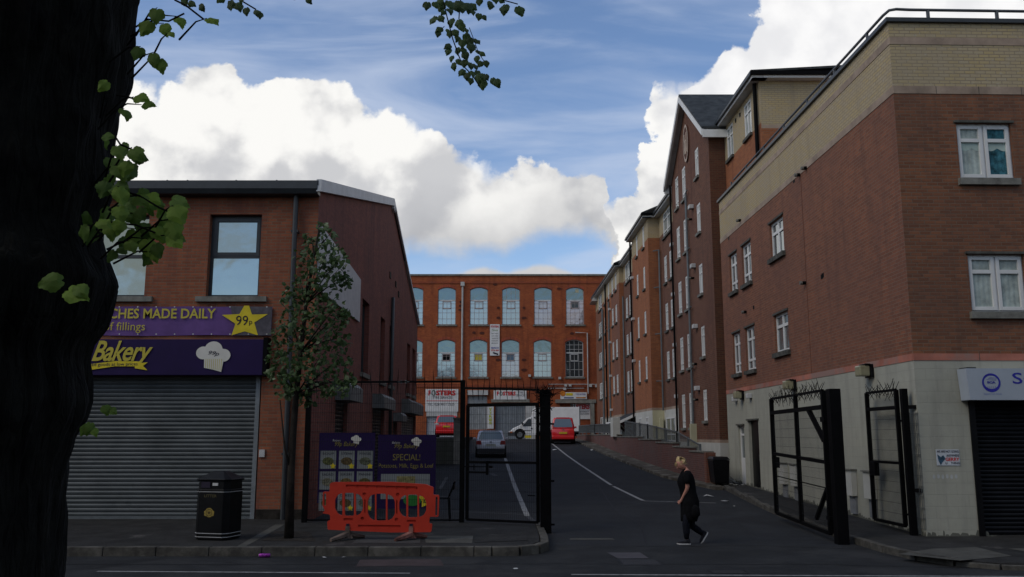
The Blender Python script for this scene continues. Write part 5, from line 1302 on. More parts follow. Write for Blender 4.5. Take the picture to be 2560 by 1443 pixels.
menu(799, 934, 1082, 1258, 'dark purple menu board with nine food cards, left one behind the mesh fence', 'menu')
menu(946, 1088, 1087, 1272, 'dark purple special offer board with big white picture panel, right one behind the mesh', 'special')

# chair behind the fence
ch = thing('metal_chair', (-1.55, 21.0, .12), 'small dark metal chair standing behind the fence', 'chair')
mb = MB(); mb.box((-1.95,20.75,.62),(-1.45,21.2,.65)); obj('seat', mb, black, ch, bevel=.01)
for x in (-1.93,-1.47):
    for y in (20.78,21.17): mb = MB(); mb.bar((x,y,.62),(x*1.0+(.04 if x > -1.7 else -.04),y,.1),.025); obj('leg', mb, black, ch)
mb = MB(); mb.tube([(-1.47,20.78,.64),(-1.33,20.78,1.0),(-1.33,21.17,1.0),(-1.47,21.17,.64)], .014, 6); mb.box((-1.36,20.8,.82),(-1.34,21.15,.98)); obj('backrest', mb, black, ch)

# ------------------------------------------------------------------ plastic barrier
def curve_solid(fr, outer, holes, o0, o1, bev=0):
    cu = bpy.data.curves.new('c', 'CURVE'); cu.dimensions = '2D'; cu.fill_mode = 'BOTH'; cu.extrude = .5
    for lp in [outer]+holes:
        sp_ = cu.splines.new('POLY'); sp_.points.add(len(lp)-1)
        for p, q in zip(sp_.points, lp): p.co = (q[0], q[1], 0, 1)
        sp_.use_cyclic_u = True
    to = bpy.data.objects.new('t', cu); C.objects.link(to); bpy.context.view_layer.update()
    me = bpy.data.meshes.new_from_object(to.evaluated_get(bpy.context.evaluated_depsgraph_get())); bpy.data.objects.remove(to)
    mb = MB(); mb.add([fr.P(v.co.x, v.co.y, o0+(v.co.z+.5)*(o1-o0)) for v in me.vertices], [tuple(p.vertices) for p in me.polygons]); return mb
def rnd_poly(pts, r, n=4):
    out = []
    k = len(pts)
    for i in range(k):
        p0, p, p1 = Vector(pts[i-1]), Vector(pts[i]), Vector(pts[(i+1) % k]); a = (p0-p); b = (p1-p); rr = min(r, a.length*.45, b.length*.45)
        A, B = p+a.normalized()*rr, p+b.normalized()*rr
        for j in range(n+1): t = j/n; out.append(tuple(A*(1-t)**2+p*2*t*(1-t)+B*t*t))
    return out
QF = Fr((-20, 16.55), (1, .015), (0, -1))
def q(zx, zy): u, z = QF.px(780+zx*.2218, 1060+zy*.2218); return (u, z)
barrier = thing('plastic_barrier', (-2.4, 16.5, PZ), 'orange red plastic pedestrian barrier standing on two grey feet at the kerb', 'barrier')
outer = rnd_poly([q(*p) for p in ((235,655),(900,652),(1290,680),(1335,700),(1372,712),(1368,798),(1435,800),(1428,1045),(1328,1045),(1322,1118),(1358,1125),(1345,1218),(900,1222),(180,1190),(176,1092),(210,1085),(205,1020),(118,1005),(150,975),(122,920),(127,762),(200,765),(205,672))], .025)
opn = []
for (xl, yt, yb), xs in zip(((262,775,1035),(630,785,1090),(984,795,1052)), (((262,345),(372,475),(497,578)),((630,712),(727,835),(852,937)),((984,1065),(1085,1190),(1208,1290)))):
    for k, (a, b) in enumerate(xs):
        if k == 0: pl = [(b,yt),(b,yb),(a+30,yb-25),(a,yb-80),(a,yt+80),(a+30,yt+25)]
        elif k == 2: pl = [(a,yt+5),(a,yb),(b-30,yb-25),(b,yb-80),(b,yt+85),(b-30,yt+28)]
        else: pl = [(a,yt),(b,yt),(b,yb),(a,yb)]
        opn.append(rnd_poly([q(*p) for p in pl], .03))
opn += [rnd_poly([q(*p) for p in pl], .01) for pl in (((1395,820),(1417,820),(1413,1030),(1390,1030)),((140,785),(163,785),(163,920),(140,920)))]
grv = [rnd_poly([q(*p) for p in pl], .01) for pl in (((385,682),(1190,705),(1190,738),(385,712)),((520,1135),(1000,1140),(1000,1170),(525,1165)),((360,1060),(465,1062),(465,1090),(358,1088)),((1072,1080),(1175,1082),(1172,1108),(1072,1106)),((592,850),(606,850),(606,1000),(592,1000)),((950,860),(966,860),(966,1010),(950,1010)))]
grv += [[QF.px(780+(cx+22*math.cos(a))*.2218, 1060+(cy+20*math.sin(a))*.2218) for a in [k*.785 for k in range(8)]] for cx, cy in ((592,790),(968,795),(572,1065),(955,1075))]
orange = M('orange_plastic', (.46,.040,.022), .45, var=.12, scale=2.5, dirt=((.30,.04,.02), 5, .62))
obj('panel', curve_solid(QF, outer, opn+grv, .012, .035), orange, barrier, bevel=.006)
obj('back_panel', curve_solid(QF, outer, opn, -.03, .011), orange, barrier)
for k in range(8): u0, z0 = q(385+k*112, 690+k*3); fbox('rib', QF, u0-.004, u0+.004, z0-.055, z0+.01, .011, .033, orange, barrier)
footm = M('foot_rubber', (.16,.12,.10), .85, var=.4, scale=5)
for zx, left in ((405, 1), (1118, 0)):
    u, z = q(zx, 1150); zg = PZ; mb = MB()
    for s_ in (-1, 1):
        for oy in (0,):
            a = QF.P(u, z-.06, 0); 
            mb.hexa([QF.P(u-.04,z-.22,.05), QF.P(u+.04,z-.22,.05), QF.P(u+.04,z-.22,-.05), QF.P(u-.04,z-.22,-.05), QF.P(u-.04,z,.05), QF.P(u+.04,z,.05), QF.P(u+.04,z,-.05), QF.P(u-.04,z,-.05)]) if s_ == 1 else None
            mb.tube([QF.P(u, z-.14, 0), QF.P(u+s_*.09, (z+zg)/2-.05, s_*-.1), QF.P(u+s_*.26, zg+.03, s_*-.28)], [.06,.055,.035], 6)
    mb.hexa([QF.P(u-.10,z-.22,.03), QF.P(u+.10,z-.22,.03), QF.P(u+.10,z-.22,-.03), QF.P(u-.10,z-.22,-.03), QF.P(u-.03,z-.1,.03), QF.P(u+.03,z-.1,.03), QF.P(u+.03,z-.1,-.03), QF.P(u-.03,z-.1,-.03)])
    obj('foot', mb, footm if left else M('foot_red_worn',(.22,.10,.08),.8,var=.4,scale=5), barrier)
    mb = MB(); a0, b0 = q(zx-18, 1210), q(zx+20, 1122); QF.box(mb, a0[0], b0[0], a0[1], b0[1], .034, .045); obj('slot', mb, ink, barrier)

# ------------------------------------------------------------------ litter bin
bx, by = -5.50, 17.0
lb = thing('litter_bin', (bx, by, PZ), 'black litter bin with pyramid lid, silver lines and gold crest', 'litter bin', rz=R(-14))
def octa(w, d, c, z): return [(-w+c,-d,z),(w-c,-d,z),(w,-d+c,z),(w,d-c,z),(w-c,d,z),(-w+c,d,z),(-w,d-c,z),(-w,-d+c,z)]
def loft(mb, rings, cap=True):
    n = len(rings[0]); b = len(mb.v); 
    for r_ in rings: mb.v += [Vector(p) for p in r_]
    for i in range(len(rings)-1):
        for j in range(n): o = b+i*n; mb.f.append((o+j, o+(j+1) % n, o+n+(j+1) % n, o+n+j)); mb.mi.append(mb.cur)
    if cap: mb.f.append(tuple(range(b, b+n))[::-1]); mb.f.append(tuple(range(b+(len(rings)-1)*n, b+len(rings)*n))); mb.mi += [mb.cur]*2
mb = MB(); W_, D_ = .345, .30
loft(mb, [octa(W_,D_,.09,.02), octa(W_,D_,.09,.88)]); loft(mb, [octa(W_-.02,D_-.02,.09,.0), octa(W_-.02,D_-.02,.09,.02)]); obj('bin_body', mb, blackg, lb, local=True, bevel=.008)
mb = MB(); loft(mb, [octa(W_+.012,D_+.012,.09,.885), octa(W_+.012,D_+.012,.09,.91), octa(W_-.012,D_-.012,.09,.915), octa(W_-.012,D_-.012,.09,1.07), octa(W_+.015,D_+.015,.09,1.075), octa(W_+.02,D_+.02,.09,1.10), octa(.13,.10,.02,1.235), octa(.12,.09,.02,1.245)]); obj('lid', mb, blackg, lb, local=True, bevel=.005)
mb = MB(); mb.box((.02,-D_-.004,.985),(.13,-D_+.02,1.035)); obj('label_plate', mb, greyw, lb, local=True)
mb = MB(); mb.box((-.22,-D_-.002,.945),(-.03,-D_+.02,1.055)); obj('aperture', mb, ink, lb, local=True)
mb = MB()
silver = M('silver_line', (.38,.38,.38), .5)
for z in (.868, .12, .055): loft(mb, [octa(W_+.004,D_+.004,.09,z), octa(W_+.004,D_+.004,.09,z+.012)])
obj('trim_line', mb, silver, lb, local=True)
LF = Fr((0, -D_-.003), (1,0), (0,-1))
def ltext(s, *a, **k):
    o = text(s, *a, **k); return o
o = text('LITTER', LF, -.14, .12, .775, .825, M('dull_gold',(.09,.075,.035),.6), None, .002, bold=.02)
# text() placed it in world space; put it under the bin in local space
me = o.data; off0 = o.location.copy()
for v in me.vertices: v.co += off0
o.parent = lb; o.location = (0,0,0)
gold = M('gold_crest', (.30,.22,.05), .5, var=.35, scale=30)
mb = MB(); cpts = ell(-.02, .50, .085, .085, 20); mb.add([LF.P(u, z, .004) for u, z in cpts], [tuple(range(20))])
for s_ in (-1, 1): mb.add([LF.P(-.02+s_*.075, .54, .003), LF.P(-.02+s_*.105, .52, .003), LF.P(-.02+s_*.10, .45, .003), LF.P(-.02+s_*.06, .43, .003)], [(0,1,2,3)])
c_ = obj('gold_crest', mb, gold, lb, local=True)
mb = MB(); a, b = ell(-.02,.50,.065,.065,20), ell(-.02,.50,.055,.055,20)
for i in range(20): mb.poly(LF.P(*a[i],.006), LF.P(*a[(i+1)%20],.006), LF.P(*b[(i+1)%20],.006), LF.P(*b[i],.006))
mb.poly(LF.P(-.05,.52,.006), LF.P(.01,.52,.006), LF.P(.005,.485,.006), LF.P(-.02,.465,.006), LF.P(-.045,.485,.006)); obj('crest_ring', mb, M('dark_gold',(.10,.07,.02),.6), c_, local=True)

# black wheeled refuse box beside the wall end
rb = thing('refuse_box', (7.0, 30.9, .35), 'black refuse container tucked between the brick pier and the white wall', 'refuse container')
c0 = Vector((7.12, 30.6, road_z(30.6)+.12))
mb = MB(); mb.hexa([c0+Vector(p) for p in ((-.27,-.25,.05),(.20,-.25,.05),(.20,.5,.05),(-.27,.5,.05),(-.33,-.3,.82),(.24,-.3,.82),(.24,.55,.82),(-.33,.55,.82))]); obj('bin_body', mb, blackg, rb, bevel=.02)
mb = MB(); mb.hexa([c0+Vector(p) for p in ((-.35,-.33,.83),(.26,-.33,.83),(.26,.58,.83),(-.35,.58,.83),(-.30,-.2,.93),(.2,-.2,.93),(.2,.5,.93),(-.30,.5,.93))]); obj('lid', mb, blackg, rb, bevel=.02)
for s_ in (-1, 1): mb = MB(); mb.tube([c0+Vector((s_*.2-.05,-.2,.05)), c0+Vector((s_*.2,-.2,.05))], .05, 10); obj('wheel', mb, black, rb)

# litter
rnd = random.Random(11)
can = thing('drink_can', tuple(atZ(662,1394,0)), 'purple drink can lying in the gutter below the young tree', 'can', rz=R(8))
mb = MB(); mb.tube([(-.10,0,.035),(-.085,0,.035),(.075,0,.035),(.09,0,.035)], [.025,.034,.034,.025], 12); obj('can_body', mb, M('purple_foil', (.33,.05,.36), .35, metal=.4, var=.5, scale=30), can, local=True, smooth=True)
mb = MB(); mb.tube([(-.103,0,.035),(-.10,0,.035)], .025, 12); obj('can_end', mb, greyw, can, local=True)
scr = [((860,1396),'scrap of white paper on the road in front of the orange barrier'),((811,1396),'tiny paper scrap on the road in front of the barrier, left of another scrap'),((1386,1126),'white crumpled wrapper on the slope near the parked red van'),
       ((1771,1243),'pale litter scrap on the road just right of the walking woman'),((1815,1258),'white litter scrap by the kerb right of the line end'),((1835,1267),'small white litter scrap at the right kerb, nearest the wide gate'),((1738,1213),'pale wrapper at the foot of the brick end pier'),
       ((1593,1122),'white litter on the slope left of the stepped wall'),((1480,1127),'white wrapper lying on the upper slope by the verge'),((1290,1425),'small white fleck of litter on the main road below the kerb corner'),((1317,1385),'white scrap in the gutter by the kerb corner'),((1363,1338),'white wrapper at the foot of the thick spiked post')]
for (x, y), lab in scr:
    p = G(x, y, .0); mb = MB(); s_ = .035 if p.y < 25 else .12
    pts = [p+Vector((math.cos(a)*s_*rnd.uniform(.7,1.5), math.sin(a)*s_*rnd.uniform(.6,1.3), .012+rnd.uniform(0,s_*.5))) for a in [k*1.05 for k in range(6)]]
    mb.add(pts+[p+Vector((0,0,.01+s_*.5))], [(i, (i+1) % 6, 6) for i in range(6)]); tag(obj('litter_scrap', mb, greyw), lab, 'litter', 'scraps of litter')
mb = MB()
for k in range(26):
    p = Vector((rnd.uniform(7.35,7.85), rnd.uniform(29.9,32.2), 0)); p.z = road_z(p.y)+.125+rnd.uniform(0,.05); a = rnd.uniform(0,3.1); s_ = rnd.uniform(.05,.16)
    d = Vector((math.cos(a), math.sin(a), 0))*s_; e = Vector((-d.y, d.x, 0))*.35; mb.poly(p-d-e, p+d-e, p+d+e+Vector((0,0,.03)), p-d+e)
tag(obj('rubbish_heap', mb, M('rubbish',(.30,.30,.28),.8,var=.6,scale=9)), 'loose pale rubbish heaped behind the black refuse container', 'rubbish', kind='stuff')
# tufts of weeds at the kerb foot
# ------------------------------------------------------------------ vehicles
tyre_m = M('tyre_rubber', (.012,.012,.013), .9); rim_m = M('wheel_rim', (.22,.23,.24), .45, metal=.5)
carglass = glass('car_glass', (.12,.15,.17), .5, .05, 0.0); plate_y = M('yellow_plate', (.62,.42,.03), .6, var=.1); plate_w = M('pale_plate', (.50,.50,.44), .6, var=.1)
redl = M('red_lens', (.35,.01,.01), .3, spec=.6); clearl = M('clear_lens', (.55,.50,.50), .3, spec=.6)
def wheel(par, x, y, r, w, side):
    mb = MB(); mb.tube([(x-w/2*side,y,r),(x+w/2*side,y,r)], r, 18); t = obj('wheel', mb, tyre_m, par, local=True)
    mb = MB(); mb.tube([(x+w/2*side+.001,y,r),(x+w/2*side+.012*side,y,r)], r*.62, 12); obj('rim', mb, rim_m, t, local=True)
def hatch(name, loc, rz, label, cat, paint, W, L, H, belt, prof, gh, plate, lamp='high', group=None):
    """rear of the car at y=0, nose at y=L; gh = (rear base, rear top, front top, front base, side inset)"""
    t = thing(name, loc, label, cat, group, rz); hw = W/2
    mb = MB(); n = len(prof)
    def inset(z, y): 
        k = 0
        if z < .35: k += .04
        if z > belt-.08: k += .05
        if y < .12: k += .07
        if y > L-.35: k += .14
        return hw-k
    mb.add([(-inset(z,y),y,z) for y, z in prof]+[(inset(z,y),y,z) for y, z in prof], [tuple(range(n)), tuple(range(n, 2*n))[::-1]]+[(i, i+n, (i+1) % n+n, (i+1) % n) for i in range(n)])
    obj('body', mb, paint, t, local=True, bevel=.045, smooth=True)
    a0, a1, b1, b0, ins = gh; tw_ = hw-ins; bw_ = hw-.055
    mb = MB(); mb.hexa([(-bw_,a0,belt-.02),(bw_,a0,belt-.02),(bw_,b0,belt-.02),(-bw_,b0,belt-.02),(-tw_,a1,H),(tw_,a1,H),(tw_,b1,H),(-tw_,b1,H)])
    obj('cabin', mb, paint, t, local=True, bevel=.06, smooth=True)
    # rear window on the sloping face
    def rp(k, m, off=.012):   # k across -1..1, m up 0..1
        w = bw_+(tw_-bw_)*m; y = a0+(a1-a0)*m-off; return (w*k, y, belt-.02+(H-belt+.02)*m)
    mb = MB(); c = [rp(-.80,.13), rp(.80,.13), rp(.86,.25), rp(.80,.84), rp(.70,.90), rp(-.70,.90), rp(-.80,.84), rp(-.86,.25)]; mb.poly(*c); obj('rear_window', mb, carglass, t, local=True)
    for s_ in (-1, 1):
        mb = MB()
        def spnt(m, yy): w = bw_+(tw_-bw_)*m+.008; return (s_*w, yy, belt-.02+(H-belt+.02)*m)
        y0, y1 = a0+(a1-a0)*.15+.25, b0-.25; m0, m1 = .14, .86; ya, yb = a0+(a1-a0)*m1+.22, b0+(b1-b0)*m1-.12
        mb.poly(spnt(m0,y0), spnt(m0,y1), spnt(m1,yb), spnt(m1,ya)); obj('side_window', mb, carglass, t, local=True)
        mb = MB(); mb.hexa([(s_*(hw-.02),b0-.15,belt+.02),(s_*(hw+.17),b0-.10,belt+.02),(s_*(hw+.17),b0-.02,belt+.04),(s_*(hw-.02),b0-.02,belt+.04),(s_*(hw-.02),b0-.15,belt+.13),(s_*(hw+.15),b0-.10,belt+.15),(s_*(hw+.15),b0-.02,belt+.15),(s_*(hw-.02),b0-.02,belt+.13)]); obj('wing_mirror', mb, paint, t, local=True, bevel=.02)
        mb = MB(); zl = (belt-.22, belt-.02) if lamp == 'low' else (belt-.05, belt+.30) if lamp == 'high' else (belt-.12, belt+.02)
        if lamp == 'high': mb.hexa([(s_*(hw-.16),-.0+.02,zl[0]),(s_*(hw-.055),.06,zl[0]),(s_*(hw-.055),.2,zl[0]),(s_*(hw-.16),.2,zl[0]),(s_*(hw-.20),.12,zl[1]),(s_*(hw-.10),.15,zl[1]),(s_*(hw-.10),.3,zl[1]),(s_*(hw-.20),.3,zl[1])])
        else: mb.hexa([(s_*(hw-.34),-.015,zl[0]),(s_*(hw-.06),.03,zl[0]),(s_*(hw-.05),.25,zl[0]),(s_*(hw-.34),.2,zl[0]),(s_*(hw-.30),-.01,zl[1]),(s_*(hw-.07),.04,zl[1]),(s_*(hw-.07),.25,zl[1]),(s_*(hw-.30),.2,zl[1])])
        obj('tail_light', mb, redl if lamp != 'mid' else clearl, t, local=True, bevel=.012)
    mb = MB(); mb.box((-hw+.09,-.05,.28),(hw-.09,.12,.50)); obj('rear_bumper', mb, paint if lamp != 'low' else M('dark_bumper',(.04,.04,.045),.6), t, local=True, bevel=.04)
    mb = MB(); zp = belt-.30 if lamp == 'mid' else .62; mb.box((-.26,-.035,zp),(.26,.0,zp+.12)); obj('number_plate', mb, plate, t, local=True)
    mb = MB(); mb.box((-.05,-.022,belt-.10),(.05,.01,belt-.05)); obj('badge', mb, rim_m, t, local=True)
    mb = MB(); mb.box((-hw+.12,.1,.10),(hw-.12,L-.2,.30)); obj('underside', mb, black, t, local=True)
    for s_ in (-1, 1):
        for y in (.62, L-.78): wheel(t, s_*(hw-.12), y, .31, .20, s_)
    mb = MB(); mb.box((-tw_*.7,a1-.02,H-.01),(tw_*.7,a1+.12,H+.025)); obj('roof_spoiler', mb, paint, t, local=True, bevel=.01)
    return t
red1 = M('red_paint', (.62,.008,.010), .28, var=.04, spec=.6, coat=.6); silverp = M('grey_paint', (.46,.46,.50), .3, metal=.2, var=.04, spec=.6, coat=.5)
profA = [(.10,.20),(0,.34),(0,.60),(.03,.92),(.10,1.0),(2.9,1.0),(3.75,.86),(4.1,.70),(4.18,.45),(4.1,.22)]
v = atY(1408,1109,58); hatch('small_van', (v.x, 58, v.z), R(-2), 'small red upright car with yellow rear plate, parked in front of the white truck', 'car', red1, 1.62, 3.6, 1.66, .98,
      [(.10,.22),(0,.36),(0,.62),(.03,.90),(.08,.98),(2.6,.98),(3.25,.82),(3.5,.68),(3.58,.45),(3.5,.24)], (.05,.26,1.9,2.75,.19), plate_y, 'high', 'parked cars')
v = atY(1227,1146,46.5); hatch('hatchback_car', (v.x, 46.5, v.z), R(1.5), 'grey hatchback with pale rear plate, parked on the slope seen through the gate', 'car', silverp, 1.64, 3.8, 1.42, .92,
      [(.10,.20),(0,.32),(0,.60),(.05,.86),(.12,.92),(2.6,.92),(3.4,.78),(3.7,.64),(3.78,.42),(3.7,.22)], (.10,.62,1.9,2.85,.20), plate_w, 'low', 'parked cars')
v = atY(1116,1093,66); hatch('people_carrier', (v.x, 66, 1.95), R(2), 'bright red people carrier parked on the raised yard at the left', 'car', red1, 1.80, 4.3, 1.58, 1.02, profA, (.10,.50,2.2,3.2,.20), plate_y, 'mid', 'parked cars')
# white box truck, side on
tk = thing('box_truck', (2.5, 75, 1.74), 'white box truck seen from its left side in front of the mill', 'truck')
xt = lambda px: (px-1280)/FPX*75/(_c+.17*_s)
X0, X1, X2 = xt(1272), xt(1342), xt(1450); zg = 1.74; tw_ = 2.0; Y0 = 75
mb = MB()
zz = lambda py: atY(1300, py, 75).z
cabp = [(X0+.02,zg+.38),(X0,zz(1082)),(X0+.12,zz(1078)),(X0+.35,zz(1071)),(xt(1300),zz(1063)),(xt(1318),zz(1046)),(xt(1325),zz(1043)),(X1,zz(1040)),(X1,zg+.35)]
mb.prism(cabp, 'y', Y0, Y0+tw_); wtruck = M('truck_white', (.80,.80,.79), .4, var=.08, scale=1.5)
obj('cab', mb, wtruck, tk, bevel=.05)
mb = MB(); mb.box((X1-.05,Y0-.05,zg+.62),(X2,Y0+tw_+.15,zz(1018))); mb.prism([(X1-.05,zz(1052)),(xt(1330),zz(1040)),(xt(1333),zz(1022)),(X1-.05,zz(1019))], 'y', Y0, Y0+tw_+.1); obj('box_body', mb, wtruck, tk, bevel=.03)
mb = MB(); mb.box((X1,Y0+.1,zg+.3),(X2-.1,Y0+tw_,zg+.61)); mb.box((X2-.35,Y0,zg+.02+.25),(X2+.05,Y0+tw_,zg+.6)); obj('chassis', mb, black, tk)
mb = MB(); mb.box((X2-.04,Y0-.08,zg+.6),(X2+.04,Y0+.0,zz(1019))); mb.box((X1-.05,Y0-.08,zg+.62),(X2,Y0-.051,zg+.70)); obj('corner_trim', mb, galv, tk)
mb = MB(); y_ = Y0-.012; mb.poly((xt(1306),y_,zz(1066)),(xt(1328),y_,zz(1066)),(xt(1328),y_,zz(1048)),(xt(1321),y_,zz(1048))); obj('side_window', mb, carglass, tk)
mb = MB(); mb.poly((xt(1301)-.02,Y0+.1,zz(1064)),(xt(1301)-.02,Y0+tw_-.1,zz(1064)),(xt(1317)-.02,Y0+tw_-.15,zz(1048)),(xt(1317)-.02,Y0+.15,zz(1048))); obj('windscreen', mb, carglass, tk)
mb = MB(); mb.box((X0-.08,Y0-.03,zg+.30),(xt(1288),Y0+tw_+.03,zg+.62)); obj('front_bumper', mb, M('bumper_grey',(.06,.06,.065),.7), tk, bevel=.04)
mb = MB(); mb.box((X0-.02,Y0-.02,zz(1083.5)),(xt(1284),Y0+.15,zz(1078))); hl = obj('headlight', mb, clearl, tk, bevel=.02)
mb = MB(); mb.box((xt(1275),Y0-.03,zz(1083)),(xt(1281),Y0+.1,zz(1079.5))); obj('indicator', mb, M('amber_lens',(.75,.20,.04),.4), hl)
mb = MB()
for x_, a_, b_ in ((xt(1303),zz(1066),zg+.5),(xt(1329),zz(1045),zg+.5)): mb.box((x_-.012,Y0-.008,b_),(x_+.012,Y0+.0,a_))
mb.box((xt(1303),Y0-.008,zg+.5),(xt(1329),Y0,zg+.53)); mb.box((xt(1305),Y0-.012,zz(1077)),(xt(1328),Y0,zz(1075.5))); obj('door_lines', mb, M('shut_line',(.12,.12,.12),.8), tk)
mb = MB(); mb.box((xt(1327),Y0-.03,zz(1073)),(xt(1331),Y0-.005,zz(1070))); obj('door_handle', mb, black, tk)
mb = MB(); mb.box((xt(1304),Y0-.30,zz(1062)),(xt(1307),Y0-.05,zz(1055))); obj('wing_mirror', mb, black, tk)
mb = MB(); mb.box((xt(1312),Y0-.02,zz(1095)),(xt(1328),Y0-.002,zz(1089))); obj('sticker', mb, yellow, tk)
TF = Fr((0, Y0), (1,0), (0,-1))
text('TRUCK HIRE' if False else 'REMOVALS', TF, xt(1307), xt(1326), zz(1078.5), zz(1076), ink, tk, .01)
for wx in (xt(1299.5), xt(1418)):
    r_ = .40; mb = MB(); mb.tube([(wx,Y0-.02,zg+r_),(wx,Y0+.22,zg+r_)], r_, 20); w_ = obj('wheel', mb, tyre_m, tk); mb = MB(); mb.tube([(wx,Y0-.03,zg+r_),(wx,Y0-.022,zg+r_)], r_*.55, 14); obj('rim', mb, rim_m, w_)
    mb = MB(); e_ = ell(wx, zg+r_+.02, r_*1.22, r_*1.2, 16, 0, math.pi)+[(wx-r_*1.22, zg+r_+.02)]
    mb.add([Vector((u, Y0-.01, z)) for u, z in e_], [tuple(range(len(e_)))]); obj('wheel_arch', mb, black, tk)

# ------------------------------------------------------------------ walking woman
PY = 17.5
person = thing('person', (3.42, PY, 0), 'blonde woman in a black tunic and leggings walking left, head bowed over a phone', 'person')
def pp(zx, zy, dy=0): return atY(1640+zx*.18018, 1120+zy*.18018, PY+dy)
def skin(name, verts, edges, mat, parent, root=0, sub=1):
    """verts: (point, radius)"""
    me = bpy.data.meshes.new(name); org = wloc(parent)
    me.from_pydata([tuple(p-org) for p, r in verts], edges, []); me.materials.append(mat)
    o = bpy.data.objects.new(name, me); C.objects.link(o); o.parent = parent
    m = o.modifiers.new('skin', 'SKIN'); m.use_smooth_shade = True
    for i, (p, r) in enumerate(verts):
        sv = me.skin_vertices[0].data[i]; rr = (r, r) if isinstance(r, (int, float)) else r; sv.radius = rr; sv.use_root = (i == root)
    s_ = o.modifiers.new('sub', 'SUBSURF'); s_.levels = sub; s_.render_levels = sub
    return o
skinm = M('skin', (.42,.20,.145), .55, var=.06, scale=12); cloth = M('black_cloth', (.0055,.0055,.0065), .95, var=.3, scale=14, spec=.1); legm = M('legging_cloth', (.006,.007,.012), .85, var=.2, scale=14, spec=.15)
V = []; E_ = []
def nv(p, r, prev=None):
    V.append((p, r)); i = len(V)-1
    if prev is not None: E_.append((prev, i))
    return i
pel = nv(pp(465,760), (.13,.15)); wa = nv(pp(445,630), (.12,.135), pel); chs = nv(pp(425,480), (.13,.15), wa); sh = nv(pp(425,350), (.09,.12), chs)
nk = nv(pp(395,285), .048, sh); jaw = nv(pp(352,262), .068, nk); hd = nv(pp(330,215), .088, jaw); crown_ = nv(pp(340,170), .075, hd)
nose = nv(pp(283,282), .014, jaw)
for side in (-1, 1):
    dy = side*.17
    s0 = nv(pp(430,375,dy), .050, sh); el = nv(pp(437,560,dy*1.05), .040, s0)
    wr = nv(pp(358,715,dy*.45), .027, el); pal = nv(pp(333,757,dy*.38), (.034,.022), wr)
    for k, (fx, fz, ln) in enumerate(((300,745,1),(296,760,1),(300,775,1),(308,786,.9))):
        f1_ = nv(pp((333+fx)/2-2, (757+fz)/2+4, dy*.38+side*(.012*k-.018)), .0095, pal); nv(pp(fx, fz-4, dy*.30+side*(.010*k-.015)), .008, f1_)
    th_ = nv(pp(322,738,dy*.30), .0105, pal); nv(pp(304,734,dy*.24), .009, th_)
    hp = nv(pp(455,820,side*.09), .095, pel)
    if side == -1:   # near leg: planted flat, straight
        kn = nv(pp(415,1040,-.09), .062, hp); an = nv(pp(424,1250,-.08), .036, kn); he = nv(pp(440,1310,-.08), .036, an); nv(pp(345,1325,-.09), .030, he)
    else:            # far leg trailing, heel up
        kn = nv(pp(490,1070,.09), .060, hp); an = nv(pp(640,1190,.10), .036, kn); he = nv(pp(668,1215,.10), .034, an); nv(pp(640,1300,.10), .028, he)
obj_body = skin('body', V, E_, skinm, person, 0, 2)
def ringtube(name, rows, mat, par, n=20, cap=True):
    """rows: (centre, half width along x, half depth along y)"""
    mb = MB(); rings = []
    for c_, rx_, ry_ in rows: rings.append([c_+Vector((rx_*math.cos(2*math.pi*j/n), ry_*math.sin(2*math.pi*j/n), 0)) for j in range(n)])
    loft(mb, rings, cap); return obj(name, mb, mat, par, smooth=True)
px2 = .18018/ (FPX/17.8)
def row(zy, xl, xr, ry): c_ = pp((xl+xr)/2, zy); return (c_, (xr-xl)/2*px2*1.02, ry)
ringtube('tunic', [row(1015,352,560,.17), row(960,350,578,.20), row(880,352,580,.22), row(800,352,588,.22), row(740,350,590,.215), row(680,348,572,.20), row(620,340,552,.18), row(560,326,545,.18), row(510,308,538,.185), row(465,300,533,.19), row(420,312,522,.19), row(375,332,508,.18), row(340,350,482,.15), row(310,370,452,.10), row(285,378,430,.065)], cloth, person, 24)
for side in (-1, 1):
    dy = side*.185
    mb = MB(); mb.tube([pp(440,350,side*.12), pp(434,395,dy), pp(436,450,dy*1.02), pp(436,495,dy*1.03)], [.075,.072,.066,.060], 12); obj('sleeve', mb, cloth, person, smooth=True)
mb = MB(); mb.tube([pp(455,850,-.09), pp(425,1010,-.09), pp(415,1060,-.09), pp(424,1160,-.085), pp(424,1262,-.08)], [.105,.078,.070,.066,.042], 14); obj('legging', mb, legm, person, smooth=True)
mb = MB(); mb.tube([pp(470,850,.09), pp(485,1020,.09), pp(505,1085,.09), pp(585,1140,.095), pp(648,1196,.10)], [.105,.078,.068,.064,.042], 14); obj('legging', mb, legm, person, smooth=True)
mb = MB(); mb.tube([pp(520,800,-.17), pp(545,850,-.19), pp(548,920,-.19), pp(528,965,-.18)], [.05,.085,.09,.05], 12); obj('shoulder_bag', mb, cloth, person, smooth=True)
shoe_m = M('black_shoe', (.012,.012,.016), .6); sole_m = M('white_sole', (.52,.51,.50), .6)
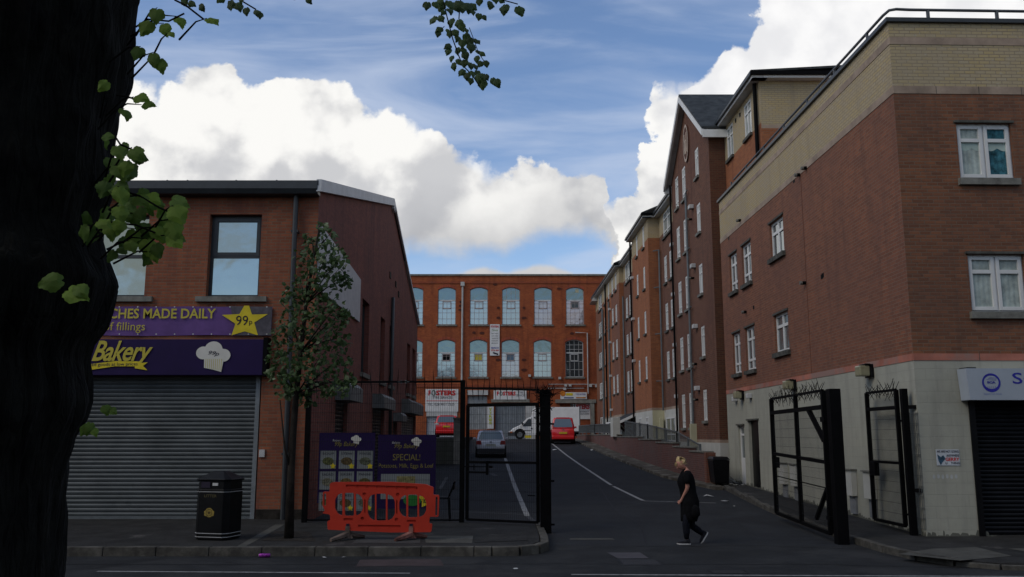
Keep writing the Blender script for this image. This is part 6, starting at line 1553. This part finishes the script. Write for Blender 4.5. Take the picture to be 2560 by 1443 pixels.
def shoe(toe, heel, up, w=.045, dy=0):
    toe, heel = Vector(toe), Vector(heel); d = (toe-heel); L_ = d.length; d /= L_; up = (up-d*up.dot(d)).normalized(); sd_ = d.cross(up)
    prof_ = [(0,.075),(.05,.10),(.32,.095),(.45,.06),(.75,.045),(.95,.03)]
    mb = MB(); rings = []
    for t, h in prof_:
        c_ = heel+d*(L_*t); wd = w*(.75 if t < .1 else 1.0 if t < .9 else .6); rings.append([c_+sd_*wd*a+up*(.022+h*b) for a, b in ((-1,0),(-1,.5),(-.55,1),(.55,1),(1,.5),(1,0))])
    loft(mb, rings); s1_ = obj('shoe', mb, shoe_m, person, smooth=False, bevel=.008)
    mb = MB(); rings = []
    for t, lift in ((-.03,.008),(.1,0),(.45,.0),(.8,.002),(1.0,.012)):
        c_ = heel+d*(L_*t); wd = w*(.8 if t < 0 else 1.08 if t < .9 else .6); rings.append([c_+sd_*wd*a+up*(b+lift*(b < .01)) for a, b in ((-1,0),(-1,.026),(1,.026),(1,0))])
    loft(mb, rings); obj('sole', mb, sole_m, s1_)
shoe(pp(292,1342,-.10), pp(472,1345,-.08), Vector((0,0,1)))
shoe(pp(628,1338,.10), pp(722,1180,.10), Vector((-.85,0,.5)))
hairm = M('blonde_hair', (.52,.40,.20), .55, var=.35, scale=26, rgb2=(.26,.18,.09))
hv = [(pp(352,195), .103), (pp(325,165), .080), (pp(385,222), .074), (pp(300,218), .056), (pp(345,180,-.03), .09)]
skin('hair', hv, [(0,1),(0,2),(1,3),(0,4)], hairm, person, 0, 2)
mb = MB()
rr_ = random.Random(2)
for k in range(26):
    a = pp(380+rr_.uniform(-30,25), 165+rr_.uniform(0,60), rr_.uniform(-.08,.08)); mb.tube([a, a+Vector((rr_.uniform(.02,.06), rr_.uniform(-.02,.02), rr_.uniform(-.05,.01)))], [.008,.002], 4)
for k in range(20):
    a = pp(272+rr_.uniform(-8,30), 195+rr_.uniform(0,45), rr_.uniform(-.08,.08)); mb.tube([a, a+Vector((rr_.uniform(-.02,.01), rr_.uniform(-.01,.01), rr_.uniform(-.06,-.02)))], [.008,.002], 4)
obj('hair_wisps', mb, hairm, person)
mb = MB(); c_ = pp(288,755,-.05); mb.hexa([c_+Vector(p) for p in ((-.045,-.035,-.012),(.03,-.035,-.025),(.03,.035,-.025),(-.045,.035,-.012),(-.045,-.035,-.004),(.03,-.035,-.016),(.03,.035,-.016),(-.045,.035,-.004))])
tag(obj('mobile_phone', mb, ink, bevel=.003), 'dark mobile phone held in the walking woman\'s hands', 'phone')
mb = MB()
for dy in (-.035, .035): mb.tube([pp(285,262,dy-.0), pp(281,262,dy)], .009, 8)
obj('eye', mb, ink, person)
mb = MB(); mb.tube([pp(300,305,-.02), pp(300,305,.02)], .006, 6); obj('mouth', mb, M('lip',(.28,.08,.07),.6), person)
mb = MB(); mb.tube([pp(362,245,-.092), pp(366,262,-.092)], [.016,.010], 8); obj('ear', mb, skinm, person)

# ------------------------------------------------------------------ trees
def heart(n=30):
    out = []
    for i in range(n):
        t = i/n
        a = 2*math.pi*t-math.pi/2; r_ = 1.0
        x = .47*math.cos(a)*(1+.12*math.sin(a)); y = .43+.46*math.sin(a)
        sn = math.sin(a)
        if sn > .2: x *= 1-.55*((sn-.2)/.8)**1.3; y += .16*((sn-.2)/.8)**3
        if t < .06 or t > .94: y += .12*(1-min(t, 1-t)/.06)
        out.append((x, y))
    return out
HEART = heart()
def leaf(mb, p, up, nrm, s, fold=.18, jag=0, rnd=random):
    """heart-shaped lime leaf with a toothed edge: stalk end at p, tip along up"""
    up = up.normalized(); sd_ = nrm.cross(up).normalized(); nn = up.cross(sd_); sk = rnd.uniform(-.10, .10); cup = rnd.uniform(.02, .22); wv = rnd.uniform(0, 6); w = rnd.uniform(.80, 1.0)
    pts = []; mid = []
    for i, (x, y) in enumerate(HEART):
        j = 1+(.045 if i % 2 else -.03)+rnd.uniform(-.03, .03)
        x = (x+sk*y)*w*j; y = .42+(y-.42)*j
        h = -abs(x)*fold+cup*math.sin(y*2.6)+.05*math.sin(wv+i*.9)
        pts.append(p+sd_*(x*s)+up*(y*s)+nn*(h*s)); mid.append(p+sd_*(x*s*.5)+up*((.42+(y-.42)*.5)*s)+nn*((-abs(x)*fold*.6+cup*math.sin((.42+(y-.42)*.5)*2.6)+.03)*s))
    b = len(mb.v); n = len(HEART); c = p+up*(.42*s)+nn*((cup*.9+.02)*s); mb.v += pts+mid+[c]
    for i in range(n):
        k = (i+1) % n; mb.f += [(b+i, b+k, b+n+k, b+n+i), (b+n+i, b+n+k, b+2*n)]; mb.mi += [mb.cur]*2
def small_leaf(mb, p, d, nrm, s):
    d = d.normalized(); sd_ = nrm.cross(d).normalized(); nn = d.cross(sd_)
    b = len(mb.v); mb.v += [p, p+sd_*(.42*s)+d*(.35*s)-nn*(.1*s), p+sd_*(.22*s)+d*(.8*s), p+d*s, p-sd_*(.22*s)+d*(.8*s), p-sd_*(.42*s)+d*(.35*s)-nn*(.1*s), p+d*(.5*s)+nn*.04*s]
    mb.f += [(b,b+1,b+6),(b+1,b+2,b+6),(b+2,b+3,b+6),(b+3,b+4,b+6),(b+4,b+5,b+6),(b+5,b,b+6)]; mb.mi += [mb.cur]*6
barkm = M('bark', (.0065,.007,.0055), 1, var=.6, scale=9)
def add_ridges(m):
    N = m.node_tree.nodes; L = m.node_tree.links; geo = N.new('ShaderNodeNewGeometry'); mp = N.new('ShaderNodeMapping'); mp.inputs['Scale'].default_value = (26, 26, 4.5)
    L.new(geo.outputs['Position'], mp.inputs['Vector']); nz = N.new('ShaderNodeTexNoise'); nz.inputs['Scale'].default_value = 1; nz.inputs['Detail'].default_value = 7; nz.inputs['Distortion'].default_value = .8
    L.new(mp.outputs[0], nz.inputs['Vector']); bp = N.new('ShaderNodeBump'); bp.inputs['Strength'].default_value = 1; bp.inputs['Distance'].default_value = .05
    L.new(nz.outputs['Fac'], bp.inputs['Height']); L.new(bp.outputs[0], N['Principled BSDF'].inputs['Normal'])
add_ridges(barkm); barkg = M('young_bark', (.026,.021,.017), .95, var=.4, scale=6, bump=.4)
# young street tree
rnd = random.Random(21)
yt = thing('young_tree', (-4.25, 17.1, PZ), 'slender young street tree with a narrow dark green crown, in front of the bakery corner', 'tree')
Yt = 17.05
tr = [pp_ for pp_ in (atY(722,1350,Yt), atY(727,1200,Yt), atY(733,1080,Yt), atY(740,990,Yt), atY(752,880,Yt), atY(765,760,Yt), atY(785,640,Yt), atY(800,560,Yt))]; tr[0].z = PZ
mb = MB(); mb.tube(tr, [.092,.070,.064,.058,.046,.034,.022,.010], 10)
mb.tube([atY(728,1180,Yt), atY(712,1120,Yt-.1), atY(700,1000,Yt-.1)], [.03,.02,.012], 6)
blobs = [(805,568,20),(778,600,26),(824,598,26),(770,640,32),(822,640,34),(852,655,28),(790,690,42),(745,725,42),(845,690,34),(722,745,26),(800,745,48),(866,700,18),(770,790,50),(722,800,34),(835,790,40),(855,790,26),(705,840,28),(765,850,52),(825,850,42),(862,850,22),(690,890,30),(745,900,48),(805,905,46),(855,905,30),(690,935,26),(745,950,44),(800,955,40),(850,955,30),(880,950,14),(755,985,30),(715,975,26),(820,985,18),(775,1005,14)]
cr = MB(); cr2 = MB(); pxm = 17.2/FPX
for bx_, by_, br in blobs:
    br *= rnd.uniform(.72, 1.0)
    c_ = atY(bx_, by_, Yt+rnd.uniform(-.35,.35)); r_ = br*pxm
    j = min(range(len(tr)), key=lambda i: abs(tr[i].z-(c_.z-.5))); q0 = tr[max(j,3)]
    mb.tube([q0, q0.lerp(c_, .5)+Vector((0,0,.08)), c_+Vector((0,0,r_*.5))], [.02,.013,.004], 5)
    n = int(16+br*br*.046)
    for k in range(n):
        d = Vector((rnd.gauss(0,1), rnd.gauss(0,1), rnd.gauss(0,1))).normalized()*r_*(rnd.random()**.42)*1.18; d.y *= 1.3
        p_ = c_+d; dr_ = Vector((rnd.uniform(-1,1), rnd.uniform(-1,1), rnd.uniform(-1.4,.5))); nr_ = Vector((rnd.uniform(-.7,.7), rnd.uniform(-1,.3), rnd.uniform(-.2,1)))
        if nr_.cross(dr_).length < .05: continue
        small_leaf(cr2 if rnd.random() < .06 else cr, p_, dr_, nr_, rnd.uniform(.075,.13))
obj('trunk', mb, barkg, yt, smooth=True); crn = obj('crown', cr, leafmat('young_leaf', (.024,.050,.013), (.058,.105,.024), .25, .7), yt)
obj('pale_leaves', cr2, leafmat('pale_leaf', (.13,.17,.08), (.19,.22,.12), .2, .6), yt)
# big lime tree, its trunk filling the left edge
bt = thing('street_tree', (-1.98, 3.15, .0), 'huge dark tree trunk with leafy shoots filling the left edge, twigs hanging from above', 'tree')
edge = [(1700,165),(1443,172),(1300,172),(1200,176),(1150,182),(1090,200),(1050,222),(1000,232),(960,228),(900,218),(860,232),(820,268),(760,290),(720,300),(690,285),(650,268),(600,262),(560,268),(500,286),(450,288),(400,290),(330,296),(300,300),(250,308),(200,322),(150,328),(100,338),(50,345),(0,352),(-150,365),(-400,372)]
XC, YC_ = -1.98, 3.15
def trunk_r(z):
    """radius of the trunk at height z, surveyed from its right-hand edge"""
    D = math.hypot(XC, YC_); tc_ = math.atan2(-XC, YC_); pts = []
    for x, y in [(e[1], e[0]) for e in edge]:
        a, b, d = ray(x, y); th = math.atan2(-a, b); r_ = D*math.sin(tc_-th); Yt_ = math.sqrt(D*D-r_*r_)*math.cos(th); pts.append((EYE+d*Yt_/b, r_))
    pts.sort()
    if z <= pts[0][0]: return pts[0][1]
    for (za, ra), (zb, rb_) in zip(pts, pts[1:]):
        if za <= z <= zb: return ra+(rb_-ra)*(z-za)/(zb-za)
    return pts[-1][1]
mb = MB(); rings = []; NZ, NA = 260, 110
for i in range(NZ):
    z = -.05+i*(6.2/(NZ-1)); r0 = trunk_r(z)
    if z < .9: r0 += (.9-z)**2*.25
    ring_ = []
    for j in range(NA):
        a = 2*math.pi*j/NA
        nz_ = noise.noise(Vector((math.cos(a)*5, math.sin(a)*5, z*1.2)))*.012+abs(noise.noise(Vector((math.cos(a)*19, math.sin(a)*19, z*2.2))))*.045+noise.noise(Vector((math.cos(a)*9, math.sin(a)*9, z*8)))*.014
        ring_.append((XC+(r0+nz_-.025)*math.cos(a), YC_+(r0+nz_-.025)*math.sin(a), z))
    rings.append(ring_)
loft(mb, rings)
limbs = [([(-1.98,3.15,5.9),(-1.9,4.2,7.2),(-1.3,6.2,8.3),(-.5,8.0,9.2)],[.42,.28,.18,.07]), ([(-2,3.15,5.9),(-3.6,2.6,8),(-5.2,2,10)],[.4,.25,.1]), ([(-2,3.1,5.9),(-1.2,1.4,8),(.4,-.6,10)],[.4,.25,.1]),
         ([(-1.9,3.3,6.0),(-1.0,4.6,6.9),(-.5,5.9,6.75),(-.25,6.7,6.35)],[.16,.09,.05,.02]), ([(-1.9,3.2,6.0),(-.2,2.6,8.2),(1.8,2.4,9.5)],[.3,.2,.08]), ([(-2,3.1,6),(-2,3.2,9),(-1.7,3.3,11.5)],[.4,.25,.08])]
for pts_, rd in limbs: mb.tube(pts_, rd, 9)
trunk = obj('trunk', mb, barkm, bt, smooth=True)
rnd = random.Random(9)
# crown overhead, above what the camera sees
cr = MB(); cents = []
for k in range(60):
    c_ = Vector((rnd.uniform(-6.5,3.2), rnd.uniform(-3,6.5), rnd.uniform(6.5,12.5)))
    if c_.z < EYE+.56*max(c_.y,0)+2.2: c_.z = EYE+.56*max(c_.y,0)+2.2+rnd.uniform(0,2)
    if (Vector((c_.x+1.8, c_.y-2.5, (c_.z-9.5)*1.3))).length > 6: continue
    cents.append(c_)
for c_ in cents:
    for k in range(75):
        p_ = c_+Vector((rnd.gauss(0,.55), rnd.gauss(0,.55), rnd.gauss(0,.38)))
        if p_.y > 0 and p_.z < EYE+.56*p_.y+.35: continue
        dr_ = Vector((rnd.uniform(-1,1), rnd.uniform(-1,1), rnd.uniform(-1.5,.3))); small_leaf(cr, p_, dr_, Vector((rnd.uniform(-.5,.5), rnd.uniform(-.5,.5), 1)), rnd.uniform(.10,.15))
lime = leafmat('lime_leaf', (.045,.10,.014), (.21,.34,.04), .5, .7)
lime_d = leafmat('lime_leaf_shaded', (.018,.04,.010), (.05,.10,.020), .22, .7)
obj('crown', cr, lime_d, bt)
# shoots on the trunk: leaf (px, py, size px, angle of the tip in degrees from down, face turn)
sh1 = [(810,40,115,0,.2),(780,110,120,-25,.3),(845,120,100,15,-.2),(915,85,100,20,.5),(870,165,55,40,.2),(1065,95,110,50,.8),(725,240,100,-15,.2),(790,270,105,10,.1),(820,300,115,12,.2),(690,500,110,70,.3),(730,540,95,80,.3),(640,560,100,15,1.2),(560,420,90,-40,.8),
       (680,760,120,35,.1),(600,750,110,30,.5),(660,830,110,-5,.3),(600,850,130,25,.6),(610,960,130,15,.4),(700,1010,110,45,.3),(740,1010,120,60,.2),(610,1060,120,20,.5),(890,1060,140,30,.1),(880,1130,150,25,.2),(870,1210,120,50,.3),(800,1170,120,30,.3),(760,1230,120,10,.4),(790,1300,75,20,.1),(690,1100,100,20,.5),(700,1180,110,-10,.4),(500,1140,120,60,.6),(560,1160,120,20,.6),(660,1240,95,30,.5),(620,1130,110,0,.6)]
lf = MB(); lfs = MB()
class Twigs:
    def __init__(s): s.l = []
    def tube(s, *a): m_ = MB(); m_.tube(*a); s.l.append(m_)
tw2 = Twigs()
def put_leaf(px, py, size, ang, turn, Y):
    a = R(ang); up = Vector((math.sin(a), -.25*turn, -math.cos(a))); nr = Vector((turn, -1, .3))
    s_ = size*.86*Y/FPX; p_ = atY(px, py, Y); leaf(lf, p_, up, nr, s_, jag=.10, rnd=rnd); return p_
for i, (x, y, s_, a, t_) in enumerate(sh1):
    Yl_ = rnd.uniform(2.75,2.95) if x*.485 < 330 else rnd.uniform(2.85,3.1)
    p_ = put_leaf(x*.4851, y*.4851, s_*.4851, a, t_, Yl_)
    if y > 600:
        _k = lf; lf = lfs
        for _ in range(3): put_leaf((x+rnd.uniform(-75,25))*.4851, (y+rnd.uniform(-50,60))*.4851, s_*.4851*rnd.uniform(.7,1), a+rnd.uniform(-60,60), rnd.uniform(-.8,.8), Yl_+rnd.uniform(.05,.2))
        lf = _k
    q0 = Vector((p_.x-.12, 3.0, p_.z-.05)); tw2.tube([q0, q0.lerp(p_, .6)+Vector((0,0,.02)), p_], [.004,.003,.0015], 5)
for (x, y, s_, a, t_) in ((160,700,70,-75,.5),(165,722,80,60,.6),(190,712,60,45,.4),(262,1012,34,20,.3),(272,1022,30,60,.3),(228,1055,40,-10,.4),(232,1070,30,30,.4),(220,1062,36,-30,.3)):
    p_ = put_leaf(x, y, s_, a, t_, 2.62 if x < 200 else 3.0)
for pl in (((700,140),(760,100),(870,110),(950,70)),((900,0),(960,30),(1050,100)),((600,490),(660,500),(720,520)),((590,700),(620,745),(680,770)),((620,980),(720,1010),(820,1070),(890,1100)),((600,1150),(700,1160),(800,1200))):
    tw2.tube([atY(x*.4851, y*.4851, 2.95) for x, y in pl], .0035, 5)
# hanging twigs at the top of the picture
def twig(pts, Y, off=(0,0), sc=1.0, r=.005): tw2.tube([atY(off[0]+x*sc, off[1]+y*sc, Y) for x, y in pts], r, 5)
O8, S8 = (1000, 0), .1732
twig([(700,-500),(620,0),(680,250),(760,560),(830,760),(900,940),(1040,1080),(1150,1250)], 6.6, O8, S8); twig([(560,-100),(560,60),(610,110)], 6.6, O8, S8); twig([(900,-200),(860,100),(850,280)], 6.6, O8, S8); twig([(1300,-200),(1480,0),(1700,60)], 6.6, O8, S8); twig([(1000,400),(1090,640),(1130,760),(1210,880)], 6.6, O8, S8, r=.003); twig([(640,380),(560,470)], 6.6, O8, S8, r=.003)
lv8 = [(400,20,120,-10),(350,60,90,20),(500,20,100,10),(560,-20,120,25),(620,20,150,-20),(700,0,160,10),(780,20,150,25),(870,10,170,5),(940,30,170,15),(1000,60,120,50),(1010,120,120,20),(1140,-40,110,5),(1150,190,110,-5),(1190,220,80,40),(1310,20,130,-5),(1430,-10,80,60),(1530,60,150,-10),(1690,90,150,25),(700,120,110,20),(650,150,90,-30),
       (520,230,130,-30),(560,250,90,40),(640,240,100,-60),(750,260,120,0),(850,280,130,10),(870,330,120,20),(620,410,110,-55),(560,440,100,-10),(690,420,110,10),(760,430,110,30),(700,470,80,10),(940,400,90,20),(930,480,120,30),(850,520,100,-20),(900,560,120,0),(980,540,130,20),(1060,560,120,40),(1030,620,140,0),(740,650,110,-50),(720,700,100,-20),(830,680,100,0),(900,680,110,20),(920,740,120,20),
       (760,800,90,-10),(820,850,100,30),(770,900,110,10),(900,860,100,10),(950,860,90,0),(1100,720,90,40),(1110,800,100,0),(1150,760,80,60),(1230,870,100,10),(1180,880,90,-20),(1010,900,110,5),(1060,920,100,20),(930,1000,110,-30),(970,1040,110,0),(1040,1020,100,10),(1120,1010,120,0),(1130,1060,130,5),(1200,1060,120,5),(1230,1070,90,20),(1330,1120,110,15),(1380,1140,120,20),(1030,1120,100,-10),(1190,1140,140,0)]
lf8 = lf; 
lfd = MB()
_lf = lf; lf = lfd
for x, y, s_, a in lv8: put_leaf(O8[0]+x*S8, O8[1]+y*S8, s_*S8*1.5, a, rnd.uniform(-.7,.7), rnd.uniform(6.3,6.9))
for x, y, s_, a in ((560,-8,30,-40),(575,0,35,10),(590,5,38,20),(615,18,30,10),(640,25,30,20),(650,30,26,0),(605,-12,30,0),(730,-14,24,20),(768,-8,28,30),(470,4,30,60),(455,-8,34,30),(500,10,30,30),(1236,-10,30,10)): put_leaf(x, y, s_, a, rnd.uniform(-.6,.6), rnd.uniform(5.0,5.6))
tw2.tube([atY(420,-60,5.3), atY(540,-20,5.3), atY(600,0,5.3), atY(640,24,5.3)], .005, 5)
lf = _lf
# what the hanging twigs grow from
tw2.tube([Vector((-.25,6.7,6.35)), atY(1121,-86,6.6)], [.02,.006], 6); tw2.tube([Vector((-.25,6.7,6.35)), atY(1225,-35,6.6)], [.015,.005], 6); tw2.tube([Vector((-1.3,6.2,8.3)), atY(420,-60,5.3)], [.03,.006], 6)
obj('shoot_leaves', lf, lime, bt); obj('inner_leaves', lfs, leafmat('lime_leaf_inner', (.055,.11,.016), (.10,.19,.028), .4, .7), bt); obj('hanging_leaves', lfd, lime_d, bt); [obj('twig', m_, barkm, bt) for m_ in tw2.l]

# ------------------------------------------------------------------ terrace on the camera's side of the street (added to shade lower walls; mirrored in the windows)
ot = thing('added_terrace', (0, -9, 0), 'dark roofed brick terrace across the street, added out of view to shade the lower walls and reflect in the bakery windows', 'building')
mb = MB(); mb.box((-34,-16,0),(30,-9,7.6)); obj('wall', mb, brick_dark, ot)
mb = MB(); mb.prism([(-16.3,7.6),(-8.7,7.6),(-12.5,10.2)], 'x', -34.2, 30.2); rf = obj('roof', mb, slate, ot)
for x in (-26,-14,-2,10,22):
    mb = MB(); mb.box((x-.9,-13,9.2),(x+.9,-12.2,11.4)); obj('chimney', mb, brick_dark, rf)
